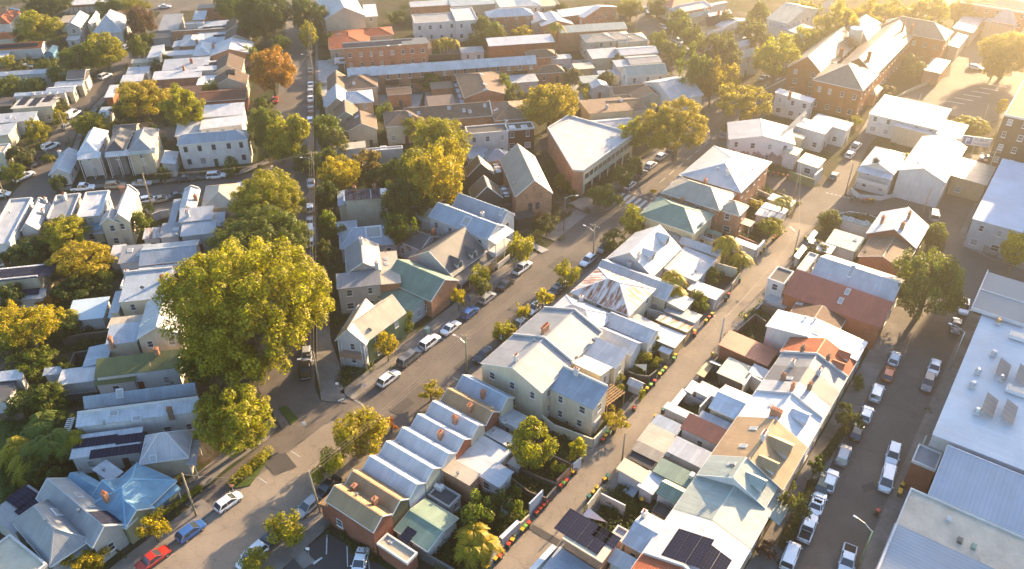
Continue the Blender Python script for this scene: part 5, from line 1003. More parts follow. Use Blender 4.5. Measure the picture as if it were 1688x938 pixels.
b = B('white-roofed house with skylight and flue near the yellow-green shrub', (-30, 808, 245, 745), 4.0, .5, 's2', 'LG', 'WW'); b.sk(60, 770).vent(100, 785)
B('pale grey roof sloping to the lane at the left edge', (-60, 900, 110, 815), 3.8, .4, 's1', 'LG', 'CR', win=False); B('cream parapet house beside the bushy garden at the left edge', (-60, 1010, 65, 945), 5.0, 0, 'flat', 'BE', 'CR')
b = B('white-walled bungalow with orange tiled roof and long solar strip', (-20, 330, 300, 275), 3.6, 1.0, 'gx', (.40, .12, .045), 'WW', rm='tiled_roof', over=.3); b.pv(95, 305, 14, 1)
B('bright blue painted shed beside the white bungalow', (292, 350, 378, 305), 3.2, .6, 'gy', 'BU', (.12, .3, .42), cat='shed', name='shed')
B('white awning roof at the left edge below the bungalow', (-20, 380, 70, 340), 2.8, .2, 's0', 'W', 'WW', cat='awning', name='awning', win=False)
B('terracotta hip-roofed house behind the bright round tree', (-60, 160, 135, 75), 4.6, 1.5, 'hip', 'TR', 'WW', rm='tiled_roof'); B('vivid orange tiled roof at the left edge', (-60, 262, 118, 215), 4.2, 1.3, 'hip', (.45, .13, .04), 'CR', rm='tiled_roof')
b = B('charcoal-walled two-storey house with pale gabled roof', (430, 182, 580, 98), 6.0, 1.6, 'gy', 'BW', 'GW', wm='board_wall'); b.wing((575, 165, 650, 90), 5.0, 1.0, 'gy', 'W', 'CR'); b.wing((438, 262, 528, 240), 3.0, .3, 's2', 'W', 'LW')
b = B('broad pale iron-roofed church hall with steep hip', (612, 215, 855, 110), 4.6, 4.2, 'hip', 'W2', 'LW'); b.sk(730, 100, 760, 110)
B('beige low roof beside the charcoal house under the trees', (390, 150, 500, 105), 3.4, .3, 's2', 'BE', 'CR')
B('weathered grey sawtooth shed beside the pink-leaved tree', (1042, 200, 1205, 105), 3.8, .8, 's2', 'G', 'GW', win=False); B('dark lean-to shed roof between the hedge and brick solar building', (1003, 255, 1128, 220), 3.0, .3, 's2', 'DG', 'GW', win=False)
b = B('brick building with a long blue-black solar strip', (1130, 215, 1480, 180), 4.6, .5, 's0', 'BW', 'BK2', wm='brick_wall'); b.pv(1250, 192, 14, 1)
B('white-framed clerestory box above the solar strip building', (1212, 160, 1345, 140), 5.2, 0, 'flat', 'LG', 'WW'); B('pale stepped roof at the back of the clerestory box', (1270, 130, 1360, 75), 5.6, .3, 's2', 'BW', 'BK2', wm='brick_wall')
b = B('cluster roof of white and grey panes around a brick chimney', (1190, 300, 1340, 225), 4.4, 1.0, 'hip', 'LG', 'BK2', wm='brick_wall'); b.ch(1298, 290, n=1); b.wing((1135, 310, 1200, 270), 3.4, .4, 's1', 'W', 'LW')
B('steep white pyramid roof beside the panes cluster', (1272, 362, 1400, 285), 4.2, 1.6, 'hip', 'W', 'WW'); B('flat white strip roof beside the steep white pyramid', (1040, 370, 1290, 330), 3.4, .2, 's2', 'W', 'WW', win=False)
B('boxy grey and cream two-storey block at the lane top', (970, 380, 1080, 300), 5.4, .3, 's1', 'W', 'GW', win=False)
B('cream shed with two dark windows facing down the lane', (865, 415, 1035, 385), 3.2, .2, 's2', 'CR', 'CR', cat='shed', name='shed'); B('pale grey flat shed on the right side of the small lane', (832, 488, 985, 440), 3.2, .2, 's2', 'LG', 'LW', cat='shed', name='shed', win=False)
B('two-tone white shed roof below the pale grey flat one', (795, 540, 945, 490), 3.2, .2, 's2', 'W', 'LW', cat='shed', name='shed', win=False); B('white striped lane shed on red brick walls', (690, 640, 778, 562), 3.2, .2, 's2', 'W', 'BK', wm='brick_wall', cat='shed', name='shed', win=False)
B('pale green lane shed beside the fluffy grey shrub', (635, 782, 738, 706), 3.0, .2, 's2', 'BW', 'LW', cat='shed', name='shed', win=False)
b = B('long pale iron roof with two brick chimneys above the yellow tree', (1070, 462, 1380, 390), 4.6, .8, 's2', 'LG', 'WW'); b.ch(1262, 415, n=1, col='BK'); b = B('white-roofed cottage with low brick chimney beside the yellow tree', (1003, 525, 1330, 460), 4.6, .4, 's2', 'W', 'BK2', wm='brick_wall'); b.ch(1218, 455, n=1)
B('red-brown tiled roof half hidden by the yellow tree', (1080, 640, 1357, 572), 3.8, .6, 's2', 'RB', 'BK', rm='tiled_roof', wm='brick_wall'); B('white gable roof peeping out beside the yellow tree', (1155, 895, 1357, 810), 4.4, .6, 's2', 'W', 'WW')
b = B('dark grey and beige roofs behind the Victorian terraces', (745, 870, 910, 812), 4.0, .8, 'gx', 'DG', 'BE')
b = B('white row of car garages along the top street', (440, 35, 770, -10), 3.2, .2, 's2', 'W', 'BK2', wm='brick_wall', cat='garage', name='garage_row', win=False)
for i in range(9): b.put('roller_door', UNIT['roller'], b.L * (i + .5) / 9, .03, 0, 0, C['WW'], (b.L / 9 * .8, 1, 2.3))
tile(1, 0)
b = B('red brick two-storey building with pale sagging roof at the top street', (-60, 50, 232, 25), 6.2, .8, 'hip', 'BE', 'BK2', wm='brick_wall', wcol='W')
b = B('pale blue roof with dark solar strip next to the brown tiled gables', (-60, 215, 150, 140), 4.2, .4, 's2', 'BW', 'WW'); b.pv(60, 180, 8, 1); b = B('pale roof with two small solar groups beside the second brown gable', (-60, 285, 145, 218), 4.0, .4, 's2', 'BW', 'WW'); b.pv(90, 235, 4, 1)
B('first brown tiled gable house with orange ridge lines', (125, 205, 290, 130), 4.8, 1.9, 'gy', 'TB', 'BE', rm='tiled_roof'); B('second brown tiled gable house with orange ridge lines', (120, 270, 285, 205), 4.8, 1.9, 'gy', 'TB', 'BE', rm='tiled_roof')
b = B('white double-gabled house with brick front gable', (30, 365, 300, 275), 4.6, 1.8, 'gy', 'W', 'BK2', wm='brick_wall'); b.ch(38, 320, n=1); b.wing((140, 345, 305, 280), 4.6, 1.4, 'hip', 'W', 'WW')
b = B('grey-green roof with square solar block beside the brown gable', (-60, 478, 112, 395), 4.4, .6, 's0', 'LG', 'WW'); b.pv(35, 420, 4, 2)
B('brown tiled house with pale chimney, third from the top', (52, 475, 245, 385), 4.6, 2.0, 'gy', 'TB', 'BE', rm='tiled_roof'); b = B('white roof with one small skylight beside the lowest brown gable', (-60, 565, 95, 492), 4.2, .3, 's0', 'W', 'WW'); b.sk(22, 525)
b = B('brown tiled gable house with dormer beside the autumn tree', (45, 565, 272, 490), 4.8, 2.2, 'gy', 'TB', 'BE', rm='tiled_roof'); b.dorm(190, 490, face='x1', wc='KW')
b = B('rusty brown low tiled roof with white skylight above the white stepped roofs', (-60, 668, 268, 575), 4.2, 1.0, 'gx', (.2, .085, .05), 'BK', rm='tiled_roof'); b.sk(90, 592)
b = B('tall beige rendered hall with big end gable and corrugated roof', (782, 125, 1045, 100, 1010, -35), 7.5, 3.4, 'gy', 'LG', 'BE', win=False); b.sk(935, 20, 950, 45, w=.6, l=2.2); b.wing((1045, 110, 1110, 30), 5.5, .2, 's2', 'W', 'BE')
b = B('terracotta tiled bungalow below the beige hall', (812, 322, 1060, 190), 4.0, 1.6, 'hip', 'TR', 'BE', rm='tiled_roof'); b.wing((1020, 240, 1215, 175), 4.0, 1.3, 'hip', 'TR', 'BE', rm='tiled_roof'); b.sk(870, 225)
b = B('dark long-roofed brick building covered with black solar panels', (907, 335, 1440, 245), 6.4, .7, 's0', 'DG', 'BK2', wm='brick_wall'); b.pv(1090, 290, 18, 3).pv(1290, 265, 6, 1).sk(1197, 310, 1275, 308)
tile(2, 0)
b = B('very long white-roofed three-level brick apartment block', (-425, 490, 800, 385), 6.8, 1.5, 'gx', 'W', 'BK2', wm='brick_wall', cat='apartments', name='apartment_block', over=.5, st=2); b.vent(720, 340)
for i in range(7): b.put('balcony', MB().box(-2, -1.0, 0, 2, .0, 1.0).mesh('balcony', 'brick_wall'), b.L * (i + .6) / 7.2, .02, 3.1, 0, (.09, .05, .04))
tile(1, 0)
b = B('brown peaked townhouse behind the pale blue-roofed one', (905, 585, 1110, 485), 5.6, 1.7, 'hip', 'BR', 'BE', rm='tiled_roof'); b.wing((800, 600, 920, 500), 5.2, 2.0, 'gy', 'BR', 'BE', rm='tiled_roof'); b.sk(970, 550)
b = B('pale blue iron-roofed townhouse with gabled front wing', (900, 680, 1085, 590), 6.0, 1.5, 'hip', 'BW', (.5, .36, .24)); b.wing((797, 700, 925, 600), 6.0, 2.3, 'gy', 'BW', (.5, .36, .24)); b.sk(935, 635); b.wing((775, 700, 800, 640), 4.0, .3, 's1', 'BW', 'LW')
b = B('brown tiled townhouse with cream walls nearest the round trees', (930, 860, 1108, 760), 5.2, 1.8, 'gy', 'BR', 'BE', rm='tiled_roof'); b.wing((845, 790, 990, 700), 5.2, 2.3, 'gy', 'BR', 'BE', rm='tiled_roof'); b.sk(990, 770)
b = B('low brown tiled courtyard house beside the round dark tree', (1195, 622, 1335, 565), 4.0, .6, 'gx', 'BR', 'BK2', rm='tiled_roof', wm='brick_wall'); b = B('brown tiled hip-roofed townhouse above the big yellow crown', (1185, 830, 1420, 715), 5.4, 1.8, 'hip', 'BR', 'CR', rm='tiled_roof'); b.sk(1343, 755)

tile(2, 0)
b = B('white modern two-storey flats with grey flat roof and glazed balconies', (12, 155, 262, 82), 6.6, 0, 'flat', 'G', 'WW'); b.sk(90, 90, 235, 88); b.wing((285, 140, 388, 45), 7.0, 0, 'flat', 'LG', 'WW')
b = B('pale stepped roofs at the top centre with small tank', (-10, 45, 250, 5), 5.0, .4, 's2', 'LG', 'BK2', wm='brick_wall'); b = B('grey-blue roof cut by the top edge beside the white flats', (255, 40, 545, -25), 5.2, .4, 's2', 'BG', 'BE')
b = B('red brick block of flats with white hip roof', (500, 112, 770, 60), 6.8, 1.6, 'hip', 'W', 'BK2', wm='brick_wall', st=3)
b = B('cream flats at the top edge with small balconies', (575, 50, 690, -20), 7.0, 0, 'flat', 'LG', 'CR'); b = B('white narrow tower house with grey verandas at the top edge', (700, 40, 800, -25), 7.0, 1.2, 'hip', 'W', 'WW'); b = B('yellowish corner shop with dark glazing at the top edge', (815, 45, 930, -20), 6.0, 0, 'flat', 'BE', 'YB')
b = B('white and pale gabled roofs behind the tall thin palm', (790, 150, 890, 95), 4.6, 1.2, 'gy', 'W', 'BE'); b = B('wide white gabled roof beside the thin palm', (850, 170, 1005, 95), 4.6, 1.6, 'gy', 'W', 'BK2')
b = B('long white-roofed red brick carport building with slim posts', (505, 302, 908, 240), 5.0, .8, 's2', 'W', 'BK', wm='brick_wall', win=False); b = B('brown hip-roofed shed beside the small car on the drive', (770, 380, 925, 325), 3.6, 1.4, 'hip', 'BR', 'BK2', rm='tiled_roof', wm='brick_wall'); b = B('grey flat carport roof beside the brown hip-roofed shed', (920, 390, 1028, 358), 3.0, 0.1, 's2', 'LG', 'LW', cat='carport', name='carport', win=False)
b = B('brown tiled triangular roof above the round yellow crown', (820, 480, 975, 435), 3.6, 1.4, 'hip', 'BR', 'BK2', rm='tiled_roof', wm='brick_wall')
b = B('grey low roof beside the palm garden below the white flats', (325, 350, 455, 310), 3.0, .3, 's2', 'G', 'LW'); b = B('dark shed row beside the palm garden', (0, 325, 105, 255), 3.0, .3, 's2', 'BR', 'LW')
b = B('brown tiled townhouse wing with blue glass awnings along its side', (345, 640, 555, 465), 5.4, 1.9, 'hgy', 'BR', 'BK2', rm='tiled_roof', wm='brick_wall'); b.sk(480, 618, 455, 490, 478, 555)
for i in range(4): b.put('awning', MB().box(-1.0, -1.4, 0, 0, 1.4, .08).mesh('awning', 'plain', False), -.02, b.W * (i + .6) / 4.3, 3.0, 0, (.4, .5, .56))
b = B('long brown tiled row of brick townhouses with dividing walls', (-40, 800, 490, 675), 5.2, 2.0, 'gx', 'BR', 'BK2', rm='tiled_roof', wm='brick_wall', par='1'); b.sk(40, 745, 338, 728, 378, 735, 240, 710, 475, 695); b.wing((545, 790, 715, 660), 5.2, 2.0, 'hip', 'BR', 'BK2', rm='tiled_roof', wm='brick_wall').sk(548, 722)
B('short brick outbuilding with brown roof beside the courtyard', (125, 585, 250, 545), 3.4, .5, 's2', 'BR', 'BK2', wm='brick_wall', cat='outbuilding', name='outbuilding', win=False); B('brown-roofed brick link with a tall end wall in the courtyard', (110, 700, 262, 635), 3.6, .6, 's2', 'BR', 'BK2', wm='brick_wall', cat='outbuilding', name='outbuilding', win=False)
b = B('white modern box house with dark roof deck above the brick warehouse', (362, 885, 610, 812), 7.0, 0, 'flat', 'DG', 'WW', fas='WW'); b.wing((605, 858, 782, 800), 6.2, 0, 'flat', 'KW', (.09, .035, .025)).sk(655, 838, 735, 835, w=2, l=1.6).ch(615, 815, n=1, r=1)
b = B('white flat-roofed house behind the shaded garden below the brown row', (60, 930, 240, 880), 4.0, 0, 'flat', 'W2', 'WW') if 0 else B('small white lean-to below the brown townhouse row', (655, 545, 800, 490), 3.6, .2, 's2', 'LG', 'LW')
b = B('long red brick building with pale green roof', (975, 215, 1390, 165), 6.6, 1.0, 's2', 'PG', 'BK2', wm='brick_wall', win=False)
b = B('brick side wall building with stepped white roof at the top', (985, 110, 1200, 50), 5.6, .8, 's1', 'W', 'BK2', wm='brick_wall', win=False)
grid(45.9)
b = B('large brick gable house near the top with white roof', (1095, 105, 1345, 45), 6.6, 2.0, 'gy', 'W', 'BK2', wm='brick_wall')
grid(78.8)
b = B('beige two-storey house with fire stair beside the pale green roof', (1145, 275, 1300, 215), 6.0, 1.2, 'hip', 'BE', 'BE'); b = B('beige hip-roofed neighbour of the fire stair house', (1285, 260, 1400, 205), 6.0, 1.0, 'hip', 'BE', 'BE'); b = B('white-roofed annex below the fire stair house', (1185, 385, 1330, 325), 4.0, .6, 's2', 'LG', 'BE')
b = B('cream sheds with yellow fence by the drive', (1075, 455, 1170, 415), 2.8, .2, 's2', 'CR', 'YB', cat='shed', name='shed', win=False); b = B('blue-roofed shed with white posts near the white gabled house', (1235, 500, 1345, 465), 3.2, .3, 's2', 'BG', 'WW', cat='shed', name='shed')
b = B('pale green tiled shed roof in the parking yard', (1120, 545, 1225, 505), 3.0, .5, 's2', 'PG', 'LW', cat='shed', name='shed', win=False)
b = B('white-roofed house behind the leafy crossing corner', (1190, 575, 1265, 535), 3.8, .8, 'gy', 'LG', 'LW')
tile(1, 1)
b = B('white flat courtyard house with triangular roof hidden behind the fig', (845, 55, 1040, 0), 4.2, .4, 's1', 'CR', 'WW'); b.wing((1045, 60, 1290, 20), 4.6, 0, 'flat', 'LG', 'WW').sk(1165, 35, w=2, l=1.5)
b = B('cream side-by-side house with sixteen roof solar panels and twin chimneys', (915, 402, 1192, 300), 6.6, .8, 's0', 'W', 'CR', win=False, st=2); b.pv(965, 345, 4, 4) if 0 else b.pv(945, 345, 2, 4).pv(992, 345, 2, 4).pv(1048, 340, 2, 4).pv(1115, 335, 2, 4); b.wing((872, 412, 918, 320), 5.6, .3, 's1', 'BW', 'CR', posts=True); b.ch(975, 300, 1105, 290, n=2)
for x in (1000, 1072): pass
b = B('blue-grey pyramid-roofed cottage with a square roof window', (885, 690, 1240, 560), 3.8, 2.6, 'hip', 'BW', 'LW'); b.sk(1100, 590, w=3.4, l=2.6); b.wing((868, 600, 985, 520), 3.4, .3, 's2', 'LG', 'LW')
b = B('charcoal and beige ridged house with white chimney and skylit annex', (925, 860, 1130, 670), 6.2, 2.2, 'gy', (.2, .21, .22), 'GW', over=.1); b.ch(1020, 665, n=1, r=1).ch(1125, 850, n=1, r=1)
b.wing((1130, 935, 1245, 715), 5.4, .1, 's3', 'BE', 'BK2', wm='brick_wall').sk(1180, 765, 1185, 798, w=1.1, l=.7).dish(1178, 715); b.wing((865, 960, 1135, 855), 6.0, .6, 's2', (.2, .21, .22), 'GW', st=2)
b.wing((1252, 860, 1357, 770), 3.4, .1, 's2', 'GW', 'BK2', wm='brick_wall')
# ------------------------------------------------------------------ warehouses and houses on the upper side of the main road
grid(); tile(1, 2)
b = B('cream house with green and tan cross-gabled roof, slim white columns and balconies', ('uv', 74.0, 83.9, 83.6, 89.6), 6.0, 2.5, 'gx', 'SA', 'GN', over=.2, wm='board_wall', wcol='W')
w_ = b.wing((858, 352, 1042, 378, 1077, 173), 6.0, 2.6, 'gy', 'SA', 'LW', over=.3, win='y0', k=.46); w_.sk(1000, 120, w=1.2, l=1.6).dish(1080, 320)
for X_, Y_ in ((872, 360), (890, 365), (1020, 385), (1040, 388)): q = w_.hit(X_, Y_); w_.put('column', MB().tube([(0, 0, 0), (0, 0, 5.6)], .12, .1, 8).mesh('column', 'plain', False, True), q[0], -.35, 0, col=C['WW'])
w_.put('balcony', MB().box(.6, -1.0, 2.8, w_.L - .6, .0, 3.7).mesh('balcony', 'board_wall'), 0, 0, 0, col=(.3, .2, .15))
tile(2, 1)
b = B('pale green gabled house with brick street front and low green rear slope', ('uv', 90.8, 83.9, 98.6, 95.5), 4.4, 2.4, 'gy', 'GR', 'BK2', wm='brick_wall', over=.3); b.wing(('uv', 87.0, 85.5, 90.8, 95.5), 3.2, .8, 's1', 'GR', 'LW')
b = B('charcoal-roofed white attic house with two white dormers facing the road', ('uv', 99.5, 86.0, 110.3, 97.0), 4.2, 3.6, 'gx', 'DG', 'LW', over=.25, wm='board_wall'); b.dorm(410, 755, w=1.7, d=2.6, h=1.8, face='y0', wc='WW').dorm(315, 820, w=1.7, d=2.6, h=1.8, face='y0', wc='WW')
b.wing(('uv', 99.5, 83.8, 110.3, 86.1), 2.9, .7, 's2', 'DG', 'WW', walls=False, posts=True); b.wing(('uv', 103, 97.1, 109, 104), 4.2, 1.6, 'gy', 'DG', 'LW').ch(240, 675, n=2, col='BK')
b = B('tall white two-storey terrace with front balcony, skylight pair and white stack', ('uv', 111.0, 86.0, 117.2, 101.5), 6.6, 1.9, 'gy', 'BW', 'WW', over=.1); b.ch(480, 485, n=1, r=1).sk(355, 520, w=1.8, l=2.4)
b.wing(('uv', 111.1, 84.0, 117.1, 86.1), 6.2, .5, 's2', 'W', 'WW', walls=False, posts=True); b.wing(('uv', 111.6, 101.6, 117.0, 110.5), 4.8, 1.2, 'gy', 'BE', 'WW').sk(305, 500)
b.put('balcony', MB().box(.1, -2.0, 2.9, 6.1, -.05, 3.8).mesh('balcony', 'plain', False), 0, 0, 0, col=C['WW'])
b = B('blue-white terrace with stepped parapet gable beside the tall white one', ('uv', 117.5, 87.5, 122.5, 100.5), 6.2, 2.2, 'gy', 'BG', 'WW', par='1', over=.08); b.sk(590, 460, w=.8, l=1.8)
grid(78.8)
b = B('brick warehouse gable with three round letter ornaments and pale ridge slope', ('uv6', 127.8, 91.0, 133.8, 85.4, 146.7, 98.2), 7.2, 3.6, 'gy', (.30, .27, .22), 'BK2', wm='brick_wall', over=.12, win=False); b.vent(790, 100, 830, 230).vent(665, 275)
for x_, z_ in ((4.1, 8.6), (2.5, 6.7), (5.7, 6.7)): T_ = text('lettering', 'S', b.root, (x_, -.0, z_ - .5), 1.7, (.12, .07, .05), (math.pi / 2, 0, 0), 'CENTER')
for x_ in (3.3, 4.9): q = b.put('window', UNIT['frame'], x_, .05, 3.4, 0, C['DG'], (.95, 1, 1.7)); b.put('pane', UNIT['pane'], parent=q)
b = B('black sawtooth studio roof at the back with a sunlit ridge', (365, 215, 512, 150), 5.4, 3.0, 'gy', (.12, .1, .08), 'KW', wm='board_wall', win=False); b = B('black sawtooth studio roof in front of its twin, two skylights beside it', (400, 372, 560, 285), 5.4, 3.0, 'gy', (.12, .1, .08), 'KW', wm='board_wall', win=False)
b = B('grey flat link roof with two skylights behind the front black sawtooth', (520, 208, 615, 140), 5.2, 0, 'flat', (.17, .165, .16), 'KW', fas='KW', win=False); b.sk(550, 155, 565, 188, w=1.8, l=1.1)
b = B('grey flat link roof with two skylights against the brick warehouse wall', (570, 350, 670, 282), 5.2, 0, 'flat', (.17, .165, .16), 'KW', fas='KW', win=False); b.sk(600, 300, 618, 342, w=1.8, l=1.1)
b = B('blue-grey pyramid-roofed outbuilding behind the sawtooth studios', (495, 115, 615, 50), 3.4, 1.6, 'hip', 'BG', 'LW'); b = B('pale blue flat lean-to beside the pyramid-roofed outbuilding', (375, 105, 480, 30), 3.2, .2, 's2', 'BW', 'LW')
b = B('dark slatted carport roof beside the brick warehouse front', (690, 500, 775, 450), 3.0, .4, 's1', 'DG', 'KW', cat='carport', name='carport', win=False); b = B('slate-coloured canopy behind the white parapet terrace', (510, 420, 690, 380), 3.2, .3, 's2', 'DG', 'KW', cat='carport', name='carport', win=False)
grid()
def poly_building(label, q, e, rc, wc, cat='building', name='showroom'):
    o = Vector((*q[0][:2], 0)); t = thing(name, label, cat, o); P = [(a[0] - o.x, a[1] - o.y) for a in q]; m = MB(); p_ = MB(); n = len(P)
    for a, b2 in zip(P, P[1:] + P[:1]): m.poly([(*a, -.3), (*b2, -.3), (*b2, e), (*a, e)]); p_.bar((*a, e + .15), (*b2, e + .15), .35, .5)
    ob('wall', m.mesh('wall', 'brick_wall'), t, wc); ob('parapet', p_.mesh('parapet', 'render_wall'), t, C['WW']); r = MB(); r.poly([(*a, e - .02) for a in P]); ob('roof', r.mesh('roof', 'membrane'), t, rc); return t
q = [tuple(uv(*a)[:2]) for a in ((146.6, 88.0), (147.6, 86.0), (172, 86.0), (172, 105.5), (162.3, 105.5))]
sh = poly_building('long low brick showroom with white membrane roof and sharp angled corner', q, 6.4, C['LG'], C['BK2'])
fr = uv(147.6, 86.0); T_ = ob('street_front', MB().box(.3, -.08, .2, 24, .0, 6.0).mesh('street_front', 'render_wall'), sh, C['CR'], loc=(fr.x - q[0][0], fr.y - q[0][1], 0), rz=ROTU)
for i in range(11):
    w_ = ob('window', UNIT['frame'], sh, C['KW'], sc=(1.3, 1, 1.1)); w_.matrix_local = Matrix.Translation((fr.x - q[0][0], fr.y - q[0][1], 0)) @ Matrix.Rotation(ROTU, 4, 'Z') @ Matrix.Translation((1.8 + i * 2.05, -.09, 4.0)) @ Matrix.Diagonal((1.5, 1, 1.2, 1)); ob('pane', UNIT['pane'], w_)
for i in range(6):
    w_ = ob('shopfront', MB().box(-1.4, -.05, 0, 1.4, .02, 2.3).mesh('shopfront', 'glass', False), sh); w_.matrix_local = Matrix.Translation((fr.x - q[0][0], fr.y - q[0][1], 0)) @ Matrix.Rotation(ROTU, 4, 'Z') @ Matrix.Translation((2.6 + i * 3.7, -.09, .15))
# ------------------------------------------------------------------ upper right: school, mural house, white terraces
grid(); tile(3, 1)
b = B('white house with collage mural along its street wall', (745, 10, 1150, 20, 1290, -120) if 0 else ('uv6', 184.5, 65.7, 191.3, 51.5, 200.5, 55.8), 6.0, 1.6, 'gy', 'W2', 'WW', wm='mural', over=.2, win='y0', st=2, door=False)
tile(3, 0); b.wing((1070, 900, 1225, 745), 6.6, 1.2, 'gx', 'LG', 'WW').sk(1140, 720, 1160, 750, w=1.4, l=1.8); b.wing((1030, 620, 1290, 650), 6.0, .6, 's2', 'W', 'WW').ch(1120, 655, n=1)
B('white flat annex with roof windows beside the mural house', (1155, 830, 1400, 830), 5.4, .3, 's2', 'W', 'WW').sk(1190, 790, 1215, 800); B('small cream-roofed deck house by the mural wall end', (1090, 880, 1225, 895), 4.6, .3, 's2', 'CR', 'CR', win=False)
tile(3, 1)
B('cream slatted pergola house behind the green lane fence', (1180, 130, 1357, 110), 3.2, .3, 's2', 'CR', 'WW'); B('flat white shed on the lane side beyond the slatted house', (1085, 60, 1205, 45), 4.2, .2, 's2', 'CR', 'WW', win=False)
tile(4, 0)
b = B('white flat-roofed yard building stacked with timber', (-40, 800, 230, 810), 5.0, .3, 's2', 'W', 'WW')
b = B('white industrial unit with air-conditioning boxes on its wall', ('uv', 222, 25, 236, 42), 5.6, .6, 's1', 'W', 'WW', cat='warehouse', name='warehouse'); 
for i in range(3): b.put('air_conditioner', UNIT['aircon'], -.3, b.W - 3 - i * 2.2, 2.6, math.pi / 2, C['LW'], (1.2, 1, 1.2))
b = B('dazzling white long roof in front of the industrial unit', (505, 830, 895, 880), 4.6, .3, 's2', 'W', 'BE', win=False); b = B('pale annex roof with side window behind the dazzling white roof', (760, 870, 985, 830), 5.0, .3, 's1', 'W2', 'WW')
tile(4, 1)
b = B('white two-storey verandah terrace with small dormer on the curved corner', ('uv', 189.0, 27.3, 201.0, 34.6), 6.2, 1.7, 'hgx', 'W', 'WW', over=.2); b.dorm(378, 140, w=1.6, d=2.4, h=1.6, face='x0', wc='CR')
b.wing(('uv', 187.0, 27.3, 189.1, 34.6), 5.6, .5, 's1', 'W', 'WW', walls=False, posts=True); b.put('balcony_floor', MB().box(-2.0, .1, 2.8, .0, 7.2, 2.95).mesh('balcony_floor', 'plain', False), 0, 0, 0, col=C['WW']); b.put('balustrade', MB().box(-2.05, .1, 2.96, -1.95, 7.2, 3.9).mesh('balustrade', 'plain', False), 0, 0, 0, col=(.5, .48, .45))
b = B('large white gabled warehouse behind the corner palm', ('uv', 190.0, 16.5, 212.0, 26.5), 7.0, 2.0, 'gx', 'W', 'WW', win=False, over=.15, cat='warehouse', name='warehouse'); b = B('sandy rendered block with low lean-to above the road bend', ('uv', 199.0, 9.0, 210.0, 16.3), 4.6, .3, 's2', 'BE', (.55, .38, .22)); B('brown garage roof beside the sandy block', (840, 75, 935, 50), 3.0, .3, 's2', 'BR', (.5, .35, .2), cat='garage', name='garage')
# the public parking building and its neighbours
b = B('sandy parking garage with square openings at the yard', ('uv', 199.5, -6.0, 206.0, 8.0), 4.2, 0, 'flat', 'BE', (.5, .36, .2), win=False, cat='garage', name='parking_garage')
for i in range(3): b.put('opening', MB().box(-.03, -.9, .2, .02, .9, 2.2).mesh('opening', 'glass', False), -.0, 2.5 + i * 4.2, .3)
b = B('dark brown brick building rising at the right picture edge', ('uv', 214, -40, 240, 11.3), 16, 0, 'flat', (.14, .11, .085), (.10, .07, .05), wm='brick_wall', st=5, cat='building', name='brick_building', door=False)
b = B('white plant room at the corner of the dark brown building', (1280, 560, 1400, 510), 6.0, 0, 'flat', 'W', 'WW', win=False)
tile(4, 0)
b = B('long red brick school with hipped slate-brown roof and many tall chimneys', ('uv', 229, 47.0, 243.5, 60.0), 9.0, 3.6, 'hip', (.24, .205, .165), (.30, .12, .05), wm='brick_wall', over=.5, cat='school', name='school_building', st=2)
b.wing(('uv', 243.3, 47.6, 285, 58.0), 8.6, 3.8, 'gx', (.24, .205, .165), (.30, .12, .05), wm='brick_wall', over=.4, st=2).ch(330, 400, 555, 205, 675, 160, n=3, col='BK', hh=2.2)
b.wing(('uv', 284.8, 38.0, 295.5, 58.5), 9.0, 3.2, 'hip', (.24, .205, .165), (.30, .12, .05), wm='brick_wall', over=.3, st=2)
b.wing(('uv', 236, 60.2, 268, 70.0), 8.4, 4.0, 'gx', (.24, .205, .165), (.30, .12, .05), wm='brick_wall', over=.4).ch(140, 410, 215, 370, 300, 330, 355, 300, n=3, col='BK', hh=2.2)
b.wing(('uv', 268.5, 56.5, 290, 69.0), 8.4, 4.4, 'hip', (.24, .205, .165), (.30, .12, .05), wm='brick_wall', over=.4).ch(550, 60, n=3, col='BK', hh=2.2)
t_ = thing('water_tank', 'round white-topped water tank on the school roof', 'tank', (*uv(266, 60.5)[:2], 8.5)); ob('shell', MB().tube([(0, 0, 0), (0, 0, 4.6)], 2.0, 2.0, 16).mesh('shell', 'plain', False, True), t_, C['BE']); ob('lid', MB().tube([(0, 0, 4.6), (0, 0, 4.9)], 2.1, 1.9, 16).mesh('lid', 'plain', False), t_, C['W'])
b = B('small hipped porch building at the foot of the school facade', (330, 610, 425, 575), 3.6, 1.0, 'hip', 'BE', 'BK2', wm='brick_wall'); b = B('flat brown canopy beside the school garden tree', (700, 460, 870, 400), 4.2, .1, 's2', 'BE', 'BK2', win=False)
b = B('light blue L-shaped covered walkway roof beyond the school', (860, 300, 985, 235), 4.6, .3, 's2', 'BW', 'BE', win=False); b.wing((890, 190, 1100, 110), 5.2, .4, 's2', 'BW', 'BE', win=False); b.wing((1100, 150, 1320, 150), 5.2, .5, 's2', 'BW', 'BE', win=False)
b = B('pale pyramid roof on the far hall at the top right', (1150, 130, 1310, 130), 6.4, 3.6, 'hip', 'BW', 'BK2'); b = B('big brick block along the top right picture edge', (935, 15, 1400, 70), 9.0, 0, 'flat', 'BR', 'BK2', wm='brick_wall'); b = B('white roof strip on the block in the top right corner', (1180, -30, 1380, 10), 9.6, .2, 's2', 'W', 'WW', win=False)
grid(78.8); tile(3, 0)
b = B('beige two-roofed house with white stack on the corner of the curving street', (-5, 275, 145, 215), 5.4, 1.2, 'hip', 'BE', 'CR'); b.ch(55, 275, n=1, r=1)
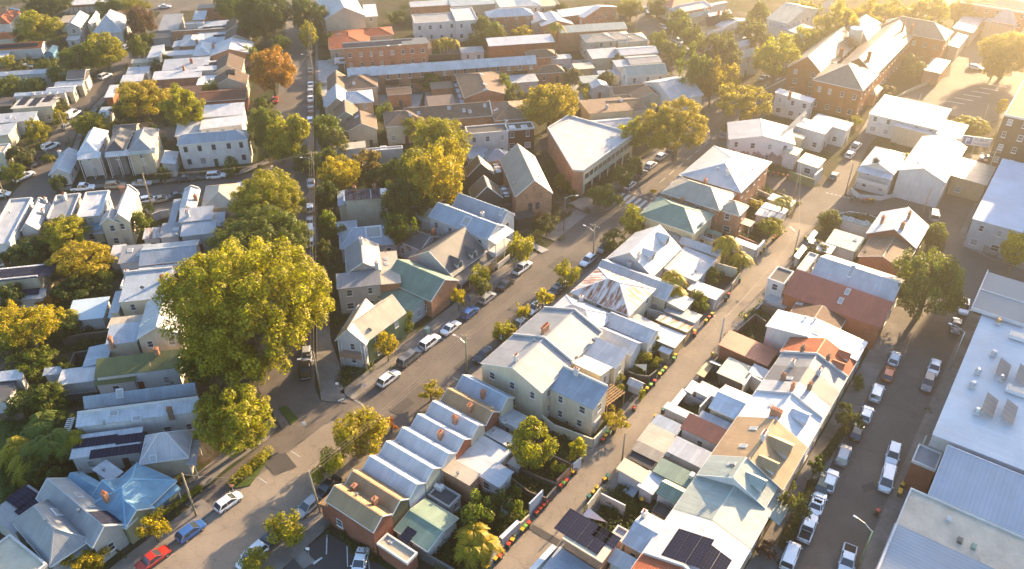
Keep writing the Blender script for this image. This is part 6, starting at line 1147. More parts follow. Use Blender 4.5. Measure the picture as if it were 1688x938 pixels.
b = B('pale iron roof with straight eaves beside the curving street', (15, 360, 215, 300), 5.0, .8, 'gx', 'W2', 'WW'); b = B('grey iron roof with thin flue beside the pale straight one', (80, 420, 235, 360), 5.0, .7, 'gx', 'G', 'LW'); b.wing((-10, 440, 90, 395), 4.6, .3, 's2', 'BG', 'LW').sk(45, 440)
grid(52)
b = B('large white house with twin gables and blank end wall', (165, 540, 350, 660, 420, 540), 6.4, 2.6, 'gy', 'W2', 'WW', win=False, over=.2); grid(78.8); b.wing((60, 500, 270, 430), 6.4, 1.8, 'gx', 'PG', 'WW', over=.2)
b = B('two brown timber sawtooth roofs with a white glazed strip', (-30, 620, 260, 550), 4.6, 1.2, 'gx', 'BR', 'BE', rm='tiled_roof'); b = B('orange-brown timber gable behind the big yellow gum', (115, 660, 270, 600), 4.8, 2.2, 'gy', (.3, .13, .05), 'BE'); b = B('brown gable roof with two white skylights and cream walls', (-40, 740, 110, 640), 4.6, 1.5, 'gx', 'BR', 'CR', rm='tiled_roof'); b.sk(15, 660)
b = B('cream-walled brown skillion house beside the parking yard', (-190, 765, 10, 640), 5.4, .8, 's0', 'BR', (.6, .5, .32), rm='tiled_roof'); b.ch(-80, 715, n=1, r=1)
b = B('pale shop roofs with small square chimney above the brick showroom', (-150, 860, 60, 770), 5.0, 1.0, 'gx', 'W2', 'WW')
grid(60)
b = B('white terrace roof with orange-brick corner at the curving street', (575, 230, 700, 205), 5.6, 1.4, 'hip', 'W', 'WW'); b.ch(660, 175, n=1); b = B('white terrace roof with tall stack, second up the curving street', (620, 240, 840, 190), 5.6, 1.4, 'gx', 'W', 'WW'); b.ch(740, 165, 738, 240, n=2)
b = B('white hipped corner terrace with plain side wall facing the main road', (775, 380, 915, 330), 7.0, 1.6, 'hip', 'W2', 'WW', st=2); b.ch(750, 265, 825, 245, n=2)
b = B('white terrace roof next to the hipped corner one', (770, 310, 880, 265), 6.6, 1.2, 'hip', 'W', 'WW'); b = B('brown tiled terrace roof with solar row among the white ones', (540, 165, 700, 120), 5.2, 1.0, 'hip', 'BR', 'CR', rm='tiled_roof'); b.pv(620, 140, 6, 2)
b = B('pale green-fronted terrace roof with cream stack', (480, 110, 610, 70), 5.2, 1.0, 'hip', 'PG', 'CR'); b.ch(505, 60, 583, 100, n=1, r=1); b = B('wide light grey iron roof on the curving street', (395, 80, 560, 15), 5.2, 1.6, 'hip', 'LG', 'BK2'); b = B('pinkish roof at the top edge beside dark trees', (350, 50, 430, -20), 5.2, 1.2, 'hip', 'TR', 'CR')
b = B('white and blue gabled cottages group in mid street', (685, 180, 820, 120), 4.6, 1.2, 'gy', 'BW', 'WW'); b = B('small white roof with orange chimney', (600, 110, 710, 70), 4.6, .8, 'gx', 'W', 'WW'); b.ch(655, 100, n=1, col='TR')
b = B('low grey shed with white posts behind the terraces', (820, 250, 940, 215), 3.4, .2, 's2', 'LG', 'WW', win=False); b = B('long flat pale carport with skylight pairs near the top', (530, 50, 700, 10), 3.6, .2, 's2', 'W2', 'WW', win=False)
grid(45.9)
b = B('large white house with steep cream gable at the top of the hill street', (975, 120, 1330, 60), 7.0, 3.0, 'gy', 'CR', 'WW', over=.2); b.sk(1110, 30); b = B('blue-grey roofed white extension below the steep cream gable', (1010, 180, 1310, 190), 5.0, .8, 's2', 'BW', 'WW'); b.wing((1175, 230, 1310, 200), 5.0, 1.4, 'gy', 'BW', 'WW')
b = B('white hip roof beside the big avenue trees near the top edge', (1290, 60, 1400, 10), 5.6, 1.2, 'hip', 'W', 'CR')
b = B('tall unseen brick tower added beyond the right picture edge to shade the factory street', ('uv', 250, -80, 268, 0.5), 60.0, 0, 'flat', 'BR', 'BK2', wm='brick_wall', cat='added shade tower', name='added_shade_tower', st=17)  # unseen tower, added only to cast shade over the factory street
# ------------------------------------------------------------------ vehicles
def cars(rows):
    for r in rows: car(*r[:4], *r[4:])
NA = -11.2
tile(0, 3); cars([('red sedan at the kerb beside the young yellow street tree', 1010, 862, UA + 3, 'sedan', 'r'), ('blue hatchback with sunroof at the kerb by the leaning timber pole', 1255, 682, UA + 3, 'hatch', 'b')])
tile(1, 3); cars([('white hatchback by the clipped hedge island', 145, 490, UA + 4, 'hatch', 'w'), ('pale silver sedan facing down the road beside the timber pole', 672, 520, UA + 180, 'hatch', 's'), ('dark blue hatchback half hidden by a kerbside tree', 410, 745, UA + 180, 'hatch', 'db'), ('silver van-like wagon under the lowest kerb tree', 300, 850, UA + 180, 'suv', 'w'), ('black sedan in the shade under the twin street trees', 795, 395, UA + 180, 'sedan', 'k'), ('white sedan parked in the marked bay of the corner car park', 1010, 890, 185, 'sedan', 'w')])
tile(1, 2); cars([('white station wagon at the kerb beside the cross-gabled house', 1200, 608, UA + 1, 'wagon', 'w'), ('dark grey car with open rear at the kerb beside the small orange tree', 1330, 480, UA + 1, 'suv', 'g'), ('black sedan at the mouth of the tree-lined street', 655, 555, NA + 180, 'sedan', 'k'), ('pale car tucked under the fig at the street mouth', 660, 455, NA + 180, 'hatch', 's')])
tile(2, 2); cars([('dark blue four-wheel drive at the kerb, next to the white pair', -5, 460, UA, 'suv', 'g'), ('white four-wheel drive parked behind another white car by the green cabinet', 115, 370, UA, 'suv', 'w'), ('white hatchback in front of the white four-wheel drive', 252, 275, UA, 'sedan', 'w'), ('bright blue hatchback parked in front of the white hatchback', 378, 175, UA, 'hatch', 'b'), ('silver hatchback parked beyond the blue one', 492, 78, UA, 'hatch', 's'), ('black sedan beside the tall cream terrace', 468, 455, UA + 180, 'sedan', 'k'), ('dark convertible-roofed car near the rusty-roofed house', 938, 35, UA + 180, 'sedan', 'g'), ('white sedan between two small kerb trees', 805, 145, UA + 180, 'sedan', 'w'), ('white car half hidden behind the terrace parapet', 700, 255, UA + 180, 'hatch', 'w'), ('pale car showing between low shrubs behind the parapet', 615, 310, UA + 180, 'hatch', 's')])
tile(2, 1); cars([('white pickup with black open tray below the white attic house', 722, 820, UA, 'ute', 'w'), ('black sedan behind the white pickup', 612, 925, UA, 'sedan', 'k'), ('white sedan beside the street light opposite the pickup', 1155, 770, UA + 180, 'wagon', 'w'), ('grey hatchback under the tree beside the rusty roof', 1262, 690, UA + 180, 'hatch', 'g'), ('white car below the rusty-roofed house', 965, 945, UA + 180, 'sedan', 'w')])
tile(3, 1); cars([('white sedan under the big gum, second of the pair on the main road', 212, 145, UA + 2, 'hatch', 'w'), ('white hatchback under the big gum, farther up the main road', 282, 85, UA + 2, 'hatch', 'w'), ('silver car with open boot behind the white pair', 360, 28, UA + 4, 'suv', 's'), ('sunlit dark sedan below the white pair on the main road', 150, 200, UA, 'sedan', 'g'), ('white car behind the round kerb trees', 75, 275, UA, 'hatch', 'w'), ('white car at the kerb beside the brick apartment block', 410, 235, UA + 180, 'hatch', 'w'), ('blue-white car showing behind the apartment block', 350, 290, UA + 180, 'hatch', 's'), ('dark grey sedan near the crossing sign', 280, 352, UA + 180, 'sedan', 'g'), ('dark car beside the grey curved roof near the crossing', 195, 500, UA + 180, 'hatch', 'db')])
tile(4, 1); cars([('white pickup heading up the side street beside the yard wall', 250, 25, 38, 'ute', 'w'), ('white hatchback behind the white pickup in the side street', 215, 75, 38, 'hatch', 'w'), ('small dark hatchback near the dashed line in the side street', 110, 215, 30, 'hatch', 'g'), ('grey van moving along the wide bend', 765, 478, 22, 'van', 's'), ('white sedan in the yard by the parking garage', 1130, 105, 120, 'sedan', 'w')])
tile(4, 2); cars([('white hatchback at the left kerb just above the orange one', 507, 478, UA - 4, 'hatch', 'w'), ('orange-red hatchback parked close behind a white one', 468, 580, UA - 4, 'hatch', 'o'), ('white four-wheel drive below the orange hatchback', 390, 705, UA - 4, 'suv', 'w'), ('white hatchback beside the bushy kerb tree below the orange one', 322, 845, UA - 4, 'hatch', 'w'), ('white sedan facing down at the right kerb by the street lamp', 768, 540, UA + 176, 'sedan', 'w'), ('beige-roofed grey car touching the white sedan by the lamp', 725, 640, UA + 176, 'suv', 'g'), ('white van partly under the round street tree', 962, 145, UA + 172, 'suv', 'w'), ('grey convertible-like sedan below the round street tree', 912, 265, UA + 172, 'sedan', 'g')])
tile(4, 3); cars([('black hatchback in the shade of the kerb shrubs', 262, 30, UA - 4, 'hatch', 'k'), ('silver four-wheel drive with dark roof and roof rack', 170, 185, UA - 5, 'suv', 's'), ('white station wagon with roof bars at the left kerb', 85, 350, UA - 5, 'wagon', 'w'), ('white sedan at the left kerb, below the one with roof bars', 5, 500, UA - 5, 'sedan', 'w'), ('white people mover with sunroof facing down at the right kerb', 495, 185, UA + 174, 'suv', 'w'), ('white van-like four-wheel drive with roof bars at the right kerb', 455, 350, UA + 174, 'van', 'w'), ('white work truck with ladder rack at the bottom of the right kerb', 195, 880, UA + 172, 'ute', 'w')])
tile(3, 3); cars([('white sedan beside the olive-leaved kerb tree', 1300, 505, UA - 5, 'sedan', 'w'), ('white pickup with black tray between sedan and van', 1245, 665, UA - 5, 'ute', 'w'), ('white boxy van parked below the white pickup', 1130, 850, UA - 5, 'van', 'w'), ('dark green car in the shade near the kerb at the white pickup row', 1345, 370, UA - 5, 'hatch', 'gn')])
tile(0, 1); cars([('white double-cab pickup on the cross street by the weatherboard cottage', 545, 295, 79, 'ute', 'w'), ('beige four-wheel drive on the cross street', 757, 280, 79, 'suv', 'be'), ('silver sedan on the cross street behind the timber pole', 932, 265, 79, 'sedan', 's'), ('black car on the cross street by the orange door', 1222, 235, 79, 'sedan', 'k'), ('white hatchback angle-parked next to the timber pole', 975, 370, 62, 'hatch', 'w'), ('gold sedan angle-parked in the middle', 1062, 368, 62, 'sedan', 'be'), ('black sedan angle-parked by the pale roof', 1165, 345, 62, 'sedan', 'k'), ('white pickup at the corner of the side street', 157, 220, 28, 'ute', 'w'), ('black sedan behind the white corner pickup', 225, 140, 28, 'sedan', 'k'), ('black four-wheel drive on the side street by the round shrub', 262, 80, 28, 'suv', 'k'), ('white car on the side street near its top', 333, 20, 28, 'suv', 'w'), ('white car cut by the left picture edge on the cross street', 5, 335, 79, 'hatch', 'w')])
tile(1, 1); cars([('white four-wheel drive on the cross street beside the pointed shrub', 65, 215, 79, 'suv', 'w'), ('grey sedan in the parked row beside the tall pole', 688, 185, NA, 'sedan', 'g'), ('white sedan in the parked row below the tall pole', 688, 262, NA, 'sedan', 'w'), ('white hatchback alone in a gap of the tree street row', 684, 425, NA, 'hatch', 'w'), ('silver sedan at the head of the lower tree street group', 683, 515, NA, 'sedan', 's'), ('white van touching the silver sedan in the tree street', 684, 575, NA, 'van', 'w'), ('white hatchback half under the fig crown', 684, 645, NA, 'hatch', 'w')])
tile(1, 0); cars([('red sedan under the autumn-orange tree', 453, 650, NA, 'sedan', 'r'), ('white hatchback at the lower end of the upper tree street row', 683, 785, NA, 'hatch', 'w'), ('dark grey sedan second in the upper tree street row', 686, 715, NA, 'sedan', 'g'), ('white sedan third in the upper tree street row', 686, 645, NA, 'sedan', 'w'), ('pale green taxi-like hatchback in the row', 685, 598, NA, 'hatch', 's'), ('bright white sedan at the top of its tight row', 687, 553, NA, 'sedan', 'w'), ('grey sedan alone by the driveway', 686, 460, NA, 'sedan', 'g'), ('dark four-wheel drive beside the conical trees', 683, 345, NA, 'suv', 'k'), ('white van on the concrete drive of the solar building', 893, 405, 80, 'van', 'w'), ('white car seen under the big dark trees at the street top', 700, 200, NA, 'hatch', 'w')])
tile(0, 0); cars([('white four-wheel drive on the small lane beside the garages', 692, 498, 20, 'suv', 'w'), ('white caravan-like van with rounded roof by the lane bend', 478, 750, 15, 'van', 'w'), ('silver hatchback parked below the caravan', 450, 825, 20, 'hatch', 's'), ('white car parked under trees at the lane top', 838, 305, 25, 'hatch', 'w'), ('white sedan on the top street in front of the garages', 603, 57, 79, 'sedan', 'w'), ('white sedan on the top street, right of its twin', 718, 55, 79, 'sedan', 'w'), ('dark sedan on the top street beside the yellow tree', 505, 60, 79, 'sedan', 'k'), ('white sedan alone on the open corner of the top street', 1083, 40, 79, 'sedan', 'w'), ('dark blue sedan at the top left under the trees', 85, 65, 79, 'sedan', 'db'), ('silver car half hidden in the shrubby garden on the left', 170, 435, 79, 'hatch', 's')])
tile(3, 0); cars([('white sedan on the curving street, lower of the adjoining pair', 428, 312, 150, 'sedan', 'w'), ('white four-wheel drive on the curving street, upper of the pair', 397, 272, 150, 'suv', 'w'), ('white sedan at the left kerb of the curving street', 153, 243, 155, 'sedan', 'w'), ('white car at the very top of the curving street', 125, 22, 150, 'hatch', 'w'), ('silver sedan moving on the main road past the school', 957, 508, 48, 'sedan', 's'), ('grey car parked in the shade on the curving street near the top', 172, 60, 150, 'hatch', 'g'), ('dark car parked below the grey one on the curving street', 200, 95, 150, 'hatch', 'k'), ('beige car parked under trees along the curving street', 290, 175, 150, 'hatch', 'be'), ('dark red car parked under trees on the curving street', 330, 225, 150, 'hatch', 'g'), ('grey sedan below the white pair on the curving street', 470, 345, 150, 'sedan', 'g'), ('dark car under trees at the left edge of the curving street', 30, 120, 155, 'suv', 'k'), ('dark sedan waiting at the lower junction by the white mural house', 700, 890, 48, 'sedan', 'g')])
for i, (x, y) in enumerate(((1040, 465), (1105, 430), (1135, 412), (1165, 396), (1195, 380))): car(('lowest', 'second', 'third', 'fourth', 'uppermost')[i] + ' dark parked car in the shaded row beside the school road', x, y, 48, 'sedan', 'gk'[i % 2], group='shaded cars beside the school road')
tile(2, 0); cars([('white van-like car on the drive by the brown hip-roofed shed', 968, 425, 160, 'hatch', 's'), ('green car in the brick courtyard', 15, 598, 79, 'hatch', 'gn')])
tile(4, 0); cars([('white sedan in the avenue at the top of the hill', 873, 80, 48, 'sedan', 'w'), ('silver sedan in the avenue behind the school roof', 915, 65, 48, 'sedan', 's'), ('white car at the school gate trees', 750, 145, 48, 'hatch', 'w'), ('white car behind the school on the left', 140, 275, 48, 'sedan', 'w'), ('white trailer-like car at the end of the school parking yard', 1040, 440, 120, 'wagon', 'w')])
# ------------------------------------------------------------------ vegetation
def trees(rows, **kw):
    for r in rows: tree(*r[:5], **(r[5] if len(r) > 5 else {}), **kw)
T_ = trees
tile(0, 1); b_ = None
TC[0] = TC[1] = 0
def A(*r): return (r[0],) + tuple(v * 3.991 for v in r[1:5]) + tuple(r[5:])
T_([A('enormous spreading fig in the middle of the gardens', 408, 508, 262, 246, dict(under=3.5, c='yg', maxv=1.0)),
    A('broad fig crown filling the gap above the enormous one', 425, 395, 165, 100, dict(under=4, c='g')),
    A('large fig at the bend of the cross street', 440, 330, 130, 95, dict(under=4, c='yg')),
    A('second fig crown leaning over the tree street', 500, 480, 95, 150, dict(under=3.5, c='yg')),
    A('round street-corner fig with glowing right side', 390, 690, 135, 125, dict(under=3.5, c='yg')),
    A('dark fig skirt below the enormous crown', 350, 590, 130, 110, dict(under=2, c='g')),
    A('golden kerbside tree beside the white saw-tooth roofs, taller of two', 592, 712, 92, 88, dict(under=2, c='y')),
    A('small leaning olive tree below the golden kerbside tree', 545, 765, 56, 60, dict(under=2, c='yg')),
    A('huge round street tree at the right-hand road bend', 1533, 465, 122, 125, dict(under=0, maxv=1.1, c=(.12, .12, .018), kind='smooth')),
    A('round tree right behind the huge street tree', 1540, 388, 44, 44, dict(under=2, c='g', kind='smooth')),
    A('orange-tinged tree cut by the right picture edge', 1678, 410, 64, 76, dict(under=2.5, c='y', kind='loose')),
    A('round clipped tree on the lane edge beside white garages', 1271, 374, 48, 34, dict(under=2.5, c='yg', kind='smooth')),
    A('dark round bush at the lane end by the road bend', 1368, 362, 42, 32, dict(under=.6, c='g', kind='smooth')),
    A('big yellow gum beside the brick showroom', 1118, 208, 125, 95, dict(under=4, c='y', kind='loose')),
    A('darker left half of the gum group at the showroom', 1048, 218, 60, 55, dict(under=3.5, c='yg', kind='loose')),
    A('bright golden tree in the main road median', 1226, 168, 92, 60, dict(under=2.5, c='y', kind='loose')),
    A('tall green column of the willow-like pair at the junction', 1140, 125, 60, 85, dict(under=2, c='g', kind='loose')),
    A('autumn-brown tree at the junction', 1175, 130, 52, 75, dict(under=2, c=(.2, .13, .02), kind='loose')),
    A('bushy tree behind the white corner terrace', 1190, 85, 70, 70, dict(under=2, c='ol', kind='loose')),
    A('round tree on the curving street, left side', 1088, 68, 36, 36, dict(under=2, c='yg')),
    A('low tree beside the round one on the curving street', 1108, 86, 46, 36, dict(under=1, c='g')),
    A('tall dense tree at the curving street by the grey roof', 1117, 40, 44, 50, dict(under=2, c='g')),
    A('tree in front of the hipped corner terrace', 1145, 62, 44, 40, dict(under=1.5, c='g')),
    A('yellow crown cut by the top edge near the curving street', 1040, 14, 50, 34, dict(under=2, c='yg')),
    A('sunlit avenue tree left of the school', 1280, 95, 78, 72, dict(under=2, c='yg', kind='loose')),
    A('golden avenue tree beside the school roof', 1385, 45, 78, 76, dict(under=2, c='y', kind='loose')),
    A('hazy avenue tree behind the school chimneys', 1455, 22, 76, 60, dict(under=2, c='yg', kind='loose')),
    A('pale avenue tree at the top behind the school', 1530, 22, 70, 60, dict(under=2, c='yg', kind='loose')),
    A('big golden tree at the right edge by the parking yard', 1664, 88, 92, 72, dict(under=2.5, c='y')),
    A('small tree on the lawn in front of the school', 1503, 110, 42, 40, dict(under=1, c='ol')),
    A('leafy tree behind the white roofs at the top right of the mural house', 1240, 60, 60, 60, dict(under=1.5, c='ol', kind='loose')),
    A('olive tree near the top edge between two white houses', 1250, 25, 40, 44, dict(under=1.5, c='g')),
    A('bushes in front of the mural house at the junction', 1205, 212, 30, 20, dict(under=.3, c='ol')),
    A('spreading yellow tree beside the long brown townhouse row', 905, 170, 92, 80, dict(under=3.5, c='y', kind='dense')),
    A('left lobe tree beside the spreading yellow one', 845, 160, 36, 45, dict(under=2, c='ol', kind='loose')),
    A('narrow tree between courtyard and white lean-to', 830, 142, 27, 38, dict(under=1.5, c='g')),
    A('big yellow-green crown over the modern box house garden', 725, 235, 95, 92, dict(under=4, c='yg')),
    A('bright crest tree at the brown townhouse row', 690, 210, 62, 44, dict(under=3, c='yg')),
    A('tall hanging creeper-clad tree beside the sawtooth studios', 715, 300, 100, 115, dict(under=3, c='y', maxv=1.4)),
    A('deep green tree below the creeper-clad one', 665, 335, 76, 90, dict(under=2, c='dg')),
    A('tangled tree behind the blue-roofed pyramid cottage', 660, 380, 60, 62, dict(under=2, c='g', kind='loose')),
    A('yellow blossom tree above the solar-roofed cream house', 560, 285, 70, 66, dict(under=2.5, c='y', kind='loose')),
    A('rusty-leaved tree behind the yellow blossom tree', 600, 265, 56, 38, dict(under=2, c=(.2, .13, .03), kind='loose')),
    A('dark round tree right of the solar-roofed cream house', 652, 280, 52, 40, dict(under=2, c='g')),
    A('slim tree along the lower tree street footpath', 535, 420, 44, 95, dict(under=1.5, c='ol', kind='loose')),
    A('golden tip tree at the foot of the tree street', 520, 465, 40, 60, dict(under=1.5, c='yg')),
    A('hedge-like shrub behind the pyramid cottage', 610, 403, 52, 22, dict(under=.2, c='g')),
    A('round tree at the cross street junction, taller right crown', 485, 225, 60, 80, dict(under=3, c='yg')),
    A('round tree at the cross street junction, left crown', 438, 212, 62, 80, dict(under=3, c='g')),
    A('small crown above the junction trees', 433, 172, 28, 26, dict(under=2, c='g')),
    A('glowing autumn-orange tree on the tree street', 447, 117, 78, 82, dict(under=2.5, c='o', kind='dense')),
    A('green companion tree behind the autumn-orange one', 462, 72, 34, 30, dict(under=2, c='g')),
    A('tall conical tree above the parked row', 508, 58, 30, 50, dict(under=1.5, c='yg')),
    A('round bush beside the terracotta bungalow', 540, 64, 22, 22, dict(under=1.5, c='g')),
    A('huge dark fig group at the top of the tree street', 432, 25, 90, 78, dict(under=3, c='dg', maxv=.9)),
    A('dark crown beside the huge dark fig at the top', 505, 22, 72, 62, dict(under=3, c='dg')),
    A('green trees against the beige hall, top of the tree street', 380, 10, 60, 50, dict(under=2, c='g')),
    A('wide tree crown above the tree street junction pole', 542, 215, 50, 56, dict(under=2.5, c='g')),
    A('olive tree between the junction pole and the townhouses', 553, 238, 44, 50, dict(under=2, c='ol')),
    A('dark courtyard tree beside the brown townhouses', 632, 190, 28, 60, dict(under=1.5, c='g')),
    A('shadowed shrub mass between the white houses and the fig', 585, 195, 26, 22, dict(under=1, c='g')),
    A('bright green round tree in the upper left gardens', 62, 43, 74, 56, dict(under=3, c='yg')),
    A('yellow-brown tree cut by the top left edge', 80, 10, 78, 40, dict(under=2, c='ol', kind='loose')),
    A('pink-brown leaved tree by the church hall', 232, 32, 52, 52, dict(under=1.5, c='pu')),
    A('olive crown above the pink-brown tree', 222, 10, 52, 26, dict(under=2, c='yg')),
    A('broad leafy tree with bright crest beside the lane', 172, 82, 72, 62, dict(under=1.5, c='yg')),
    A('lower feathery tree beside the broad leafy one', 128, 97, 60, 46, dict(under=1, c='g', kind='loose')),
    A('round green tree on the right of the lane', 229, 78, 32, 38, dict(under=1, c='g')),
    A('dark hedge tree behind the round green lane tree', 243, 64, 26, 22, dict(under=1, c='g')),
    A('broad orange-gold tree group above the long white building', 235, 160, 92, 66, dict(under=3, c='y', kind='dense')),
    A('green-gold crown joined to the orange-gold one', 305, 178, 72, 74, dict(under=3, c='yg', kind='loose')),
    A('silvery shrub tree beside the striped lane shed', 203, 182, 38, 38, dict(under=1, c='gg', kind='loose')),
    A('yellow-green tree in the middle of the lane block', 152, 203, 62, 46, dict(under=1.5, c='yg')),
    A('small yellow tree below the solar-clustered house', 97, 195, 24, 34, dict(under=1, c='yg', kind='loose')),
    A('shrub tree at the left edge above the side street', 60, 215, 40, 44, dict(under=.8, c='yg', kind='loose')),
    A('dark garden tree beside the skillion house', 15, 142, 42, 34, dict(under=1, c='g')), A('second dark garden tree beside the skillion house', 54, 141, 40, 28, dict(under=1, c='g')),
    A('rounded shrub tree above the parked pickup corner', 33, 258, 46, 36, dict(under=.8, c='ol')), A('white-flowering shrub on the side street corner', 20, 285, 40, 34, dict(under=.5, c='g', kind='loose')),
    A('clipped round tree beside the weatherboard cottage', 97, 303, 28, 30, dict(under=.8, c='dg', kind='smooth')), A('clipped round tree in front of the white lean-to', 269, 288, 24, 28, dict(under=.8, c='dg', kind='smooth')),
    A('pointed shrub on the cross street footpath', 382, 275, 26, 46, dict(under=.5, c='g')),
    A('yellow-lit tree behind the parapet terraces, upper crown', 108, 385, 85, 62, dict(under=2.5, c='yg')), A('golden lower crown in front of the parapet terraces', 128, 430, 108, 72, dict(under=2.5, c='y')),
    A('dark hedge mass left of the golden crowns', 42, 415, 82, 36, dict(under=.3, c='dg')), A('round tree beside the beige corner terrace', 232, 368, 36, 46, dict(under=1, c='g')), A('small dark tree at the angled parking', 245, 350, 18, 24, dict(under=.6, c='dg')),
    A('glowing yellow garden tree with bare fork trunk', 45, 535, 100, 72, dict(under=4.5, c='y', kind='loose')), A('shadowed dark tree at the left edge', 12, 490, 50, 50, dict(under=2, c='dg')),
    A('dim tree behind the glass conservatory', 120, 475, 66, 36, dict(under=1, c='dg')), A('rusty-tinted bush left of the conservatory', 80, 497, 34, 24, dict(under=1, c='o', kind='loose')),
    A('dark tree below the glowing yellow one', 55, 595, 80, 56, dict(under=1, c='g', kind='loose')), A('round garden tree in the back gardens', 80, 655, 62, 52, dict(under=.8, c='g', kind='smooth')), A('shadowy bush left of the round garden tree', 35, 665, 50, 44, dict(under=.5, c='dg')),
    A('small tree peeping over the white carport', 108, 612, 26, 26, dict(under=1, c='g')), A('tangled garden tree right of the pale lawn', 100, 700, 60, 46, dict(under=.5, c='dg', kind='loose')),
    A('tangled greenery beside the blue cottage roof', 75, 760, 90, 60, dict(under=.3, c='dg', kind='loose')),
    A('young yellow street tree beside the red sedan', 252, 868, 56, 56, dict(under=1.2, c='y', kind='loose')), A('yellow shrub tree at the bottom left picture edge', 140, 928, 76, 44, dict(under=1.2, c='y', kind='loose')),
    A('kerb tree beside the dark blue hatchback', 470, 872, 60, 60, dict(under=1.5, c='yg')), A('low kerb tree at the bottom picture edge', 420, 928, 60, 34, dict(under=1, c='yg')),
    A('small orange street tree beside the cross-gabled house', 638, 568, 36, 42, dict(under=2, c='y', kind='loose')), A('garden bush beside the cross-gabled house', 665, 530, 34, 40, dict(under=.3, c='g')),
    A('yellow kerb tree in front of the tan-roofed terrace', 710, 645, 44, 34, dict(under=1.5, c='y', kind='loose')), A('red-leaved sapling beside the golden kerbside tree', 645, 698, 24, 26, dict(under=.6, c='ro', kind='loose')),
    A('street tree beside the white two-storey terrace', 858, 405, 38, 56, dict(under=2, c='yg')), A('low tree at the brick warehouse front, right one', 902, 370, 46, 34, dict(under=1.5, c='ol', kind='loose')), A('low shrub tree at the brick warehouse front, left one', 888, 352, 34, 22, dict(under=.5, c='o', kind='loose')),
    A('small tree in front of the charcoal attic house', 792, 455, 36, 40, dict(under=1.5, c='yg')), A('tree by the blue cabinet at the brick house', 755, 490, 26, 34, dict(under=1.5, c='y', kind='loose')), A('dim tree beyond the silver hatchback', 798, 475, 28, 34, dict(under=1.5, c='ol')),
    A('kerb tree left of the rusty-roofed house', 935, 448, 42, 44, dict(under=1.5, c='yg')), A('kerb tree behind the parked dark convertible', 895, 492, 34, 36, dict(under=1.2, c='y', kind='loose')), A('kerb tree between the white sedans', 862, 515, 26, 36, dict(under=1.2, c='y', kind='loose')),
    A('pair of low yellow kerb shrubs, left one', 828, 545, 34, 40, dict(under=.6, c='yg')), A('low yellow kerb shrub, right one', 846, 540, 22, 30, dict(under=.6, c='y')),
    A('dark leafy tree beside the crossing', 1012, 398, 48, 44, dict(under=1.5, c='ol')), A('second leafy tree beside the crossing', 1045, 365, 44, 52, dict(under=1.5, c='yg')),
    A('round kerb tree in front of the showroom, lower', 1000, 322, 56, 42, dict(under=2, c='g')), A('round kerb tree in front of the showroom, upper', 1026, 291, 38, 36, dict(under=2, c='g')), A('small kerb tree in front of the showroom, farthest', 1047, 275, 26, 30, dict(under=2, c='g')),
    A('hedge strip along the warehouse alley', 925, 300, 22, 80, dict(under=.2, c='g')),
    A('large yellow-crowned tree in the saw-tooth back yards', 876, 733, 80, 88, dict(under=2.5, c='yg')), A('bushy tree by the cream fence on the lane', 953, 737, 40, 44, dict(under=.8, c='yg', kind='loose')), A('small leafy tree beside the lane fence', 920, 775, 26, 26, dict(under=.5, c='yg')),
    A('dense yard tree beside the flat cream rear roof', 790, 845, 56, 62, dict(under=1, c='g')), A('white-flowering tree in the back yard', 826, 832, 46, 46, dict(under=1, c='dg')), A('fine-leaved bush right of the flowering yard tree', 848, 818, 28, 28, dict(under=.5, c='g', kind='loose')), A('leafy bush by the water tank', 858, 845, 24, 30, dict(under=.4, c='g')),
    A('red-green bush under the white long rear roof', 790, 802, 24, 20, dict(under=.3, c='ro')),
    A('bush beside the pergola and cream wing', 1015, 625, 36, 34, dict(under=1, c='yg')), A('vine-covered tree under the pergola', 1012, 690, 50, 40, dict(under=.5, c='y', kind='loose')), A('bush at the gate of the lane corner', 1057, 652, 15, 24, dict(under=.2, c='yg', kind='smooth')),
    A('potted shrub row by the black courtyard, left', 1040, 590, 24, 26, dict(under=.6, c='yg')), A('potted shrub row by the black courtyard, middle', 1062, 592, 24, 24, dict(under=.6, c='yg')), A('potted shrub row by the black courtyard, right', 1083, 596, 22, 24, dict(under=.6, c='yg')),
    A('dark courtyard hedge behind the white umbrella', 1068, 562, 50, 40, dict(under=.3, c='g')), A('courtyard greenery between rusty roof and garage', 1150, 500, 40, 36, dict(under=.5, c='g')), A('small round courtyard bush near the curved palm', 1074, 500, 20, 22, dict(under=.4, c='yg')),
    A('leafy bush behind the white flat roof by the lane', 1172, 452, 30, 26, dict(under=.5, c='g')), A('little golden bush behind the apartment block garages', 1248, 340, 22, 20, dict(under=.5, c='y')),
    A('hanging bush beside the white deck terrace', 1350, 410, 44, 22, dict(under=.5, c='ol', kind='loose')),
    A('kerb tree beside the white boxy cars, upper', 1400, 690, 48, 48, dict(under=1.5, c='ol', kind='loose')), A('olive-leaved kerb tree above the van', 1308, 832, 52, 78, dict(under=1, c='ol', kind='loose')), A('shadowy shrub strip beside the terraces', 1345, 768, 30, 50, dict(under=.2, c='dg', kind='loose')),
    A('dark bare shrub at the bottom of the terraces, upper', 1262, 905, 40, 30, dict(under=.1, c='pu', kind='loose')), A('small bush in front of the red dormers', 1413, 632, 20, 34, dict(under=.2, c='g')),
    A('hedge by the parking yard beside the white units', 1600, 206, 60, 22, dict(under=.2, c='yg')), A('small yard tree at the dark brown building', 1650, 176, 16, 26, dict(under=.5, c='y')), A('pale bush beside the cream tiled porch of the school', 1460, 150, 36, 20, dict(under=.1, c='ol')), A('small garden tree by the white flat unit', 1412, 198, 20, 18, dict(under=.4, c='yg')),
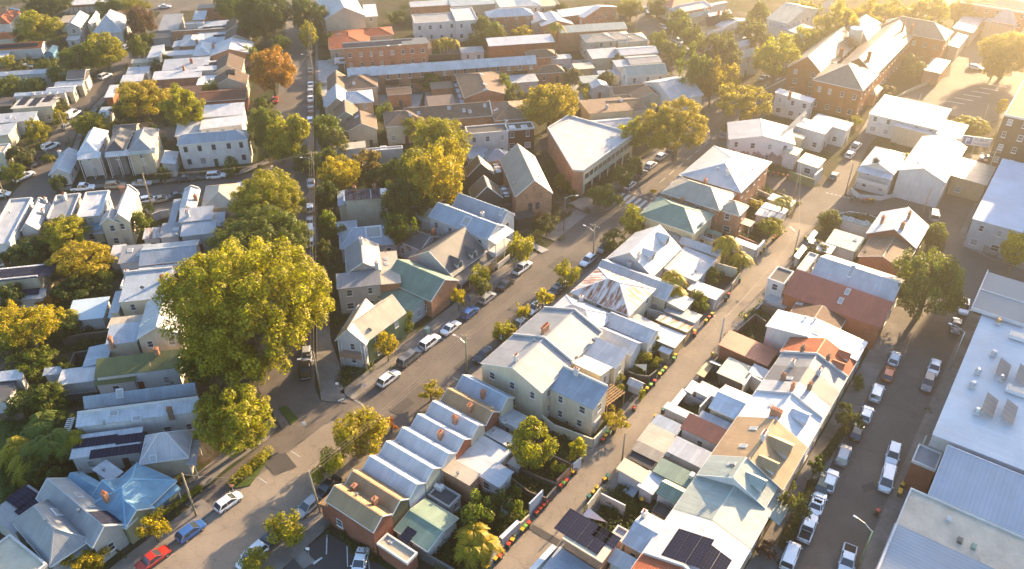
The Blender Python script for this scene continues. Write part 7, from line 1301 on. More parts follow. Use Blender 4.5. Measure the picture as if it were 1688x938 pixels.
    A('tree row behind the white flats, left', 796, 45, 40, 36, dict(under=1.5, c='g')), A('tree row behind the white flats, right', 818, 55, 36, 40, dict(under=1.5, c='g')), A('golden tree in front of the brick flats', 862, 53, 40, 22, dict(under=1.5, c='y', kind='loose')), A('shadowy trees behind the long white roof', 790, 66, 50, 30, dict(under=.6, c='dg')),
    A('bushes between white flats and the carport building', 820, 62, 18, 14, dict(under=1, c='yg')), A('courtyard bush below the long apartment block', 708, 135, 34, 30, dict(under=.6, c='g')), A('yard hedge beside the parked drive car', 945, 125, 32, 26, dict(under=.3, c='ol')), A('round shrub by the pale green shed roof', 962, 145, 26, 18, dict(under=.4, c='g')), A('dark bush mass right of the spreading yellow tree', 964, 185, 34, 24, dict(under=.5, c='dg')), A('small yellow bush in the parking yard', 964, 157, 14, 20, dict(under=.3, c='yg')),
    A('hedge block behind the beige hall', 655, 28, 38, 22, dict(under=.2, c='g')), A('tree cut by the top edge between the flats', 700, 12, 30, 20, dict(under=1, c='g')),
    A('garden trees beyond the second white cottage group', 1335, 20, 40, 40, dict(under=1.5, c='yg', kind='loose')), A('dim trees at the top edge of the curving street', 1085, 12, 40, 30, dict(under=1, c='g')),
    A('tree beside the brown shop behind the flats', 925, 20, 26, 30, dict(under=1, c='ol')), A('leafy corner behind the white gabled house', 1195, 35, 34, 34, dict(under=1.5, c='ol')),
    A('bush between the church hall and the charcoal house', 168, 25, 14, 14, dict(under=.5, c='ol')), A('hedge beside the pale hall annex', 213, 60, 20, 16, dict(under=.3, c='dg')), A('shrub by the lane top garage', 270, 100, 30, 22, dict(under=.3, c='g')), A('small tree in front of the long pale iron roof', 257, 108, 28, 24, dict(under=.6, c='ol', kind='loose')),
    A('yellow bush at the left edge by the bungalow', 12, 102, 26, 26, dict(under=.4, c='yg')), A('brown thicket below the bungalow', 35, 110, 40, 24, dict(under=.1, c='ol', kind='loose')), A('green thicket beside the blue shed', 78, 108, 40, 26, dict(under=.2, c='g')),
])
TC[0] = TC[1] = 0
T_([A('rounded canopy filling the gap between the two junction crowns', 462, 235, 56, 64, dict(under=2, c='yg')), A('low leafy crown beside the junction pole base', 505, 268, 44, 44, dict(under=1, c='dg')),
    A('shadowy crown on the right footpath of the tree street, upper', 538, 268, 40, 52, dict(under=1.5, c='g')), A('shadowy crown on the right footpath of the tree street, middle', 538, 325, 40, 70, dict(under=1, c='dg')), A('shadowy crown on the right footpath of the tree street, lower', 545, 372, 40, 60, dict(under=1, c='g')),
    A('crown joining the fig and the street-side figs', 345, 455, 90, 80, dict(under=2, c='yg')), A('fig bough overhanging the tree street', 478, 385, 70, 74, dict(under=3, c='g')), A('fig bough behind the cross-gabled house verge', 535, 500, 36, 44, dict(under=1.5, c='yg')),
    A('creeper mass linking the tall tree and the pyramid cottage', 690, 280, 84, 84, dict(under=2.5, c='yg')), A('leafy mass left of the sawtooth studios', 735, 265, 62, 84, dict(under=3, c='y')), A('thicket between the creeper mass and the charcoal house', 690, 395, 56, 44, dict(under=.5, c='dg')),
    A('shaded tree beside the white courtyard house', 620, 300, 44, 44, dict(under=1, c='dg')), A('dark tree among the back gardens below the conservatory', 110, 540, 44, 40, dict(under=.5, c='dg')), A('dark crown beside the timber garden fence', 20, 560, 50, 44, dict(under=.5, c='g')),
    A('garden tree left of the glowing fork-trunk tree', 10, 520, 44, 50, dict(under=1.5, c='y', kind='loose')), A('leafy crown behind the solar parapet building', 165, 455, 36, 36, dict(under=.5, c='g')), A('thick shrubbery tree between conservatory and hedge', 170, 478, 36, 26, dict(under=.3, c='dg')),
    A('tree in the gardens beside the skillion house fence', 100, 125, 44, 34, dict(under=.5, c='g')), A('bushy tree at the lane shed row', 100, 175, 30, 30, dict(under=.5, c='ol')), A('green tree above the church hall garden', 185, 8, 50, 26, dict(under=1, c='g')), A('street tree in front of the red-brown tiled roof', 345, 150, 26, 34, dict(under=1, c='g')),
    A('garden tree between terracotta and orange roofs', 30, 60, 26, 26, dict(under=.5, c='g')), A('dim front garden tree by the brown gables, upper', 420, 50, 26, 28, dict(under=.5, c='dg')), A('dim front garden tree by the brown gables, lower', 415, 90, 24, 30, dict(under=.5, c='g')),
    A('avenue tree on the far side of the school road, left', 1335, 70, 60, 56, dict(under=2, c='yg', kind='loose')), A('avenue tree on the far side of the school road, right', 1420, 40, 60, 60, dict(under=2, c='y', kind='loose')), A('hazy tree at the top right beside the walkway', 1590, 20, 60, 44, dict(under=1.5, c='y')), A('golden bush tree in the school yard corner', 1640, 110, 40, 40, dict(under=1, c='y')),
    A('tree beside the parking lot shed in mid block', 1000, 130, 30, 28, dict(under=1, c='ol')), A('tree in the yard of the fire stair house', 1020, 100, 30, 26, dict(under=.6, c='ol')), A('tree beside the long white corner shop near the junction', 1205, 130, 44, 50, dict(under=1.5, c='y', kind='loose'))])
def hedge(label, pts, w, h, c='g', z=.1):
    """long low planting along tile pixels on the ground"""
    q = [at(*(pts[i:i + 2]), 0) for i in range(0, len(pts), 2)]; o = q[0]; cl = []; g = random.Random(len(label))
    for a, b in zip(q, q[1:]):
        n = max(2, int((b - a).length / (w * .45)))
        for i in range(n + 1): p = a + (b - a) * i / n - o; cl.append((p.x + g.uniform(-.1, .1), p.y + g.uniform(-.1, .1), z + h * .5 + g.uniform(-.05, .1), max(w, h) * .5 * g.uniform(.85, 1.15)))
    t = thing('hedge', label, 'hedge', (o.x, o.y, 0)); ob('foliage', leaf_mesh('foliage', cl, int(len(cl) * 260), .13, len(pts) + len(label), flat=.4), t, GC[c]); return t
TC[0] = TC[1] = 0
hedge('clipped hedge on the kerb island beside the white hatchback', (384, 800, 405, 782, 428, 764, 442, 748), 1.9, 1.0, 'yg')
hedge('row of grassy clumps along the fence of the blue cottage', (268, 850, 288, 836, 310, 822, 330, 808), .8, 1.0, 'yg')
hedge('dark hedge along the tree street footpath', (527, 180, 526, 140), 1.6, 1.4, 'g'); hedge('vines along the sunny side of the tree street', (528, 330, 532, 400), 1.8, 1.6, 'dg')
hedge('green verge hedge beside the brick showroom alley', (945, 330, 925, 260), 1.4, 1.5, 'g'); hedge('hedge under the school parking wall', (1568, 215, 1626, 210), 1.6, 1.4, 'yg')
hedge('low planting in front of the terraces by the lower van row', (1290, 900, 1340, 800), 1.4, 1.0, 'ol'); hedge('shrub border at the kerb above the lower van row', (1352, 765, 1400, 700), 1.4, 1.2, 'ol')
hedge('garden hedge around the pyramid cottage', (585, 415, 650, 405), 1.3, 1.6, 'g'); hedge('dark hedge behind the garden at the long white roof', (140, 690, 100, 720), 1.6, 1.4, 'dg')
tile(0, 2); palm('banana-like palm at the lattice pergola, upper one', 265, 900, 3.4, 3.0, 'lg'); palm('tree fern beside the glass conservatory', 440, 190, 3.6, 2.0, 'yg')
tile(0, 3); palm('tall palm leaning over the white lattice, right one', 350, 90, 5.0, 2.8, 'lg'); palm('low palm in the dark garden, left one', 100, 130, 3.0, 2.6, 'yg'); palm('broad palm in the centre of the dark garden', 190, 210, 3.2, 3.2, 'yg'); palm('thin palm beside the white pergola', 230, 120, 4.0, 2.4, 'lg'); palm('palm cut off by the white lattice roof', 440, 70, 4.6, 2.4, 'yg')
tile(2, 3); palm('tall cane palm beside the lane fence, upper', 400, 690, 4.0, 2.4, 'y'); palm('cane palm beside the lane fence, lower', 470, 760, 3.2, 2.4, 'y'); palm('cane palm in the middle of its clump', 380, 790, 3.4, 2.2, 'yg')
tile(3, 1); palm('slim palm behind the round lane tree, right of the pair', 1085, 375, 5.5, 2.2, 'yg'); palm('palm with hanging seed cluster beside the white flat roof', 715, 650, 6.0, 2.7, 'y'); palm('second palm beside the white flat roof', 820, 745, 5.0, 2.3, 'y'); palm('slim palm crown by the rusty-roofed house', 365, 880, 6.5, 2.4, 'y')
tile(3, 2); palm('feathery palm in the courtyard behind the grey lane garage', 360, 25, 4.0, 3.0, 'y')
tile(4, 1); palm('tall multi-stem palm on the curved corner', 580, 100, 6.0, 2.8, 'y'); palm('second palm at the curved corner', 610, 130, 5.2, 2.2, 'y'); palm('small palm at the lane end', 20, 690, 1.2, 1.8, 'y')
tile(2, 0); palm('palm of the trio below the white flats, left', 180, 270, 6.0, 2.8, 'y'); palm('palm of the trio below the white flats, middle', 225, 260, 6.0, 2.6, 'y'); palm('palm of the trio below the white flats, right', 262, 270, 6.0, 2.4, 'y'); palm('very tall thin palm beside the pale green roof', 945, 170, 13.0, 3.0, 'yg')
tile(0, 1); palm('small palm on the side street kerb', 312, 85, 1.4, 1.8, 'yg')

# low garden plants filling the yards: far too many to count
def undergrowth():
    g = random.Random(5); cl = []; frs = [(x, y, L, W, math.cos(r), math.sin(r)) for x, y, L, W, r in FR]
    def free(x, y):
        for ox, oy, L, W, c_, s_ in frs:
            dx, dy = x - ox, y - oy; a = dx * c_ + dy * s_; b_ = -dx * s_ + dy * c_
            if -.5 < a < L + .5 and -.5 < b_ < W + .5: return False
        for q in PAVED:
            ins = False; n = len(q)
            for i in range(n):
                (x0, y0), (x1, y1) = q[i], q[i - 1]
                if (y0 > y) != (y1 > y) and x < (x1 - x0) * (y - y0) / (y1 - y0) + x0: ins = not ins
            if ins: return False
        return True
    zones = [((0, 0, 500, 300), 420), ((0, 330, 320, 938), 620), ((520, 0, 1040, 330), 420), ((530, 180, 900, 560), 260), ((540, 600, 1340, 938), 700), ((900, 260, 1330, 640), 420), ((1040, 0, 1688, 240), 260), ((1100, 330, 1600, 700), 200)]
    for (x0, y0, x1, y1), n in zones:
        k = t = 0
        while k < n and t < n * 6:
            t += 1; p = at(g.uniform(x0, x1), g.uniform(y0, y1), 0)
            if not free(p.x, p.y): continue
            k += 1; r = g.uniform(.35, 1.15)
            for j in range(g.choice((1, 2, 3))): cl.append((p.x + g.uniform(-1, 1) * r, p.y + g.uniform(-1, 1) * r, r * g.uniform(.2, .8), r * g.uniform(.6, 1)))
    o = ob('undergrowth', leaf_mesh('undergrowth', cl, len(cl) * 34, .17, 77, flat=.3), None, (.05, .07, .012)); o['kind'] = 'stuff'; print('undergrowth clumps', len(cl))
# ------------------------------------------------------------------ street furniture, bins, walls
TC[0] = TC[1] = 0
def F(x): return x * 3.991
P = {}
tile(1, 2); P['a'] = pole('green-stained timber pole with crossarm at the mouth of the tree street', 752, 700, 8.6, (80,), 262, r=.17); tile(1, 3); P['b'] = pole('timber pole beside the pale silver hatchback', 752, 568, 8.8, (), None, lean=-.5); tile(0, 3); P['c'] = pole('bare timber pole beside the blue hatchback', 1293, 590, 9.0, (), None)
tile(2, 2); P['d'] = pole('timber pole with lamp arm in front of the tall cream terrace', 358, 578, 8.4, (UA + 90,), UA - 90, c=(.25, .26, .15)); tile(2, 1); P['e'] = pole('timber pole with lamp arm opposite the white pickup', 1185, 770, 8.6, (UA + 90,), UA - 90); P['f'] = pole('slim steel lamp pole at the brick warehouse corner', 995, 580, 8.4, (), UA + 60, c=(.12, .12, .12), name='street_lamp', cat='street lamp', r=.1)
tile(3, 1); P['g'] = pole('timber pole at the top end of the lane', 1150, 370, 8.8, (), None); P['h'] = pole('timber pole with lamp arm beside the lane deck terrace', 1142, 775, 7.6, (), UA - 60); P['i'] = pole('timber pole with lamp at the main road apartments', 515, 150, 8.8, (UA + 90,), UA - 90)
tile(3, 2); P['j'] = pole('grey timber pole beside the red-roofed brick shed', 650, 452, 8.2, (), None, c=(.34, .33, .29)); tile(3, 3); P['k'] = pole('low grey pole on the lane edge beside the beige carport', 20, 240, 6.4, (), None)
tile(4, 1); P['l'] = pole('timber pole at the curved corner terrace', 592, 345, 8.8, (), None); P['m'] = pole('timber pole with lamp on the far footpath by the parking garage', 1090, 275, 9.0, (UA + 60,), 300, c=(.34, .33, .24)); P['n'] = pole('short timber pole on the road bend', 675, 510, 8.4, (), None); P['n2'] = pole('slim pole at the verandah terrace corner', 180, 340, 8.0, (), None)
tile(4, 2); P['o'] = pole('curved steel street lamp by the factory wall', 865, 560, 8.6, (), UA - 90, c=(.5, .5, .5), name='street_lamp', cat='street lamp', r=.09); tile(4, 3); P['p'] = pole('steel lamp post at the bottom right kerb', 262, 938, 8.0, (), UA - 80, c=(.35, .4, .2), name='street_lamp', cat='street lamp', r=.13); P['p2'] = pole('slim pole with cable on the footpath above the brick light well', 620, 290, 7.5, (), None, c=(.3, .34, .25))
tile(1, 1); P['q'] = pole('tall timber pole with lamp arm in the tree street', 725, 290, 9.2, (80,), 262); tile(0, 1); P['r'] = pole('timber pole beside the angle-parked cars', 1003, 430, 9.0, (), None); P['s'] = pole('mossy timber pole at the left end of the cross street', 42, 378, 8.2, (80,), None)
tile(1, 0); P['t'] = pole('thin timber pole in the upper tree street', 708, 520, 9.2, (80,), 262); P['u'] = pole('timber pole at the top of the tree street', 705, 200, 9.0, (80,), None); tile(3, 0); P['v'] = pole('timber pole on the curving street', 108, 235, 9.0, (60,), 90); P['w'] = pole('thin pole beside the sunlit tree on the curving street', 332, 380, 9.0, (), None); tile(0, 0); P['x'] = pole('timber pole leaning over the small lane', 455, 938, 8.6, (), None)
tile(4, 0); P['y'] = pole('white flag pole beside the industrial unit', 620, 815, 9.0, (), None, c=(.6, .58, .5), name='flag_pole', r=.08); P['z'] = pole('pale lamp mast at the parking yard edge', 1085, 800, 5.0, (), None, c=(.6, .58, .5), name='street_lamp', cat='street lamp', r=.08)
tile(2, 3); P['yy'] = pole('leaning timber post between the back yard trees', 395, 610, 5.5, (), None, lean=.3, c=(.36, .29, .22))
wires('pair of cables down the tree street, lower span', P['a'], P['q'], 3, .9, .5); wires('cables up the tree street from the cross street', P['q'], P['t'], 3, .9, .5); wires('cables along the top of the tree street', P['t'], P['u'], 3, .8, .5)
wires('cables over the main road in front of the cream terraces', P['d'], P['e'], 3, 1.2, .5); wires('cables over the crossing along the main road', P['e'], P['i'], 3, 1.2, .5); wires('cables from the car park corner to the cream terrace pole', P['b'], P['d'], 3, 1.0, .5)
wires('cable dipping over the lane at the red shed', P['j'], P['h'], 1, 1.0); wires('cable over the upper lane to its end pole', P['h'], P['g'], 1, 1.0); wires('cable over the lower lane', P['k'], P['j'], 1, .8); wires('cable crossing the end of the cross street', P['r'], P['q'], 2, 1.4, .4); wires('slack cable along the lower kerb to the bare pole', P['b'], P['c'], 1, 1.0)
wires('cable across the top street beyond the autumn tree', P['t'], tuple(at(440, 180, 8)), 1, .6)
# bins along the lane and elsewhere
tile(2, 3)
bins('at the lane verge beside the cane palms', (545, 880, 575, 862), 'yr'); bins('below the fence with the small bush', (632, 785, 656, 755), 'ry'); bins('beside the timber gate with the lime lid', (722, 688, 765, 645), 'ygr'); bins('in the red row by the pale roller gate', (815, 575, 882, 500), 'rrrr')
bins('against the dark paling fence', (975, 400, 1010, 365), 'rgr'); bins('by the white plank gate', (1052, 308, 1068, 296), 'yk'); bins('at the end of the cream panel fence', (1250, 95, 1268, 70), 'ry'); bins('below the cream panel fence corner', (1285, 45, 1325, 30), 'gy'); bins('beside the shade-sail yard across the lane', (1160, 470, 1210, 410), ['gn', 'y', 'y']); bins('across the lane by the beige wall', (1262, 355, 1280, 335), ['y', 'gn']); bin_('yellow-lidded wheelie bin cut off by the bottom picture edge', 490, 932, 'y')
tile(3, 2)
bins('alone beside the small round lane bush', (98, 818, 98, 818), 'r'); bins('in the first trio below the black courtyard', (185, 690, 235, 640), 'ygr'); bins('in the trio under the white garage wall', (268, 595, 305, 555), 'ygy'); bins('beside the lime-lidded one at the yellow brick wall', (362, 490, 372, 470), 'gy'); bins('next to the rusty garage', (498, 328, 498, 312), 'ry'); bins('by the grey garage corner', (572, 243, 612, 198), 'yry'); bins('at the two-door white garage', (703, 95, 722, 70), ['gn', 'r']); bins('at the top of the straight lane', (752, 8, 752, 8), 'y'); bins('across the lane by the wire fence', (838, 215, 838, 215), 'y'); bins('across the lower lane by the white flat shed', (290, 830, 242, 872), ['gn', 'y']); bins('on the far side of the lane near the fence corner', (998, 5, 998, 5), 'y')
for i, l in enumerate(('yellow', 'pale')): solid(f'{l} flower pot cluster at the foot of the grey lane pole', 'plant pot', 'plant_pot', 615 + i * 22, 470, [('pot', MB().tube([(0, 0, 0), (0, 0, .5)], .22, .3, 9), 'plain', (.4, .2, .1)), ('plant', MB().box(-.3, -.3, .5, .3, .3, .95, .12, .12), 'plain', ((.5, .35, .05), (.4, .4, .3))[i])])
tile(3, 1)
bins('in the cluster under the round lane tree', (1015, 640, 1055, 605), 'yryy'); bins('beside the white lane wall', (935, 725, 955, 700), 'yy'); bins('along the mural wall', (985, 200, 1175, 240), 'grryrry'); bins('across the upper lane by the green shed', (1168, 715, 1168, 715), 'y'); bins('across the upper lane, farther up', (1228, 630, 1228, 630), 'y'); bins('near the lane end wall', (795, 905, 795, 905), ['gn'])
tile(4, 1)
bins('in the pair at the curved corner', (225, 375, 262, 378), ['gn', 'gn']); bins('at the curved corner beside the green pair', (300, 385, 365, 382), 'rryy'); bins('against the white factory wall', (1045, 525, 1095, 535), 'yyy'); bins('beside the fence of the factory yard', (1160, 560, 1160, 560), 'r')
tile(4, 3); bins('beside the cream warehouse corner, upper pair', (556, 392, 562, 385), 'yy'); bins('beside the cream warehouse corner, lower pair', (536, 445, 541, 430), 'yy'); bin_('single orange-red lidded wheelie bin on the right kerb', 392, 565, 'r')
tile(4, 2)
# walls and fences on the lane
tile(2, 3)
wall('pale panel gate wall with rolled top beside the four red bins', (768, 510, 858, 418), 3.0, 'BW', 'board_wall'); wall('dark vertical paling fence on the lane above the four red bins', (880, 470, 945, 395), 1.9, 'DG', 'deck'); wall('grey roller fence with white cylinder top by the lane', (580, 735, 698, 622), 2.4, 'G', 'board_wall', t=.5, cap='W'); wall('timber gate between the roller fence and the pale gate wall', (705, 640, 770, 578), 1.9, 'BE', 'deck'); wall('grey timber fence below the roller fence', (505, 870, 580, 745), 2.2, 'G', 'board_wall'); wall('white plank gate by the bushy lane tree', (1055, 250, 1110, 205), 2.2, 'W', 'board_wall'); wall('short red brick wall with white gate on the lane', (950, 355, 1035, 270), 2.0, 'BK2', 'brick_wall'); wall('cream panel fence around the big cream terrace yard', (800, -115, 930, -10, 1190, 85, 1290, -15), 1.9, 'CR', 'board_wall')
wall('dark timber fence across the back yards', (650, 340, 770, 430, 880, 470), 1.8, 'TB', 'deck'); wall('low brown paling fence behind the palm yard', (330, 640, 470, 690, 560, 740), 1.6, 'TB', 'deck'); wall('long dark fence of the corner car park', (0, 790, 130, 860, 270, 940), 1.8, 'DG', 'deck'); wall('timber yard divider beside the big yard tree', (900, 180, 1040, 245), 1.7, 'BR', 'deck'); wall('brown divider fence in the middle back yard', (700, 270, 850, 340, 960, 380), 1.6, 'TB', 'deck')
wall('white curved parapet wall along the lane at the bottom edge', (785, 945, 935, 785), 3.2, 'W', 'render_wall', t=.7); wall('tall cream steel gate frame across the lane', (1150, 515, 1240, 400), 2.8, 'CR', 'board_wall', t=.1); wall('pale garden wall behind the small lawn', (1240, 440, 1400, 520), 2.2, 'LW')
tile(2, 3)
def sail(label, pts, hs, c='WW'):
    q = [at(*tp(pts[i], pts[i + 1]), hs[i // 2]) for i in range(0, len(pts), 2)]; o = Vector((q[0].x, q[0].y, 0)); F_ = [[tuple(p - o) for p in q]]; t = thing('shade_sail', label, 'shade sail', o); ob('sail', slab(F_, .03, 'sail', 'plain'), t, C[c]); pm = MB()
    for p in q: pm.tube([(p.x - o.x, p.y - o.y, 0), (p.x - o.x, p.y - o.y, p.z - .04)], .05, n=6)
    ob('posts', pm.mesh('posts', 'metal', False), t, C['G'])
sail('big white shade sail over the lawn yard across the lane', (1115, 590, 1280, 630, 1160, 535), (2.4, 3.0, 3.2)); tile(3, 2); sail('small cream shade sail below the potted shrubs', (100, 520, 180, 565, 185, 520), (2.2, 2.4, 2.8), 'CR')
# garden umbrella
p_ = at(*tp(125, 370), 2.4); t_ = thing('garden_umbrella', 'white octagonal garden umbrella in the hedged courtyard', 'umbrella', (p_.x, p_.y, 0)); ob('pole', MB().tube([(0, 0, 0), (0, 0, 2.6)], .04, n=6).mesh('pole', 'metal', False), t_, C['WW']); m = MB()
for k in range(8): a, b_ = k * math.pi / 4, (k + 1) * math.pi / 4; m.poly([(0, 0, 2.75), (1.6 * math.cos(a), 1.6 * math.sin(a), 2.3), (1.6 * math.cos(b_), 1.6 * math.sin(b_), 2.3)])
ob('canopy', m.mesh('canopy', 'plain', False), t_, C['W'])
tile(3, 2)
wall('black timber fence around the courtyard below the shrubs', (0, 545, 120, 590, 200, 600, 250, 560), 1.8, 'KW', 'deck'); wall('rendered white yard wall between garage and grey roof', (145, 140, 300, 185), 2.2, 'WW'); wall('cream block wall beyond the white-roofed garage', (1075, 35, 1150, 65, 1250, 95), 2.2, 'CR'); wall('brick wall beneath the lane side white-roofed garage', (945, 120, 1080, 170), 2.0, 'BR', 'brick_wall'); wall('dark timber fence of the wire-topped lane yard', (775, 300, 900, 190, 970, 240), 1.9, 'TB', 'deck'); wall('white side wall with small gate beside the grey extension', (820, 660, 870, 590, 990, 660), 3.4, 'WW', t=.25); wall('white balcony wall of the lane terrace', (535, 800, 605, 725, 650, 740), 3.0, 'WW'); wall('grey board fence of the small dark courtyard', (440, 720, 560, 770), 1.8, 'G', 'board_wall'); wall('stone path edge wall along the upper lane', (1000, 30, 960, 100, 900, 165), .5, 'LW')
tile(3, 1); wall('red-brown timber wall beside the round lane tree', (790, 610, 920, 665), 2.2, 'BK3', 'deck'); wall('white rendered lane wall with square pier', (915, 690, 960, 640), 2.6, 'WW', t=.3); wall('cream lane wall with planted top below the palm pair', (640, 790, 780, 830), 2.4, 'CR'); wall('grey timber gate wall beside the lane end', (745, 930, 800, 860), 2.0, 'BE', 'deck'); wall('green corrugated fence beyond the mural wall', (1125, 190, 1290, 245), 2.2, 'GN', 'board_wall'); wall('beige yard walls behind the brick apartment balconies', (915, 310, 1010, 350, 1165, 390), 2.0, 'BE'); wall('tan wall at the end of the apartment garden', (860, 365, 960, 400), 2.0, 'BE'); wall('white end pier wall of the slatted pergola house', (1290, 215, 1340, 170), 3.0, 'WW', t=.3)
tile(4, 1); wall('low white picket-like wall of the verandah terrace', (222, 300, 275, 345, 425, 355), 1.1, 'WW', 'render_wall'); wall('white garden wall following the curved corner', (425, 355, 520, 335, 600, 305, 650, 280, 790, 190, 900, 150), 1.0, 'WW'); rail_fence('dark steel railing around the paved factory yard', (1000, 540, 1020, 600, 1070, 660, 1190, 725), 1.8, (.06, .05, .04)); wall('fence with creeper on the white factory forecourt', (1190, 725, 1280, 745), 1.2, 'G', 'board_wall')
tile(1, 2); rail_fence('low green railing around the cross-gabled house garden', (860, 560, 990, 575, 1120, 480, 1300, 330), 1.0, (.12, .15, .1), .2); rail_fence('thin railing beside the corner park', (1120, 480, 1180, 430), 1.0, (.2, .2, .15), .2)
tile(0, 3); rail_fence('dark vertical railing in front of the blue cottage', (1045, 570, 1160, 475, 1290, 385), 1.4, (.10, .10, .09), .12); wall('ornamented cream front wall of the grey hip-roofed house', (640, 840, 730, 780, 840, 715), 1.3, 'CR', t=.25)
tile(0, 2); wall('weathered timber fence around the lower garden, upper side', (410, 350, 540, 322, 700, 305), 1.6, 'TB', 'deck'); wall('black paling fence beside the white carport', (455, 520, 490, 445, 590, 430), 1.8, 'KW', 'deck'); wall('timber fence across the dark gardens', (0, 850, 150, 845), 1.6, 'TB', 'deck'); wall('dark fence between the carport and the blue-grey roof', (440, 720, 600, 705), 1.8, 'KW', 'deck')
tile(0, 1); wall('dark brick yard walls with vines at the angled parking', (1000, 470, 1050, 450, 1110, 440), 2.0, 'LW'); wall('brown garden fence beside the round tree', (1000, 550, 1110, 545), 1.6, 'TB', 'deck')
tile(2, 0); wall('bright timber fence around the drive by the cream sheds', (1075, 440, 1170, 425, 1175, 470), 1.8, (.45, .30, .12), 'deck'); wall('white boundary wall along the palm trio', (80, 365, 330, 350), 1.6, 'DG', 'deck'); wall('low brick wall in the courtyard of the long apartments', (0, 560, 110, 580), 1.2, 'BK', 'brick_wall')
tile(1, 0); wall('concrete drive wall with open mesh at the solar building', (800, 390, 910, 385, 910, 450), 1.4, 'GW'); wall('garage forecourt wall by the concrete drive', (715, 545, 790, 540), 1.2, 'GW')
tile(2, 1); wall('white fence returning to the footpath by the two-storey terrace', (560, 800, 640, 735), 1.2, 'WW'); wall('low brown brick front fence of the brick house', (120, 1010, 220, 935), 1.0, 'BK3', 'brick_wall')
tile(4, 0); wall('low sandstone wall of the school parking yard', (440, 680, 600, 590, 810, 500), 1.0, 'BE'); wall('dark timber screen fence of the timber yard', (60, 900, 110, 820, 200, 790), 2.0, 'TN', 'deck')
# signs, cabinets
tile(1, 2); sign('white square street sign on the corner footpath', 858, 640, 2.6, .5, .5); sign('red and white street sign on the footpath by the white wagon', 1040, 650, 2.6, .55, .55, (.7, .6, .58)); sign('slanted white street sign above the drain grate', 885, 750, 2.8, 1.0, .25, (.7, .7, .7), 150); sign('white sign on the small planted island', 640, 900, 2.4, .6, .7, (.7, .7, .72))
tile(1, 3); sign('white round sign beside the marked corner car park', 665, 795, 2.6, .5, .5); sign('red-topped sign at the clipped hedge island', 165, 380, 2.4, .6, .45, (.6, .2, .15)); 
sheet('drain_grate', (890, 720, 920, 695, 965, 715, 935, 745), .2, 'patch_asphalt') if 0 else None
tile(2, 1); sign('yellow diamond warning sign beside the crossing', 1445, 400, 3.2, 1.0, .9, (.75, .4, .02)) 
tile(3, 1); 
for i, x in enumerate((210, 228)): solid(('yellow round crossing beacon, left disc' if i == 0 else 'yellow round crossing beacon, right disc') + ' at the pedestrian crossing', 'crossing sign', 'crossing_sign', x, 385, [('post', MB().tube([(0, 0, 0), (0, 0, 2.6)], .04, n=6), 'metal', (.5, .5, .5)), ('disc', MB().tube([(0, -.04, 2.7), (0, .04, 2.7)], .5, .5, 16), 'plain', (.75, .4, .02))])
tile(2, 2); solid('small green utility cabinet on the footpath', 'utility cabinet', 'utility_cabinet', 98, 320, [('body', MB().box(-.45, -.3, 0, .45, .3, 1.3, .02, .02), 'plain', (.28, .38, .30)), ('lid', MB().box(-.5, -.35, 1.3, .5, .35, 1.38), 'plain', (.3, .4, .33))], ROTU); solid('slim blue and white kiosk by the brick house', 'parking meter', 'parking_meter', 375, 110, [('body', MB().box(-.2, -.2, 0, .2, .2, 1.7, .03, .03), 'plain', (.1, .16, .3)), ('screen', MB().box(-.15, -.22, 1.1, .15, -.2, 1.5), 'plain', (.6, .6, .6))], ROTU)
# public parking sign of the garage yard
tile(4, 0); p_ = at(*tp(1045, 925), 4.6); t_ = thing('parking_sign', 'blue and white public parking sign with a big letter P', 'sign', (p_.x, p_.y, 0), math.radians(-20)); ob('post', MB().tube([(0, .15, 0), (0, .15, 4.6)], .09, n=8).mesh('post', 'metal', False), t_, (.6, .6, .58))
ob('board', MB().box(-3.4, -.08, 3.2, 3.4, .08, 5.6).mesh('board', 'plain', False), t_, (.6, .66, .72)); ob('blue_panel', MB().box(-3.1, -.11, 3.4, -1.0, -.082, 5.4).mesh('blue_panel', 'plain', False), t_, (.08, .2, .45))
text('lettering', 'P', t_, (-2.05, -.14, 3.7), 2.0, (.8, .82, .85), (math.pi / 2, 0, 0), 'CENTER'); text('lettering', 'PUBLIC', t_, (1.15, -.1, 4.5), 1.0, (.08, .2, .45), (math.pi / 2, 0, 0), 'CENTER'); text('lettering', 'PARKING', t_, (1.15, -.1, 3.5), .9, (.08, .2, .45), (math.pi / 2, 0, 0), 'CENTER')
# factory roof equipment: tilted solar racks, vents
tile(4, 2)
def rack(label, X, Y):
    p = at(*tp(X, Y), 9.6); t = thing('solar_rack', label, 'solar rack', (p.x, p.y, 8.2), ROTU, 'tilted solar racks on the white factory roof'); fr = MB()
    for k in range(4):
        s_ = ob('solar_panel', MB().box(-.55, -.95, -.03, .55, .95, .03).mesh('solar_panel', 'plain', False), t, (.17, .16, .155), loc=((k - 1.5) * 1.16, 0, 1.0)); s_.rotation_euler[0] = math.radians(24)  # dark panels coloured pale greyish brown to stand for reflected sky
        for sy in (-.8, .8): fr.bar(((k - 1.5) * 1.16, sy, 0), ((k - 1.5) * 1.16, sy, 1.0 + sy * .42), .05, .05)
    ob('frame', fr.mesh('frame', 'metal', False), t, C['LG'])
for X, Y in ((1228, 540), (1358, 580), (1140, 775), (1272, 820)): rack('tilted solar rack, sky reflection painted into its colour, ' + {1228: 'nearest the roof edge, upper pair', 1358: 'farther in, upper pair', 1140: 'nearest the roof edge, lower pair', 1272: 'farther in, lower pair'}[X] + ' on the factory roof', X, Y)
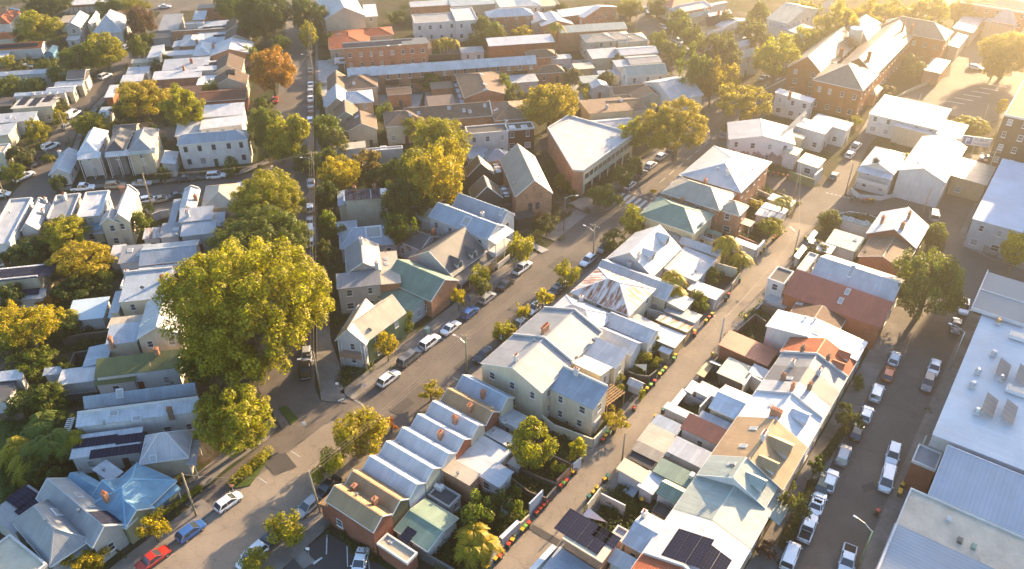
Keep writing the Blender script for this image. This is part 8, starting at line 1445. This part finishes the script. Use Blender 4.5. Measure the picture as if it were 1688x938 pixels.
for k, (X, Y) in enumerate(((1190, 240), (1160, 450), (1055, 568), (1020, 655), (1050, 830), (1205, 610))): solid(('brass-coloured round extractor', 'small white box vent', 'low capped vent between the racks', 'low capped vent near the roof edge', 'white mushroom vent', 'flat capped vent beside a solar rack')[k] + ' on the white factory roof', 'roof vent', 'roof_ventilator', X, Y, [('base', MB().box(-.6, -.45, 0, .6, .45, .35), 'plain', C['LW']), ('cowl', MB().tube([(0, 0, .35), (0, 0, .8), (0, 0, .95)], .5, .3, 12), 'metal', (C['TN'] if k == 0 else C['LG']))], ROTU, 8.3, h0=8.6)
for k, (X, Y) in enumerate(((1335, 335), (1320, 690))): solid(('upper', 'lower')[k] + ' long white skylight box at the right edge of the factory roof', 'skylight', 'skylight_box', X, Y, [('frame', MB().box(-.9, -1.6, 0, .9, 1.6, .5), 'plain', C['W']), ('pane', MB().box(-.7, -1.4, .505, .7, 1.4, .55), 'blind_glass', C['W'])], ROTU, 8.3, h0=8.8)
solid('sunken grey skylight deck at the top of the factory roof', 'roof deck', 'roof_deck', 1230, 80, [('deck', MB().box(-7, -4, 0, 7, 4, .3), 'membrane', C['GW']), ('kerb', MB().box(-7.2, -4.2, .0, 7.2, -4.0, .6).box(-7.2, 4.0, 0, 7.2, 4.2, .6).box(-7.2, -4.0, 0, -7.0, 4.0, .6).box(-.1, -4, .0, .1, 4, .5), 'plain', C['LG'])], ROTU, 8.3, h0=8.6)
tile(4, 3)
for k, (X, Y) in enumerate(((862, 610), (935, 752), (1025, 793), (1075, 900))): solid(('small pale cap', 'dark low cap', 'green grated hatch', 'oval pale cap')[k] + ' on the cream warehouse roof', 'roof hatch', 'roof_hatch', X, Y, [('base', MB().box(-.5, -.3, 0, .5, .3, .25), 'plain', (C['LW'], C['DG'], C['GR'], C['BE'])[k]), ('lid', MB().box(-.4, -.22, .25, .4, .22, .35), 'plain', (C['LW'], C['DG'], C['GR'], C['BE'])[k])], ROTU, 6.85, h0=6.9)
# yard bits
tile(2, 3); solid('round grey water tank among the yard shrubs', 'water tank', 'water_tank', 610, 590, [('shell', MB().tube([(0, 0, 0), (0, 0, 1.8)], .8, .8, 16), 'metal', C['LG']), ('lid', MB().tube([(0, 0, 1.8), (0, 0, 1.9)], .84, .7, 16), 'plain', C['G'])]); solid('little glazed garden shed beside the big yard tree', 'garden shed', 'garden_shed', 690, 290, [('wall', MB().box(-1.1, -.9, 0, 1.1, .9, 2.0), 'board_wall', C['BG']), ('roof', MB().box(-1.3, -1.1, 2.0, 1.3, 1.1, 2.12), 'plain', C['G']), ('door', MB().box(-.8, -.95, .1, .8, -.9, 1.8), 'glass', C['G'])], ROTU)
tile(3, 3); solid('grey covered hot tub in the dark courtyard', 'hot tub', 'hot_tub', 80, 440, [('tub', MB().box(-1.1, -.9, 0, 1.1, .9, .8, .04, .04), 'board_wall', C['TB']), ('cover', MB().box(-1.15, -.95, .8, 1.15, .95, .92, .03, .03), 'plain', C['BG'])], ROTU); bin_('yellow-lidded wheelie bin inside the dark courtyard', 150, 490, 'y'); solid('blue covered sandbox in the narrow courtyard', 'pool cover', 'pool_cover', 385, 268, [('rim', MB().tube([(0, 0, 0), (0, 0, .3)], .9, .9, 14), 'plain', C['BW']), ('cover', MB().tube([(0, 0, .3), (0, 0, .38)], .85, .6, 14), 'plain', (.08, .3, .45))])
tile(2, 2); solid('black round barbecue pair in the cream corner yard', 'barbecue', 'barbecue', 1110, 905, [('bowl', MB().tube([(0, 0, .7), (0, 0, .9), (0, 0, 1.1)], .35, .2, 12), 'plain', C['KW']), ('legs', MB().bar((-.2, 0, 0), (0, 0, .7), .04, .04).bar((.2, 0, 0), (0, 0, .7), .04, .04).bar((0, .2, 0), (0, 0, .7), .04, .04), 'metal', C['G'])])
tile(2, 2); pergola('slatted timber pergola roof over the leafy lane yard', (1132, 695, 1400, 705), 3.0, 'TN'); 
tile(0, 3); solid('row of small colourful planters beside the blue cottage', 'planter', 'planter', 1190, 340, [('box', MB().box(-1.2, -.3, 0, 1.2, .3, .5), 'plain', (.35, .12, .05)), ('flowers', MB().box(-1.1, -.25, .5, 1.1, .25, .8, .1, .1), 'plain', (.45, .3, .03))], ROTU)
# ------------------------------------------------------------------ air
hm = MB().box(-420, -90, -1.2, 480, 620, 112); hz_mat = bpy.data.materials.new('haze'); hz_mat.use_nodes = True; hz_mat.node_tree.nodes.clear()
vo_ = hz_mat.node_tree.nodes.new('ShaderNodeVolumePrincipled'); vo_.inputs['Density'].default_value = HAZE_DENS; vo_.inputs['Anisotropy'].default_value = HAZE_G; vo_.inputs['Color'].default_value = (.98, .90, .74, 1)
mo_ = hz_mat.node_tree.nodes.new('ShaderNodeOutputMaterial'); hz_mat.node_tree.links.new(vo_.outputs[0], mo_.inputs['Volume']); MATS['haze'] = hz_mat
hz = ob('haze', hm.mesh('haze', 'haze', False)); hz['kind'] = 'stuff'
undergrowth()
